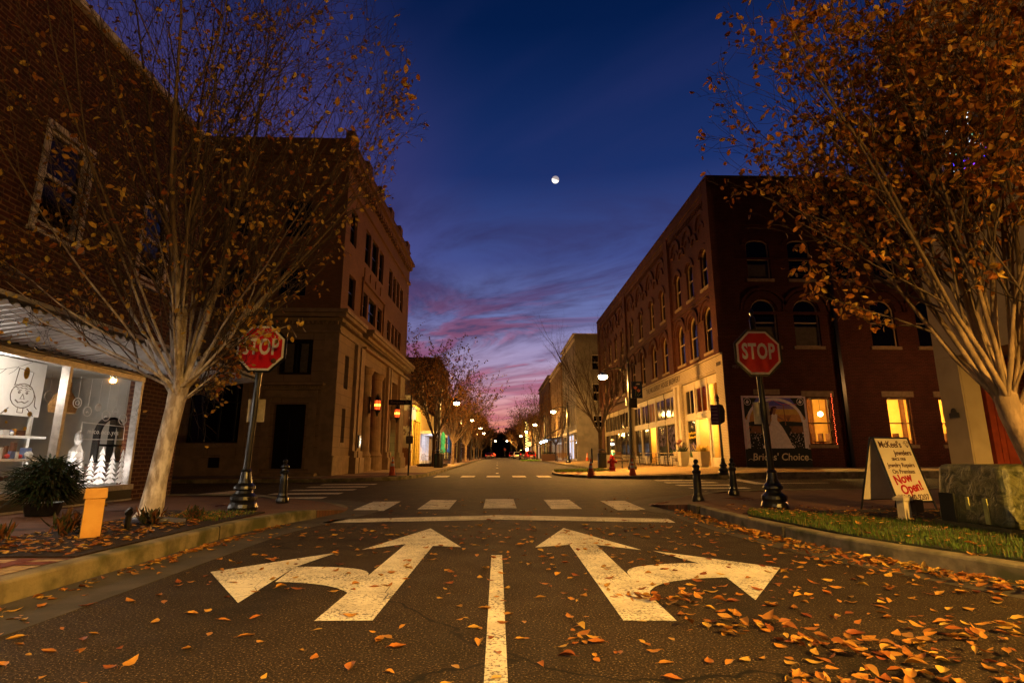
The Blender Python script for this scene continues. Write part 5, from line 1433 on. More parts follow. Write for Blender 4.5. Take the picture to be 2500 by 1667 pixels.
def stop_sign(label, loc, tilt, rz):
    t = thing('stop_sign', label, 'stop sign', loc, rz, 'stop signs')
    b = MB(); fluted_base(b); b.tube([(0, 0, .5), (tilt, 0, 3.25)], .052, 14); b.lathe([(.06, 0), (.05, .06), (.02, .1), (.045, .16), (.005, .24)], 10, (tilt, 0, 3.25)); b.build('post', BLACK, t, smooth=False)
    cz_ = 2.66; cx = tilt * .8
    def oct_(r): return [(cx + r * math.cos(R(22.5 + 45 * k)) / math.cos(R(22.5)), cz_ + r * math.sin(R(22.5 + 45 * k)) / math.cos(R(22.5))) for k in range(8)]
    mp = lambda a, c, d: (a, -.075 + d, c)
    b = MB(); b.prism(oct_(.425), mp, 0, .015); b.build('backing_plate', BLACK, t)
    b = MB(); b.prism(oct_(.385), mp, -.004, -.001); b.build('white_border', SIGNW, t)
    b = MB(); b.prism(oct_(.350), mp, -.007, -.0045); b.build('sign_face', SIGNR, t)
    b = MB(); addtext(b, 'STOP', .385, lambda a, c, d: (cx + a, -.075 - .009 - d, cz_ + c + .012), bold=.012, sx=.60, space=1.10); b.build('lettering', SIGNW, t)
    b = MB(); b.box(tilt * .5 - .14, tilt * .5 + .14, .06, .075, 1.42, 1.80); b.build('back_to_back_plate', mat('plate_cream', (.62, .56, .44)), t)
    return t
s1 = stop_sign('red stop sign on a black post on the right corner', (4.68, 9.41, .135), -.09, 0)
s2 = stop_sign('red stop sign on the left corner partly covered by yellow leaves', (-4.12, 9.29, .15), .08, R(4))
b = MB(); b.ball((.30, -.09, 2.44), .045, 6, (1, .2, 1)); b.build('rust_spot', mat('rust', (.16, .07, .02)), s2)


def bollard(label, loc):
    t = thing('bollard', label, 'bollard', loc, 0, 'black bollards at the corners')
    b = MB(); b.lathe([(.12, 0), (.125, .04), (.11, .10), (.09, .14), (.082, .18), (.075, .45), (.066, .55), (.085, .57), (.088, .61), (.062, .63), (.058, .66), (.08, .69), (.078, .72), (.04, .745), (.03, .76)], 16); b.build('shaft', BLACK, t)
    b = MB(); b.ball((0, 0, .80), .052, 8); b.build('finial', BLACK, t)
    return t
b0 = bollard('black bollard standing in the ringed paving left of the right stop sign', (4.10, 11.4, .10))
dup(b0, (5.53, 13.0, .12), 0, 'black bollard just left of the right stop sign post, farther back')
dup(b0, (-4.29, 11.4, .10), 0, 'black bollard right of the left stop sign, in dark shade')

# left bed furniture
t = thing('utility_post', 'square orange yellow utility post in the left planting bed', 'post', (-4.33, 6.2, .15), R(38))
b = MB(); b.box(-.085, .085, -.075, .075, 0, .42); b.build('post_body', mat('orange_yellow_plastic', (.70, .36, .06), (.60, .28, .04), 5, .45), t)
b = MB(); b.hexa([(-.1, -.09, .415), (.1, -.09, .415), (.1, .09, .39), (-.1, .09, .39), (-.095, -.085, .52), (.095, -.085, .52), (.095, .085, .5), (-.095, .085, .5)]); b.build('cap', mat('orange_yellow_plastic', (.6, .3, .05)), t)
b = MB(); b.tube([(.09, .03, .34), (.115, .03, .34)], .02, 8); b.box(.086, .094, -.03, .0, .02, .3); b.build('bolt', mat('dark_bolt', (.12, .07, .03)), t)
t = thing('garden_spigot', 'small black spigot pipe in the left bed beside the orange post', 'spigot', (-4.3, 6.75, .15))
b = MB(); b.tube([(0, 0, 0), (0, 0, .17)], .032, 8); b.tube([(0, 0, .17), (.0, -.01, .22), (.035, -.02, .26)], [.03, .035, .02], 8); b.ball((0, 0, .21), .045, 6); b.build('pipe', BLACK, t)
t = thing('drain_pipe', 'grey corrugated drain pipe at the foot of the left tree', 'pipe', (-4.5, 7.45, .15))
b = MB(); b.tube([(-.25, -.02, .03), (-.05, -.1, .06), (.2, -.08, .06), (.42, .1, .02)], .045, 10); b.build('hose', mat('grey_plastic', (.12, .12, .17), None, 6, .25), t, smooth=True)

# A-board
t = thing('sandwich_board', 'cream A-board advertising a jeweler, lettered Now Open, on the right corner', 'sign', (6.46, 8.95, .14), R(14))
FW = .72; HH = 1.16
def Fr(a, z, d=0): return (a, -.36 + .33 * z / HH - d, z)
def Bk(a, z, d=0): return (a, .36 - .33 * z / HH + d, z)
b = MB()
for s_ in (-1, 1):
    for G_ in (Fr, Bk): b.tube([G_(s_ * FW / 2, 0), G_(s_ * FW / 2, HH)], .016, 6)
for G_ in (Fr, Bk): b.tube([G_(-FW / 2, HH), G_(FW / 2, HH)], .016, 6); b.tube([G_(-FW / 2, .17), G_(FW / 2, .17)], .014, 6)
b.build('frame', BLACK, t)
for G_ in (Fr, Bk):
    b = MB(); b.hexa([G_(-FW / 2, .17), G_(FW / 2, .17), G_(FW / 2, .17, -.012), G_(-FW / 2, .17, -.012), G_(-FW / 2, HH), G_(FW / 2, HH), G_(FW / 2, HH, -.012), G_(-FW / 2, HH, -.012)]); b.build('panel', mat('board_cream', (.66, .58, .46), (.58, .50, .38), 3, .5), t)
tm = lambda x, z: (lambda a, c, d: Fr((x + a) * 1.1, .17 + (z + c - .17) * 1.165, .003 + d))
b = MB()
addtext(b, "McKeel's", .125, tm(-.06, .925), bold=.002, sx=.95); addtext(b, 'Jewelers', .095, tm(.12, .81), bold=.002); addtext(b, 'SINCE 1950', .052, tm(.0, .725), bold=.001)
addtext(b, 'Jewelry Repairs', .080, tm(.0, .645), bold=.001); addtext(b, 'On Premises', .080, tm(.0, .56), bold=.001); addtext(b, '252-940-9207', .100, tm(.0, .225), bold=.001)
QF = lambda x, z, d: Fr(x * 1.1, .17 + (z - .17) * 1.165, d)
b.tube([QF(x, z, .004) for x, z in ((.20, .945), (.235, .975), (.285, .975), (.315, .945), (.26, .885), (.20, .945), (.315, .945))], .003, 4)
b.tube([QF(x, z, .004) for x, z in ((.235, .975), (.24, .945), (.26, .885), (.28, .945), (.285, .975))], .003, 4)
b.build('lettering', mat('brown_ink', (.09, .035, .02)), t)
b = MB(); v, f = textmesh('Now', .165, bold=.005)
for (s_, z, x) in (('Now', .465, -.07), ('Open!', .345, .03)):
    v, f = textmesh(s_, .165, bold=.005, sx=1.0); ca, sa = math.cos(R(9)), math.sin(R(9))
    b.faces([QF(x + p[0] * ca - p[1] * sa, z + p[0] * sa + p[1] * ca, .004 + p[2]) for p in v], f)
b.build('red_lettering', mat('crimson_ink', (.42, .01, .02)), t)

t = thing('marker_post', 'short white capped marker post in front of the A-board', 'post', (5.47, 7.47, .15), R(12))
b = MB(); b.box(-.055, .055, -.055, .055, 0, .27); b.build('shaft', mat('off_white', (.5, .42, .28), (.4, .33, .22), 6), t)
b = MB(); b.box(-.08, .08, -.08, .08, .27, .31); b.hexa([(-.07, -.07, .31), (.07, -.07, .31), (.07, .07, .31), (-.07, .07, .31), (-.04, -.04, .34), (.04, -.04, .34), (.04, .04, .34), (-.04, .04, .34)]); b.build('cap', mat('off_white', (.5, .42, .28)), t)
t = thing('electrical_box', 'small brown weatherproof outlet box beside the white marker post', 'outlet box', (5.67, 7.52, .15), R(12))
b = MB(); b.box(-.05, .09, -.04, .06, .12, .28); b.tube([(0, 0, 0), (0, 0, .13)], .015, 6); b.build('box', mat('brown_box', (.09, .06, .03)), t)
t = thing('utility_cover', 'flat concrete utility cover in the right grass', 'utility cover', (4.92, 6.55, .165), R(4))
b = MB(); b.box(-.28, .28, -.16, .16, 0, .02); b.build('lid', mat('pale_cover', (.34, .28, .18), (.26, .2, .12), 8), t)
md = None

# transformer box in a stone patterned wrap
def stonewrap():
    m = bpy.data.materials.new('olive_stone_wrap'); m.use_nodes = True; t_ = NT(m.node_tree); bb = t_.n['Principled BSDF']
    vec = t_.new('ShaderNodeTexCoord').outputs['Object']
    n = t_.noise(vec, 7, 6, .6, 1.2)
    c = t_.ramp(n, [(.30, (.012, .013, .003)), (.45, (.035, .038, .010)), (.55, (.10, .096, .034)), (.68, (.03, .033, .009)), (.8, (.12, .11, .04))])
    t_.put(bb.inputs['Base Color'], c); bb.inputs['Roughness'].default_value = .45
    bp = t_.new('ShaderNodeBump'); bp.inputs['Strength'].default_value = .8; bp.inputs['Distance'].default_value = .03; t_.l.new(n, bp.inputs['Height']); t_.l.new(bp.outputs[0], bb.inputs['Normal'])
    return m
OW = stonewrap()
t = thing('transformer_box', 'bulky olive green pad transformer with mottled stone pattern on the right verge', 'transformer', (6.16, 6.42, .12))
b = MB(); x0, x1, y0, y1 = -.66, .9, -.47, .47
b.hexa([(x0 - .03, y0 - .03, .1), (x1 + .03, y0 - .03, .1), (x1 + .03, y1 + .03, .1), (x0 - .03, y1 + .03, .1), (x0 + .02, y0 + .02, .79), (x1 - .02, y0 + .02, .79), (x1 - .02, y1 - .02, .79), (x0 + .02, y1 - .02, .79)])
o = b.build('housing', OW, t, merge=True)
m_ = o.modifiers.new('bevel', 'BEVEL'); m_.width = .07; m_.segments = 4; m_.limit_method = 'ANGLE'; m_.angle_limit = R(40)
b = MB(); b.box(x0 - .05, x1 + .05, y0 - .05, y1 + .05, -.04, .12); b.build('plinth', mat('olive_plinth', (.11, .09, .03)), t)
b = MB(); b.box(x0 - .045, x0 - .03, -.02, .02, .28, .42); b.build('label_plate', mat('yellow_sticker', (.45, .42, .12)), t); b = MB(); b.box(x0 - .045, x0 - .03, -.26, -.21, .14, .42); b.build('label_plate', mat('yellow_sticker', (.45, .42, .12)), t)
b = MB(); b.box(x0 - .05, x0 - .028, .18, .40, .12, .45); b.build('vent_panel', mat('black_panel', (.02, .02, .01)), t)

# heritage sign post on the far right corner
t = thing('information_sign', 'purple information panels on an ornate black post by the brewery corner', 'sign', (8.85, 21.6, .30))
b = MB(); fluted_base(b, .05, s=.9); b.tube([(0, 0, .5), (-.03, 0, 2.85)], .045, 10); b.ball((-.03, 0, 3.0), .07, 8); b.lathe([(.05, 0), (.07, .04), (.02, .12)], 8, (-.03, 0, 2.85)); b.lathe([(.05, 0), (.01, .14)], 8, (-.03, 0, 3.05)); b.build('post', BLACK, t)
b = MB(); b.box(-.36, -.03, -.045, -.03, 1.93, 2.72); b.build('purple_panel', mat('purple_panel', (.10, .04, .13)), t)
b = MB()
for k in range(5): b.box(-.32, -.09, -.052, -.047, 2.02 + k * .14, 2.06 + k * .14)
b.build('faded_writing', mat('lilac_ink', (.32, .22, .30)), t)
b = MB(); b.prism([(.02, 1.95), (.20, 2.05), (.24, 2.5), (.16, 2.72), (.0, 2.76)], lambda a, c, d: (a, d, c), .0, .05); b.build('side_panel', BLACK, t)
# street name sign, left
t = thing('street_name_sign', 'dark street name sign lettered Respess on a thin pole by the bank', 'sign', (-3.72, 23.5, .23))
b = MB(); b.tube([(0, 0, 0), (0.02, 0, 3.35)], .035, 8); b.build('pole', BLACK, t)
b = MB(); b.box(-.95, .0, -.02, -.012, 2.93, 3.15); b.build('name_blade', mat('dark_blade', (.018, .014, .012)), t)
b = MB(); addtext(b, 'Respess St', .19, lambda a, c, d: (-.48 + a, -.023 - d, 3.04 + c), sx=.95); b.build('lettering', mat('dim_red_letters', (.30, .14, .09)), t)
b = MB(); b.box(-.14, .14, -.05, -.04, 1.30, 1.62); b.build('small_plate', mat('plate_dim', (.18, .13, .09)), t)

# cones
def cone_(label, loc, s=1.0):
    t = thing('traffic_cone', label, 'traffic cone', loc, random.random(), 'orange traffic cones'); s *= .80
    b = MB(); b.lathe([(.205 * s, .03), (.20 * s, .06), (.035 * s, .96 * s), (.03 * s, 1.0 * s)], 20); b.build('cone_body', ORANGE, t)
    b = MB(); b.box(-.26 * s, .26 * s, -.26 * s, .26 * s, 0, .035); b.build('rubber_base', BLACK, t)
    b = MB(); r = lambda z: (.20 - .165 * (z - .06) / .9) * s + .003
    b.lathe([(r(.50), .50 * s), (r(.64), .64 * s)], 20); b.lathe([(r(.74), .74 * s), (r(.84), .84 * s)], 20); b.build('reflective_collar', REFL, t)
    return t
c0 = cone_('orange cone on the right corner, left of the pair', (4.05, 24.05, .11))
dup(c0, (5.75, 23.6, .12), .4, 'orange cone on the right corner, nearer the lamp pole')
c1 = dup(c0, (-4.33, 23.2, .21), .2, 'dark red cone on the left corner in front of the bank'); c1.scale = (.85, .85, 1.0)
dup(c0, (9.1, 56, .55), .2, 'small distant cone beside the pale wall')

# hydrant
t = thing('fire_hydrant', 'red fire hydrant on the brick corner beyond the cones', 'fire hydrant', (6.05, 29.2, .24))
HR = mat('hydrant_red', (.42, .012, .015), (.33, .01, .01), 6, .3)
b = MB(); b.lathe([(.19, 0), (.19, .05), (.15, .06), (.15, .16), (.17, .17), (.17, .21), (.125, .22), (.12, .60), (.16, .61), (.16, .65), (.13, .67), (.11, .76), (.06, .83), (.03, .85), (.03, .90), (.005, .91)], 16); b.build('barrel', HR, t)
for s_ in (-1, 1):
    b = MB(); b.tube([(0, 0, .48), (s_ * .22, 0, .48)], .065, 10); b.tube([(s_ * .20, 0, .48), (s_ * .24, 0, .48)], .08, 8); b.build('outlet', HR, t)
b = MB(); b.tube([(0, 0, .46), (0, -.2, .46)], .085, 10); b.tube([(0, -.19, .46), (0, -.24, .46)], .1, 8); b.build('front_outlet', HR, t)
b = MB(); b.lathe([(.2, .0), (.2, .03)], 12); b.lathe([(.13, .1), (.13, .15)], 12); b.build('flange', BLACK, t)

# benches, bins, planters, patio
def bench(label, loc, rz, m=WOOD):
    t = thing('bench', label, 'bench', loc, rz, 'street benches')
    b = MB()
    for k in range(4): b.box(-.8, .8, -.2 + k * .11, -.11 + k * .11, .43, .46)
    b.build('seat', m, t)
    b = MB()
    for k in range(4): b.box(-.8, .8, .26 + k * .02, .285 + k * .02, .52 + k * .11, .60 + k * .11)
    b.build('backrest', m, t)
    for s_ in (-.78, .78):
        b = MB(); b.tube([(s_, -.22, 0), (s_, -.18, .43), (s_, -.22, .62), (s_, .2, .64)], .022, 5); b.tube([(s_, .32, 0), (s_, .24, .43), (s_, .34, .95)], .022, 5); b.tube([(s_, -.2, .42), (s_, .25, .42)], .022, 5); b.build('leg', BLACK, t)
    return t
b1 = bench('wooden slatted bench near the lamp pole on the right', (7.55, 33.3, .33), R(60))
dup(b1, (4.5 + 3.0, 62, .45), R(0), 'red brown bench under the lit awning farther down the right')
def bin_(label, loc):
    t = thing('litter_bin', label, 'litter bin', loc, 0, 'black litter bins')
    b = MB(); b.lathe([(.26, 0), (.28, .1), (.28, .85), (.30, .87), (.30, .92), (.2, .95)], 14); b.build('drum', BLACK, t)
    b = MB(); b.lathe([(.27, 1.10), (.2, 1.16), (.04, 1.2)], 14); 
    for k in range(3): b.tube([(.24 * math.cos(k * 2.1), .24 * math.sin(k * 2.1), .9), (.22 * math.cos(k * 2.1), .22 * math.sin(k * 2.1), 1.12)], .015, 4)
    b.build('lid', BLACK, t); return t
bb0 = bin_('black litter bin beside the bare tree on the right', (6.55, 34.6, .28))
dup(bb0, (-3.95, 37.5, .26), 0, 'black square looking litter bin under the left street tree').scale = (1.15, 1.15, 1)
t = thing('wood_planter', 'long brown planter box at the kerb beneath the lit awning', 'planter', (6.8, 73, .42))
b = MB(); b.hexa([(-.9, -.3, 0), (.9, -.3, 0), (.9, .3, 0), (-.9, .3, 0), (-1.0, -.35, .9), (1.0, -.35, .9), (1.0, .35, .9), (-1.0, .35, .9)]); b.build('box', WOOD, t)
b = MB()
for k in range(120): b.rnd = random.random(); b.leaf(Vector((random.uniform(-.9, .9), random.uniform(-.3, .3), .9)), Vector((random.uniform(-.5, .5), random.uniform(-.5, .5), 1)), Vector((1, 0, 0)), .3, .08)
b.build('plants', GREENL, t)


def chair(label, loc, rz):
    t = thing('bistro_chair', label, 'chair', loc, rz, 'bistro chairs outside the brewery')
    b = MB(); b.lathe([(.19, .44), (.20, .45), (.19, .465)], 10); b.build('seat', BLACK, t)
    b = MB(); b.tube([(-.18, .14, .45), (-.19, .20, .72), (-.12, .24, .88), (0, .25, .92), (.12, .24, .88), (.19, .20, .72), (.18, .14, .45)], .014, 5)
    for k in (-.1, -.05, 0, .05, .1): b.tube([(k, .17, .47), (k * 1.1, .24, .89)], .007, 4)
    b.tube([(-.18, .2, .68), (.18, .2, .68)], .007, 4); b.tube([(-.18, .19, .58), (.18, .19, .58)], .007, 4); b.build('backrest', BLACK, t)
    for x, y in ((-.15, -.15), (.15, -.15), (-.15, .15), (.15, .15)):
        b = MB(); b.tube([(x * .8, y * .8, .45), (x * 1.15, y * 1.2, 0)], .013, 5); b.build('leg', BLACK, t)
    b = MB()
    for z in (.15, .28): b.tube([(-.15, -.15, z), (.15, -.15, z), (.15, .15, z), (-.15, .15, z), (-.15, -.15, z)], .007, 4)
    b.build('stretcher', BLACK, t)
    return t
def table(label, loc, rz=0):
    t = thing('bistro_table', label, 'table', loc, rz, 'patio tables outside the brewery')
    b = MB(); b.box(-.35, .35, -.45, .45, .72, .75); b.build('tabletop', mat('pale_top', (.45, .36, .24)), t)
    b = MB()
    for y in (-.3, .3): b.tube([(0, y, .72), (0, y, .05)], .025, 6); b.tube([(-.25, y, .02), (.25, y, .02)], .02, 5)
    b.build('pedestal', BLACK, t); return t
TY = [29.9 + 2.4, 34.1, 36.0, 38.1]
names = ['rightmost', 'second from the right', 'third from the right', 'leftmost']
tb = None
for k, y in enumerate(TY):
    lab = f'pale topped patio table, {names[k]} of the row by the shopfront'; z = h_fr(9.9, y)
    if tb is None: tb = table(lab, (9.9, y, z))
    else: dup(tb, (9.9, y, z), 0, lab)
ch = None
CH = [((10.0, 31.0), 2.9, 'black bistro chair turned sideways by the cream pier, rightmost'), ((9.35, 33.2), 1.9, 'black bistro chair between the first and second patio tables'), ((9.2, 35.1), 1.7, 'black bistro chair in the middle of the patio row'),
      ((9.3, 37.0), 1.8, 'black bistro chair between the third and last patio tables'), ((9.5, 39.4), .2, 'black bistro chair at the far left end of the patio row'), ((10.5, 34.2), -1.6, 'black bistro chair against the shopfront behind the second table'), ((10.5, 36.2), -1.6, 'black bistro chair against the shopfront behind the third table')]
for (x, y), rz, lab in CH:
    z = h_fr(x, y)
    if ch is None: ch = chair(lab, (x, y, z), rz)
    else: dup(ch, (x, y, z), rz, lab)


def planter(label, loc, flowers):
    t = thing('square_planter', label, 'planter', loc, R(20), 'cream tapered planters')
    b = MB(); b.hexa([(-.22, -.22, 0), (.22, -.22, 0), (.22, .22, 0), (-.22, .22, 0), (-.33, -.33, .78), (.33, -.33, .78), (.33, .33, .78), (-.33, .33, .78)]); b.build('pot', TRIMC, t)
    b = MB()
    for k in range(70): b.rnd = random.random(); b.leaf(Vector((random.uniform(-.2, .2), random.uniform(-.2, .2), .76)), Vector((random.uniform(-.6, .6), random.uniform(-.6, .6), 1)), Vector((1, 0, 0)), random.uniform(.15, .4), .06)
    b.build('foliage', flowers, t); return t
planter('cream tapered planter left of the lit entrance', (10.35, 30.9, h_fr(10.35, 30.9)), GREENL)
planter('cream tapered planter with yellow flowers right of the lit entrance', (10.35, 27.9, h_fr(10.35, 27.9)), mat('yellow_bloom', (.7, .5, .08)))
t = thing('hanging_flowers', 'pink flower bunch beside the cream pier above the chair', 'flowers', (10.9, 32.6, 1.75))
b = MB()
for k in range(60):
    d_ = Vector((random.uniform(-1, .2), random.uniform(-1, 1), random.uniform(-.5, 1))).normalized(); b.leaf(d_ * .12, d_, Vector((0, 0, 1)), .16, .09)
b.build('petals', mat('dusty_pink_bloom', (.55, .25, .22)), t)

# far side posts and umbrellas
t = thing('patio_umbrella', 'folded teal patio umbrella on the left pavement', 'umbrella', (-4.9, 50, .32), 0, 'folded patio umbrellas')
b = MB(); b.tube([(0, 0, 0), (0, 0, 2.9)], .025, 6); b.build('pole', BLACK, t)
b = MB(); b.lathe([(.18, 1.0), (.26, 1.15), (.16, 1.6), (.2, 1.9), (.22, 2.3), (.15, 2.7), (.02, 2.85)], 8); b.build('canopy', mat('teal_cloth', (.04, .42, .32)), t)
t2 = dup(t, (-4.55, 53, .33), 1, 'folded blue patio umbrella behind the teal one')
for c in t2.children:
    if 'canopy' in c.name: c.data = c.data.copy(); c.data.materials[0] = mat('blue_cloth', (.03, .10, .28))
ts = dup(tb, (-5.6, 46.5, .3), .3, 'patio table outside the left white shopfront', 'left pavement tables')
dup(tb, (-4.9, 56, .34), .3, 'patio table beside the folded umbrellas', 'left pavement tables')
for x, y, r, lab in ((-5.9, 45.3, .5, 'black chair before the yellow shopfront on the left'), (-5.3, 47.8, 2.5, 'black chair before the white lit shopfront on the left'), (-4.6, 55, 1, 'black chair by the folded umbrellas')):
    dup(ch, (x, y, .3), r, lab, 'left pavement chairs')
t = thing('post', 'short black post by the pale building on the right', 'post', (8.05, 47, .47)); b = MB(); b.lathe([(.07, 0), (.07, 1.1), (.05, 1.2), (.01, 1.24)], 8); b.build('shaft', BLACK, t)
t = thing('parking_sign', 'small white parking sign on a thin post near the red car', 'sign', (4.95, 84, .45)); b = MB(); b.tube([(0, 0, 0), (0, 0, 2.6)], .04, 6); b.build('post', BLACK, t)
b = MB(); b.box(-.2, .2, -.05, -.04, 2.1, 2.7); b.build('plate', SIGNW, t); b = MB(); b.ball((0, -.06, 2.35), .09, 6, (1, .2, 1)); b.build('symbol', BLACK, t)

# ================================================================== CARS
def car(label, loc, rz, body, kind='suv', lit=True):
    t = thing('parked_car', label, 'car', loc, rz, 'cars parked down the street')
    h = 1.68 if kind == 'suv' else 1.45; w_ = .92; L = 2.25
    prof = [(-L, .35), (-L, .95), (-L + .12, 1.02), (-L + .35, h - .06), (-L + .6, h), (.4, h), (1.05, 1.05), (L - .15, .92), (L, .7), (L, .35)]
    b = MB(); n = len(prof)
    def ring(s_, k):
        o_ = []
        for (y, z) in prof:
            ww = w_ - (.16 if z > 1.1 else 0) - (.0 if abs(y) < L - .05 else .08); o_.append((s_ * ww * k, y, z))
        return o_
    a, c = ring(-1, 1), ring(1, 1)
    b.faces(a + c, [tuple(range(n)), tuple(range(2 * n - 1, n - 1, -1))] + [(i, (i + 1) % n, n + (i + 1) % n, n + i) for i in range(n)])
    o = b.build('body', body, t); md_ = o.modifiers.new('bevel', 'BEVEL'); md_.width = .08; md_.segments = 3; md_.limit_method = 'ANGLE'; md_.angle_limit = R(25)
    b = MB(); b.hexa([(-.72, -L - .0, 1.08), (.72, -L, 1.08), (.72, -L + .05, 1.08), (-.72, -L + .05, 1.08), (-.62, -L + .29, h - .1), (.62, -L + .29, h - .1), (.62, -L + .34, h - .1), (-.62, -L + .34, h - .1)]); b.build('rear_window', DGLASS, t)
    for s_ in (-1, 1):
        b = MB(); b.box(s_ * .78 - .02, s_ * .78 + .02, -L + .7, .45, 1.08, h - .12); b.build('side_window', DGLASS, t)
        for y in (-1.4, 1.4):
            b = MB(); b.tube([(s_ * .74, y, .34), (s_ * .94, y, .34)], .34, 14); wh = b.build('wheel', mat('tyre', (.015, .015, .015)), t)
            b = MB(); b.tube([(s_ * .90, y, .34), (s_ * .955, y, .34)], .2, 10); b.build('rim', ALU, wh)
        b = MB(); b.box(s_ * .72 - .1, s_ * .72 + .1, -L - .02, -L + .1, .78, 1.0); b.build('tail_light', emitmat('tail_red', (1, .03, .02), 1.2 if lit else .2, (.3, .01, .01)), t)
    b = MB(); b.box(-.25, .25, -L - .03, -L, .62, .75); b.build('number_plate', SIGNW, t)
    b = MB(); b.box(-.85, .85, -L - .06, -L + .1, .38, .55); b.build('bumper', mat('grey_bumper', (.12, .12, .12)), t)
    return t
def paint(n_, c): return mat('car_' + n_, c, c, 3, .22, .1, spec=.6)
car('red hatchback with lit tail parked on the right by the grass island', (6.35, 108, zr(108)), R(4), paint('red', (.55, .02, .015)))
c_ = car('black boxy pickup parked beyond the red car', (5.8, 122, zr(122)), 0, paint('black', (.02, .02, .02)), lit=False); c_.scale = (1.05, 1.1, 1.25)
car('white car parked beyond the black pickup', (4.9, 138, zr(138)), 0, paint('white', (.6, .55, .5)))
car('small red car far down on the right', (4.0, 150, zr(150)), 0, paint('dark_red', (.4, .02, .02)))
car('far red car near the left kerb, tail lights glowing', (-2.3, 150, zr(150)), 0, paint('maroon', (.35, .02, .02)), 'sedan')
car('farthest red car near the left kerb at the street end', (-1.4, 175, zr(175)), 0, paint('brick', (.4, .04, .02)), 'sedan')

# ================================================================== TREES
TWIG = mat('dark_twig', (.05, .032, .02), (.025, .017, .011), 20, .85)
TWIG2 = mat('branch_bark', (.11, .075, .05), (.05, .034, .022), 14, .85)


def frame_(d):
    d = d.normalized(); a = d.cross(Vector((0, 0, 1)))
    if a.length < .05: a = Vector((1, 0, 0))
    a.normalize(); return a, d.cross(a)


def limb(B, Lf, p, d, L, r, lev, P, rng):
    """grow one branch; P holds per-level settings"""
    n = P['seg'][lev]; pts = [p.copy()]; rad = [r]; q = p.copy(); dd = d.normalized()
    for i in range(n):
        dd = (dd + Vector((rng.gauss(0, 1), rng.gauss(0, 1), rng.gauss(0, 1))) * P['wob'][lev] + Vector((0, 0, P['up'][lev]))).normalized()
        q = q + dd * (L / n)
        if P.get('clip') and i > 0 and not P['clip'](q): break
        pts.append(q.copy()); rad.append(max(r * (1 - (i + 1) / n * P['tap'][lev]), .0022))
    n = len(pts) - 1
    if n < P['seg'][lev]:
        for i in range(n + 1): rad[i] = max(rad[i] * (1 - .75 * i / n), .0022)
    B.cur = min(lev, 2)
    B.tube(pts, rad, P['sides'][lev], cap=False)
    B.cur = 0
    if lev + 1 < len(P['seg']):
        k = P['kids'][lev]
        for j in range(k):
            f = P['from'][lev] + (1 - P['from'][lev]) * (j + rng.random()) / k
            i = min(int(f * n), n - 1); u = f * n - i; c = pts[i].lerp(pts[i + 1], u); ax = (pts[i + 1] - pts[i]).normalized()
            a, b_ = frame_(ax); ph = rng.uniform(0, 6.283); sp = math.tan(R(rng.uniform(*P['ang'][lev])))
            nd = (ax + (a * math.cos(ph) + b_ * math.sin(ph)) * sp).normalized()
            limb(B, Lf, c, nd, L * rng.uniform(*P['len'][lev]) * (1.15 - .5 * f), max(rad[i] * rng.uniform(.4, .62), .003), lev + 1, P, rng)
    if lev >= P['leaflev']:
        for j in range(P['leaves'][lev] if not callable(P['leaves'][lev]) else P['leaves'][lev](pts[-1])):
            f = rng.random() ** .7; i = min(int(f * n), n - 1); c = pts[i].lerp(pts[i + 1], f * n - i)
            if rng.random() > P['lp'](c): continue
            s_ = P['ls'] * rng.uniform(.65, 1.15)
            dl = Vector((rng.gauss(0, 1), rng.gauss(0, 1), rng.gauss(-.75, .7))).normalized(); upv = Vector((rng.gauss(0, 1), rng.gauss(0, 1), rng.gauss(0, 1)))
            Lf.rnd = rng.random() * .98 + .01
            Lf.leaf(c + dl * .02, dl, upv, s_, s_ * .62, rng.uniform(.0, .35), rng.uniform(-.3, .3))


def tree(name, label, loc, trunk, primaries, P, bark, lm, seed, group=None):
    rng = random.Random(seed); t = thing(name, label, 'tree', loc, 0, group)
    B = MB(); Lf = MB(); B.tube(trunk[0], trunk[1], 16, cap=False)
    for (p, d, L, r) in primaries: limb(B, Lf, Vector(p), Vector(d), L, r, 0, P, rng)
    B.build('trunk', [bark, TWIG2, TWIG], t, smooth=True); Lf.build('crown', lm, t)
    return t
# left young tree
rng = random.Random(3)
def prim(top, n, L, rr, tilt, rng, bias=(0, 0, 0), rad=.07):
    o_ = []
    for k in range(n):
        a = 6.283 * (k + rng.uniform(-.25, .25)) / n * 1.0 + (k % 3) * .3; th = R(rng.uniform(*tilt)); d = Vector((math.sin(th) * math.cos(a), math.sin(th) * math.sin(a), math.cos(th))) + Vector(bias)
        st = Vector(top) + Vector((math.cos(a) * rad * .55, math.sin(a) * rad * .55, rng.uniform(-.20, .02)))
        o_.append((st, d, L * rng.uniform(.85, 1.12), rr * rng.uniform(.7, 1.15)))
    return o_
clipL = lambda p: p.x > -2.62 or rng.random() < .0
def pix(x, y, z):
    c, s_ = math.cos(YAW), math.sin(YAW); X_, Y_ = c * x - s_ * y, s_ * x + c * y; z -= 1
    zc = max(Y_ * math.cos(TH) + z * math.sin(TH), .2); v_ = -Y_ * math.sin(TH) + z * math.cos(TH)
    return (1250 + F * X_ / zc) * .4096, (833.5 - F * v_ / zc) * .4096
def lerp_tab(tab, v):
    if v <= tab[0][0]: return tab[0][1]
    for (a, xa), (c, xc) in zip(tab, tab[1:]):
        if v <= c: return xa + (xc - xa) * (v - a) / (c - a)
    return tab[-1][1]
def leftclip(p):   # outline of the crown towards the street
    u, v = pix(p.x - 4.72, p.y + 7.86, p.z + .15)
    return u < lerp_tab(((0, 400), (60, 410), (130, 414), (170, 392), (200, 352), (260, 330), (305, 300), (325, 256), (345, 236), (400, 215)), v) + 8 * math.sin(p.z * 9 + p.y * 5)
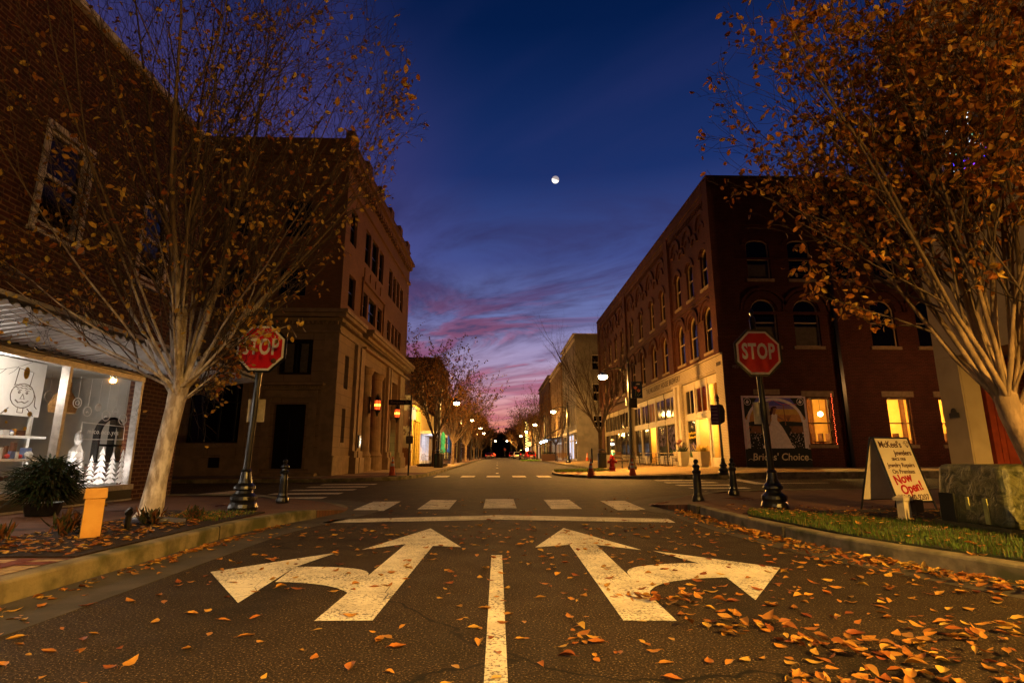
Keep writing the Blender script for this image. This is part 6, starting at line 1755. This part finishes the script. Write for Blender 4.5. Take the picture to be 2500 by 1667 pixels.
def rightclip(p):
    u, v = pix(p.x + 5.50, p.y + 5.35, p.z + .15)
    return u > lerp_tab(((0, 722), (60, 705), (150, 700), (195, 712), (240, 762), (300, 815), (345, 880), (380, 930), (430, 990)), v) + 8 * math.sin(p.z * 9 + p.y * 5)
PLt = dict(seg=[7, 5, 4, 3], wob=[.075, .10, .13, .15], up=[.03, .10, .09, .05], tap=[.80, .86, .88, .85], sides=[7, 5, 3, 3], kids=[8, 6, 4], ang=[(20, 42), (25, 55), (30, 60)],
           len=[(.42, .72), (.35, .6), (.3, .6)], leaflev=2, leaves=[0, 0, 2, 2], lp=lambda c: (.30 if c.z < 3.2 else .26) * (1.5 if math.sin(c.x * 4.1 + 1) * math.sin(c.y * 3.7) * math.sin(c.z * 3.9) > 0 else .6), ls=.088, **{'from': [.16, .1, .1]}, clip=lambda p: p.x > -2.6 and leftclip(p))
# the crown's own coordinates start at the tree's foot
trunkL = ([(-.02, 0, -.05), (-.01, 0, .03), (.0, 0, .12), (.03, 0, .5), (.08, 0, 1.0), (.14, 0, 1.5), (.17, 0, 1.78), (.19, 0, 1.92), (.2, 0, 2.02)], [.26, .20, .150, .124, .115, .114, .122, .10, .03])
pr = prim((.18, 0, 1.78), 8, 6.2, .040, (10, 34), random.Random(5), rad=.09) + prim((.18, 0, 1.95), 9, 5.6, .024, (6, 40), random.Random(19), rad=.08) + prim((.18, 0, 1.8), 6, 4.4, .022, (40, 58), random.Random(9), rad=.10) + prim((.18, 0, 1.85), 3, 7.4, .046, (3, 14), random.Random(12), rad=.04)
pr += [((.12, -.05, 1.80), (-.85, -.25, .55), 2.6, .022), ((.12, .02, 1.85), (-.80, -.5, .45), 2.3, .018), ((.14, -.06, 1.8), (-.5, -.75, .62), 2.4, .02), ((.12, 0, 1.88), (-.7, .1, .85), 3.4, .028), ((.2, -.08, 1.86), (.35, -.8, .7), 2.6, .02)]
pr += [((.25, -.05, 1.85), (.80, -.1, .62), 3.2, .028), ((.26, -.1, 1.82), (.9, -.25, .50), 2.4, .022), ((.2, .05, 1.85), (.75, .1, .85), 5.0, .036), ((.22, 0, 1.85), (.60, .05, .90), 6.2, .04)]
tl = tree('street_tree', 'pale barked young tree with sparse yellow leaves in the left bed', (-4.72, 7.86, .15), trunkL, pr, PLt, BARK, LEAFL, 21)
# cluster of yellow leaves in front of the stop sign
B = MB(); rg = random.Random(4); TW = MB()
for k in range(9):
    a = Vector((.95 + rg.uniform(-.32, .62), .25 + rg.uniform(-.1, .3), 2.78 + rg.uniform(-.10, .32)))
    TW.tube([Vector((.4, .1, 2.3)), a * .6 + Vector((.25, .05, .95)), a, a + Vector((.1, .05, -.18))], [.012, .008, .005, .003], 4)
    for j in range(11):
        B.rnd = rg.choice((.82, .84, .80, .78, .86)); d = Vector((rg.gauss(0, .5), rg.gauss(0, .5), -1)).normalized()
        B.leaf(a + Vector((rg.uniform(-.25, .25), rg.uniform(-.15, .15), rg.uniform(-.2, .15))), d, Vector((rg.gauss(0, 1), rg.gauss(0, 1), 0)), .10, .06, .1, .1)
B.build('hanging_leaves', mat('bright_yellow_leaf', (.72, .50, .08), (.55, .30, .04), 9, .5, lo=.4, hi=.6), tl); TW.build('low_twig', BARK, tl)

# right tree, leafier, behind the transformer
PR = dict(seg=[7, 5, 4, 3], wob=[.08, .10, .13, .14], up=[.03, .10, .09, .05], tap=[.80, .86, .88, .85], sides=[7, 5, 3, 3], kids=[8, 6, 3], ang=[(20, 40), (25, 50), (30, 55)],
          len=[(.42, .70), (.35, .6), (.3, .6)], leaflev=2, leaves=[0, 0, 9, 7], lp=lambda c: (.85 if c.z < 3.6 else .55) * (.4 if c.x < -1.9 and c.z > 2.9 else 1) * (1.0 if math.sin(c.x * 5.1) * math.sin(c.y * 4.3) * math.sin(c.z * 4.7) > -.12 else .35), ls=.085, **{'from': [.2, .15, .1]}, clip=rightclip)
trunkR = ([(.06, 0, -.05), (.03, 0, .05), (-.06, 0, .4), (-.20, 0, .85), (-.33, 0, 1.28), (-.37, 0, 1.44), (-.40, 0, 1.58)], [.22, .165, .125, .11, .115, .10, .03])
FK = (-.36, 0, 1.36)
pr = prim(FK, 7, 4.3, .036, (4, 26), random.Random(6), rad=.08) + prim((-.38, 0, 1.5), 9, 4.0, .020, (6, 28), random.Random(16), rad=.08)
pr += [((-.40, .02, 1.38), (-.60, .1, .95), 4.4, .030), ((-.40, .02, 1.38), (-.46, -.1, 1), 4.7, .032), ((-.38, .0, 1.42), (-.30, -.05, 1), 4.8, .034),
       ((-.40, -.05, 1.42), (-.62, -.1, .88), 3.6, .028), ((-.4, .05, 1.42), (-.52, .25, .9), 3.8, .03), ((-.36, .05, 1.42), (-.2, .15, 1), 4.6, .036), ((-.34, 0, 1.42), (-.05, -.1, 1), 4.4, .036), ((-.3, 0, 1.38), (.3, .0, 1), 4.0, .034)]
tree('street_tree', 'leafy amber autumn tree leaning over the right side', (5.50, 5.35, .15), trunkR, pr, PR, mat('tan_bark', (.36, .25, .15), (.15, .10, .06), 9, .9, bump=1, bscale=28, stretch=(1, 1, .35), c3=(.20, .14, .08), s3=4.5, top=(1.6, 3.2, (.09, .06, .035))), LEAFR, 33)

# street trees beyond
def far_tree(name, label, loc, h, leafy, seed, spread=.3, ls=.16, bark=BARKD, group='street trees down the block', lm=LEAFD):
    rg = random.Random(seed)
    P_ = dict(seg=[5, 4, 3], wob=[.06, .09, .11], up=[.05, .08, .05], tap=[.75, .8, .8], sides=[5, 4, 3], kids=[(11 if not leafy else 7), (7 if not leafy else 5)], ang=[(18, 40), (25, 50)], len=[(.45, .7), (.35, .6)], leaflev=1, leaves=[0, leafy, leafy], lp=lambda c: 1, ls=ls, **{'from': [.15, .1]})
    tr = ([(0, 0, -.1), (0, 0, .4), (.02, 0, h * .14), (.03, 0, h * .25)], [.2, .15, .13, .14])
    return tree(name, label, loc, tr, prim((.03, 0, h * .24), 11, h * .68, .055, (6, 34 + spread * 20), rg, rad=.06), P_, bark, lm, seed, group)
far_tree('bare_tree', 'bare vase shaped tree on the right in front of the pale wall', (7.55, 40.5, .33), 10.2, 0, 51, .1, group=None)
f1_ = far_tree('street_tree', 'leafy tree on the left under the first lamp', (-4.75, 41.5, .3), 8.8, 7, 52)
f2_ = far_tree('street_tree', 'pale trunked leafy tree just behind the first left tree', (-4.1, 51, .32), 8.0, 8, 53, bark=MATS['tan_bark'])
f3_ = far_tree('street_tree', 'leafy street tree on the right past the awning', (6.6, 92, .5), 10.5, 5, 54)
for k, (x, y, src, s_, lab) in enumerate(((-4.3, 62, f1_, 1.0, 'third street tree on the left'), (-4.2, 74, f2_, 1.05, 'fourth street tree on the left'), (-4.2, 86, f1_, .95, 'fifth street tree on the left'),
        (-4.2, 100, f2_, .9, 'sixth street tree on the left, lit gold from below'), (-4.0, 118, f1_, 1.0, 'seventh street tree on the left'), (-4.0, 138, f2_, 1.0, 'eighth street tree on the left'),
        (7.3, 69, f3_, .8, 'thin street tree beside the awning on the right'), (6.7, 106, f3_, .95, 'second leafy tree past the awning on the right'), (6.9, 120, f1_, 1.15, 'third leafy tree past the awning on the right'), (6.6, 135, f2_, 1.25, 'fourth leafy tree past the awning on the right'),
        (6.4, 152, f1_, 1.2, 'fifth leafy tree past the awning, small'), (6.0, 172, f2_, 1.2, 'sixth leafy tree past the awning, tiny'))):
    dup(src, (x, y, zr(y) + .14), k * 1.3, lab, 'street trees down the block', s_)
# lit trunk lights on one tree
t = thing('string_lights', 'yellow string lights wound up a tree trunk on the right', 'string lights', (6.0, 112, .4))
b = MB()
for k in range(90): a = k * .9; b.ball((.25 * math.cos(a), .25 * math.sin(a), .8 + k * .075), .06, 4)
b.build('bulbs', emitmat('gold_bulb', (1, .75, .2), 6), t)
b = MB(); b.ball((0, -.2, 2.0), .3, 6); b.build('spot_bulb', emitmat('white_gold_bulb', (1, .9, .6), 12), t); light('spot_light', 'POINT', (0, -.6, 2), 250, (1, .75, .3), t, .2)
# far tree line closing the street
def mass(name, label, cx, cy, w_, h, seed):
    rg = random.Random(seed); t_ = thing(name, label, 'tree', (cx, cy, .7), 0, 'dark trees at the street end'); b_ = MB()
    for k in range(3400):
        a, e = rg.uniform(0, 6.283), math.asin(rg.uniform(-.75, 1)); rr = rg.uniform(.55, 1.0) * (1 + .22 * math.sin(3 * a + seed) * math.cos(4 * e))
        p = Vector((math.cos(a) * math.cos(e) * w_ * rr, math.sin(a) * math.cos(e) * w_ * .6 * rr, max(h * .35 + math.sin(e) * h * .65 * rr, -.2))); b_.rnd = rg.random()
        b_.leaf(p, Vector((rg.gauss(0, 1), rg.gauss(0, 1), rg.gauss(0, 1))), Vector((0, .2, 1)), h * .12, h * .07)
    b_.build('crown', DKG, t_); b_ = MB(); b_.tube([(0, 0, -.5), (0, 0, h * .6)], [.5, .2], 8); b_.build('trunk', BARKD, t_)
DKG = leafmat('dark_leaf', [(0, (.010, .012, .006)), (1, (.02, .02, .01))])
for k, (x, y, w_, h) in enumerate(((-12, 215, 9, 17), (-4.5, 235, 6, 12), (3, 255, 7, 11), (9.5, 240, 7, 13), (-22, 205, 9, 18), (18, 225, 8, 16), (-1.5, 300, 10, 9), (28, 240, 10, 15), (-34, 220, 10, 15))):
    mass('dark_tree', ('tall dark evergreen left of the street end', 'dark tree sloping down to the street end', 'low dark tree in the middle of the street end', 'dark tree right of the street end', 'far dark tree behind the left buildings', 'far dark tree behind the right buildings', 'lowest dark tree closing the street', 'dark tree far right behind the buildings', 'dark tree far left behind the buildings')[k], x, y, w_, h, k + 60)
t = thing('stop_sign', 'tiny red stop sign at the far end of the street', 'stop sign', (2.2, 160, zr(160))); b = MB(); b.tube([(0, 0, 0), (0, 0, 2.2)], .04, 5); b.build('post', BLACK, t)
b = MB(); b.prism([(.4 * math.cos(R(22.5 + 45 * k)), 2.5 + .4 * math.sin(R(22.5 + 45 * k))) for k in range(8)], lambda a, c, d: (a, d, c), -.06, -.04); b.build('sign_face', SIGNR, t)

# shrub by the shop window
t = thing('evergreen_shrub', 'dark drooping evergreen arrangement in front of the left shop window', 'shrub', (-6.75, 8.6, .15))
b = MB(); rg = random.Random(8)
for k in range(2600):
    a = rg.uniform(0, 6.28); e = rg.uniform(-.9, 1.5); rr = rg.uniform(.4, 1)
    p = Vector((.38 * rr * math.cos(a) * math.cos(e), .50 * rr * math.sin(a) * math.cos(e) * (1 + .2 * math.sin(5 * e + 3 * a)), .48 + .36 * rr * math.sin(e))); d = Vector((math.cos(a) * .6, math.sin(a) * .8, rg.uniform(-1.3, .3)))
    b.rnd = rg.random() * .9 + .05; b.leaf(p, d, Vector((0, 0, 1)), rg.uniform(.08, .2), .03)
b.build('foliage', GREENL, t)
b = MB(); b.lathe([(.2, 0), (.24, .16), (.25, .18)], 12); b.build('pot', BLACK, t)
# small plants in beds
def tuft(label, loc, s_, n, m, seed):
    rg = random.Random(seed); t_ = thing('bedding_plant', label, 'plant', loc, 0, 'small plants in the planting beds'); b_ = MB()
    for k in range(n):
        a = rg.uniform(0, 6.28); e = rg.uniform(.2, 1.3); d = Vector((math.cos(a) * math.cos(e), math.sin(a) * math.cos(e), math.sin(e))); b_.rnd = rg.random() * .9 + .05
        b_.leaf(Vector((rg.uniform(-.05, .05), rg.uniform(-.05, .05), rg.uniform(0, .06))) * s_ * 6, d, Vector((0, 0, 1)), rg.uniform(.06, .16) * s_ * 3, .03 * s_ * 3)
    b_.build('foliage', m, t_); return t_
BG = leafmat('bed_green', [(0, (.02, .035, .012)), (.5, (.04, .05, .015)), (.7, (.16, .06, .015)), (1, (.22, .08, .015))])
tuft('low green plant left of the orange post', (-4.65, 6.3, .16), .4, 90, BG, 1); tuft('small green plant at the left edge of the bed', (-4.9, 5.7, .16), .35, 70, BG, 2)
tuft('green plant between the spigot and the left tree', (-4.35, 7.25, .16), .35, 80, BG, 3); tuft('green tuft right of the left tree foot', (-4.1, 7.8, .16), .3, 60, BG, 4)
tuft('thin twiggy plant on the bed behind the orange post', (-4.95, 7.0, .16), .3, 30, BG, 5)
pt = thing('tree_bed_plants', 'low ring of plants round the first left street tree', 'plants', (-4.75, 40.6, .3)); b = MB(); rg = random.Random(2)
for k in range(700): b.rnd = rg.random() * .9 + .05; b.leaf(Vector((rg.uniform(-1, 1), rg.uniform(-.9, 1.2), 0)), Vector((rg.gauss(0, .6), rg.gauss(0, .6), 1)), Vector((1, 0, 0)), .22, .09)
b.build('foliage', BG, pt)

# ================================================================== FALLEN LEAVES
def leafmesh(seed):
    rg = random.Random(seed); b = MB(); b.rnd = 0.0
    L = 1.0; w_ = rg.uniform(.5, .62); n = 7; curl = rg.uniform(.05, .5) * rg.choice((1, 1, -.25)); fold = rg.uniform(.1, .5); tw = rg.uniform(-.5, .5)
    V = []
    for i in range(n + 1):
        f = i / n; wd = w_ / 2 * math.sin(math.pi * min(1, f ** .8 * .97 + .02)) * (1 + rg.uniform(-.08, .08)); z = curl * (f - .45) ** 2 * 1.3 + .02; a = tw * (f - .5)
        for s_ in (-1, -.55, 0, .55, 1):
            zz = z + abs(s_) ** 1.5 * wd * fold * 1.4 + (rg.uniform(-.015, .03) if abs(s_) == 1 else 0) + s_ * wd * math.sin(a)
            V.append((f - .5 + rg.uniform(-.01, .01), s_ * wd, zz))
    mz = min(v_[2] for v_ in V); V = [(x, y, z - mz + .004) for x, y, z in V]
    fs = [(i * 5 + k, i * 5 + k + 1, (i + 1) * 5 + k + 1, (i + 1) * 5 + k) for i in range(n) for k in range(4)]
    b.faces(V, fs); i0 = V[2]
    b.tube([(i0[0], i0[1], i0[2]), (i0[0] - .12, .02, i0[2] + .01), (i0[0] - .2, .05, .01)], [.012, .01, .008], 4)
    me = b.build('fallen_leaf', LEAFG, smooth=True); d = me.data; bpy.data.objects.remove(me); return d
LM = [leafmesh(k) for k in range(9)]
rl = random.Random(77)
def gz(x, y):
    if inpoly(x, y, GV): return h_nr(x, y) + .05
    xr = [p for p in KR]
    k = min(KR, key=lambda p: abs(p[1] - y))[0]
    if x > k and y < 10: return h_nr(x, y) + .02
    if x < -3.42 and y < 9: return h_nl(x, y) + .02
    return zr(y) + .005
SP = []
# right gutter drift, swath across lower right, random scatter
for _ in range(900):
    y = rl.uniform(3.3, 10.2) if rl.random() < .8 else rl.uniform(3.2, 5.5); k = min(KR, key=lambda p: abs(p[1] - y))[0]; SP.append((k - .04 - abs(rl.gauss(0, .20)) * (1.3 if y < 6.5 else .8), y, 'g'))
for _ in range(200):  # clumps lower right
    cx, cy = rl.choice(((1.55, 3.45), (1.75, 3.2), (1.95, 3.05), (1.25, 4.05), (2.6, 3.25), (3.0, 3.3), (2.2, 3.0), (2.8, 2.95), (1.5, 2.62), (2.3, 2.7), (1.1, 4.15)))
    SP.append((cx + rl.gauss(0, .17), cy + rl.gauss(0, .07), 'c'))
for _ in range(430): SP.append((rl.uniform(-.1, 3.5), rl.uniform(2.4, 8.5) ** 1.0, 's'))
for _ in range(270): SP.append((rl.uniform(-3.3, 0), rl.uniform(2.4, 8.5), 's'))
for _ in range(150): SP.append((rl.uniform(1.2, 4.0), rl.uniform(2.4, 4.6), 's'))
for _ in range(110): SP.append((rl.uniform(-3.2, 3.4), rl.uniform(7, 13.5), 's'))
for _ in range(240): y = rl.uniform(4.6, 9.0); SP.append((-3.36 + abs(rl.gauss(0, .09)) + (.02 if y > 5.2 else 0), rl.choice((rl.uniform(5.6, 7.2), rl.uniform(7.9, 9.0), rl.uniform(4.2, 8.8))), 'l'))
for _ in range(480): SP.append((rl.uniform(3.8, 7.2), rl.uniform(3.4, 9.6) if rl.random() < .5 else rl.uniform(6.8, 9.4), 'v'))
for _ in range(650): SP.append((rl.uniform(-5.1, -3.7), rl.uniform(5.1, 8.9), 'b'))
for _ in range(60): SP.append((rl.uniform(4, 9), rl.uniform(8.5, 13), 'v'))
SP = [(x, y, q) for x, y, q in SP if not (abs(x) < .9 * 0 + 0)]
def insight(x, y):
    c, s_ = math.cos(YAW), math.sin(YAW); X_, Y_ = c * x - s_ * y, s_ * x + c * y; z = -.95
    zc = Y_ * math.cos(TH) + z * math.sin(TH); v_ = -Y_ * math.sin(TH) + z * math.cos(TH)
    if zc < .3: return None
    a, e = 1250 + F * X_ / zc, 833.5 - F * v_ / zc
    return zc if -20 < a < 2520 and e < 1690 else None
SP = [(x, y, q, insight(x, y)) for x, y, q in SP]; SP = sorted([s_ for s_ in SP if s_[3]], key=lambda s_: s_[3])
LAB = {'g': 'curled brown and gold leaf in the drift along the right kerb', 'c': 'curled amber leaf in the clumps on the lower right asphalt', 's': 'single curled autumn leaf scattered on the asphalt', 'l': 'brown leaf lying along the left kerb', 'v': 'yellow leaf lying in the grass and bed of the right verge', 'b': 'dry leaf in the left planting bed'}
def lab_s(x, y):
    if y > 8.6: return 'small autumn leaf lying by the stop line and crossing bars'
    if inpoly(x, y, [(-1.13, 3.69), (-.77, 3.69), (-.73, 6.4), (-.4, 6.48), (-.94, 8.13), (-1.48, 6.33), (-1.1, 6.5), (-1.1, 5.3), (-1.86, 5.4), (-1.69, 6.17), (-2.53, 5.19), (-1.8, 4.13), (-1.83, 4.78), (-1.2, 4.4)]): return 'curled autumn leaf lying on the white left turn arrow'
    if inpoly(x, y, [(.79, 3.65), (1.12, 3.63), (1.2, 4.4), (1.94, 4.85), (1.84, 4.11), (2.6, 5.24), (1.69, 6.18), (1.93, 5.48), (1.15, 5.4), (1.15, 6.4), (1.58, 6.24), (.95, 8.11), (.43, 6.44), (.84, 6.6)]): return 'curled autumn leaf lying on the white right turn arrow'
    if abs(x) < .055: return 'autumn leaf lying on the white centre line'
    if x < -1.3: return ('curled autumn leaf on bare asphalt ' + ('below' if y < 4.2 else 'beside') + ' the left arrow head')
    if x < 0: return ('curled autumn leaf on bare asphalt left of the centre line' + (', in the foreground' if y < 3.7 else ', level with the arrows'))
    if x < .9: return ('curled autumn leaf on bare asphalt just right of the centre line' + (', in the foreground' if y < 3.7 else ', level with the arrows'))
    if y < 3.6: return 'curled autumn leaf on the asphalt at the lower right, below the right arrow'
    return 'curled autumn leaf on the asphalt between the right arrow and the kerb'
ST = MB()
for i, (x, y, q, _) in enumerate(SP):
    s_ = rl.choice((rl.uniform(.035, .06), rl.uniform(.055, .085), rl.uniform(.075, .10))) * (1.0 if q != 'g' else .95); z = gz(x, y) + (rl.uniform(0, .045) if q in 'gc' else 0); me = rl.choice(LM); rz = rl.uniform(0, 6.28); tx, ty = rl.gauss(0, .22 if q in 'gc' else .1), rl.gauss(0, .22 if q in 'gc' else .1)
    if i < 300:
        o = bpy.data.objects.new('fallen_leaf', me); COL.objects.link(o); o.location = (x, y, z); o.rotation_euler = (tx, ty, rz); o.scale = (s_,) * 3
        lb = lab_s(x, y) if q == 's' else (LAB[q] if q != 'c' else ('curled amber leaf in the clump over the foot of the right arrow' if x < 1.75 and y > 3.5 else 'curled amber leaf in the dense patch at the lower right of the road'))
        tag(o, lb, 'leaf', 'leaves: ' + lb[:60])
    else:
        M = Matrix.LocRotScale(Vector((x, y, z)), __import__('mathutils').Euler((tx, ty, rz)), Vector((s_,) * 3)); ST.rnd = rl.random() * .98 + .01
        ST.faces([M @ v_.co for v_ in me.vertices], [tuple(p.vertices) for p in me.polygons])
o = ST.build('leaf_litter', LEAFG, smooth=True); tag(o, 'drifts of smaller fallen autumn leaves along the right kerb and beyond', 'leaves', kind='stuff')

# ================================================================== MOON
t = thing('moon', 'small bright moon with a shadowed upper limb high over the street', 'moon', (341.8, 3000, 1633.7))
mm_ = bpy.data.materials.new('moon_glow'); mm_.use_nodes = True; t_ = NT(mm_.node_tree); t_.n.clear()
g_ = t_.new('ShaderNodeNewGeometry'); dt = t_.new('ShaderNodeVectorMath', operation='DOT_PRODUCT'); t_.l.new(g_.outputs['Normal'], dt.inputs[0]); dt.inputs[1].default_value = Vector((-.30, .36, -.88)).normalized()
c = t_.ramp(t_.math('ADD', t_.math('MULTIPLY', dt.outputs['Value'], .5), .5), [(0, (.22, .20, .24)), (.48, (.30, .24, .22)), (.56, (1, .95, .85))])
em = t_.new('ShaderNodeEmission'); t_.put(em.inputs[0], c); em.inputs[1].default_value = 1.5; oo = t_.new('ShaderNodeOutputMaterial'); t_.l.new(em.outputs[0], oo.inputs[0])
b = MB(); b.ball((0, 0, 0), 22, 20); b.build('moon_disc', mm_, t, smooth=True)
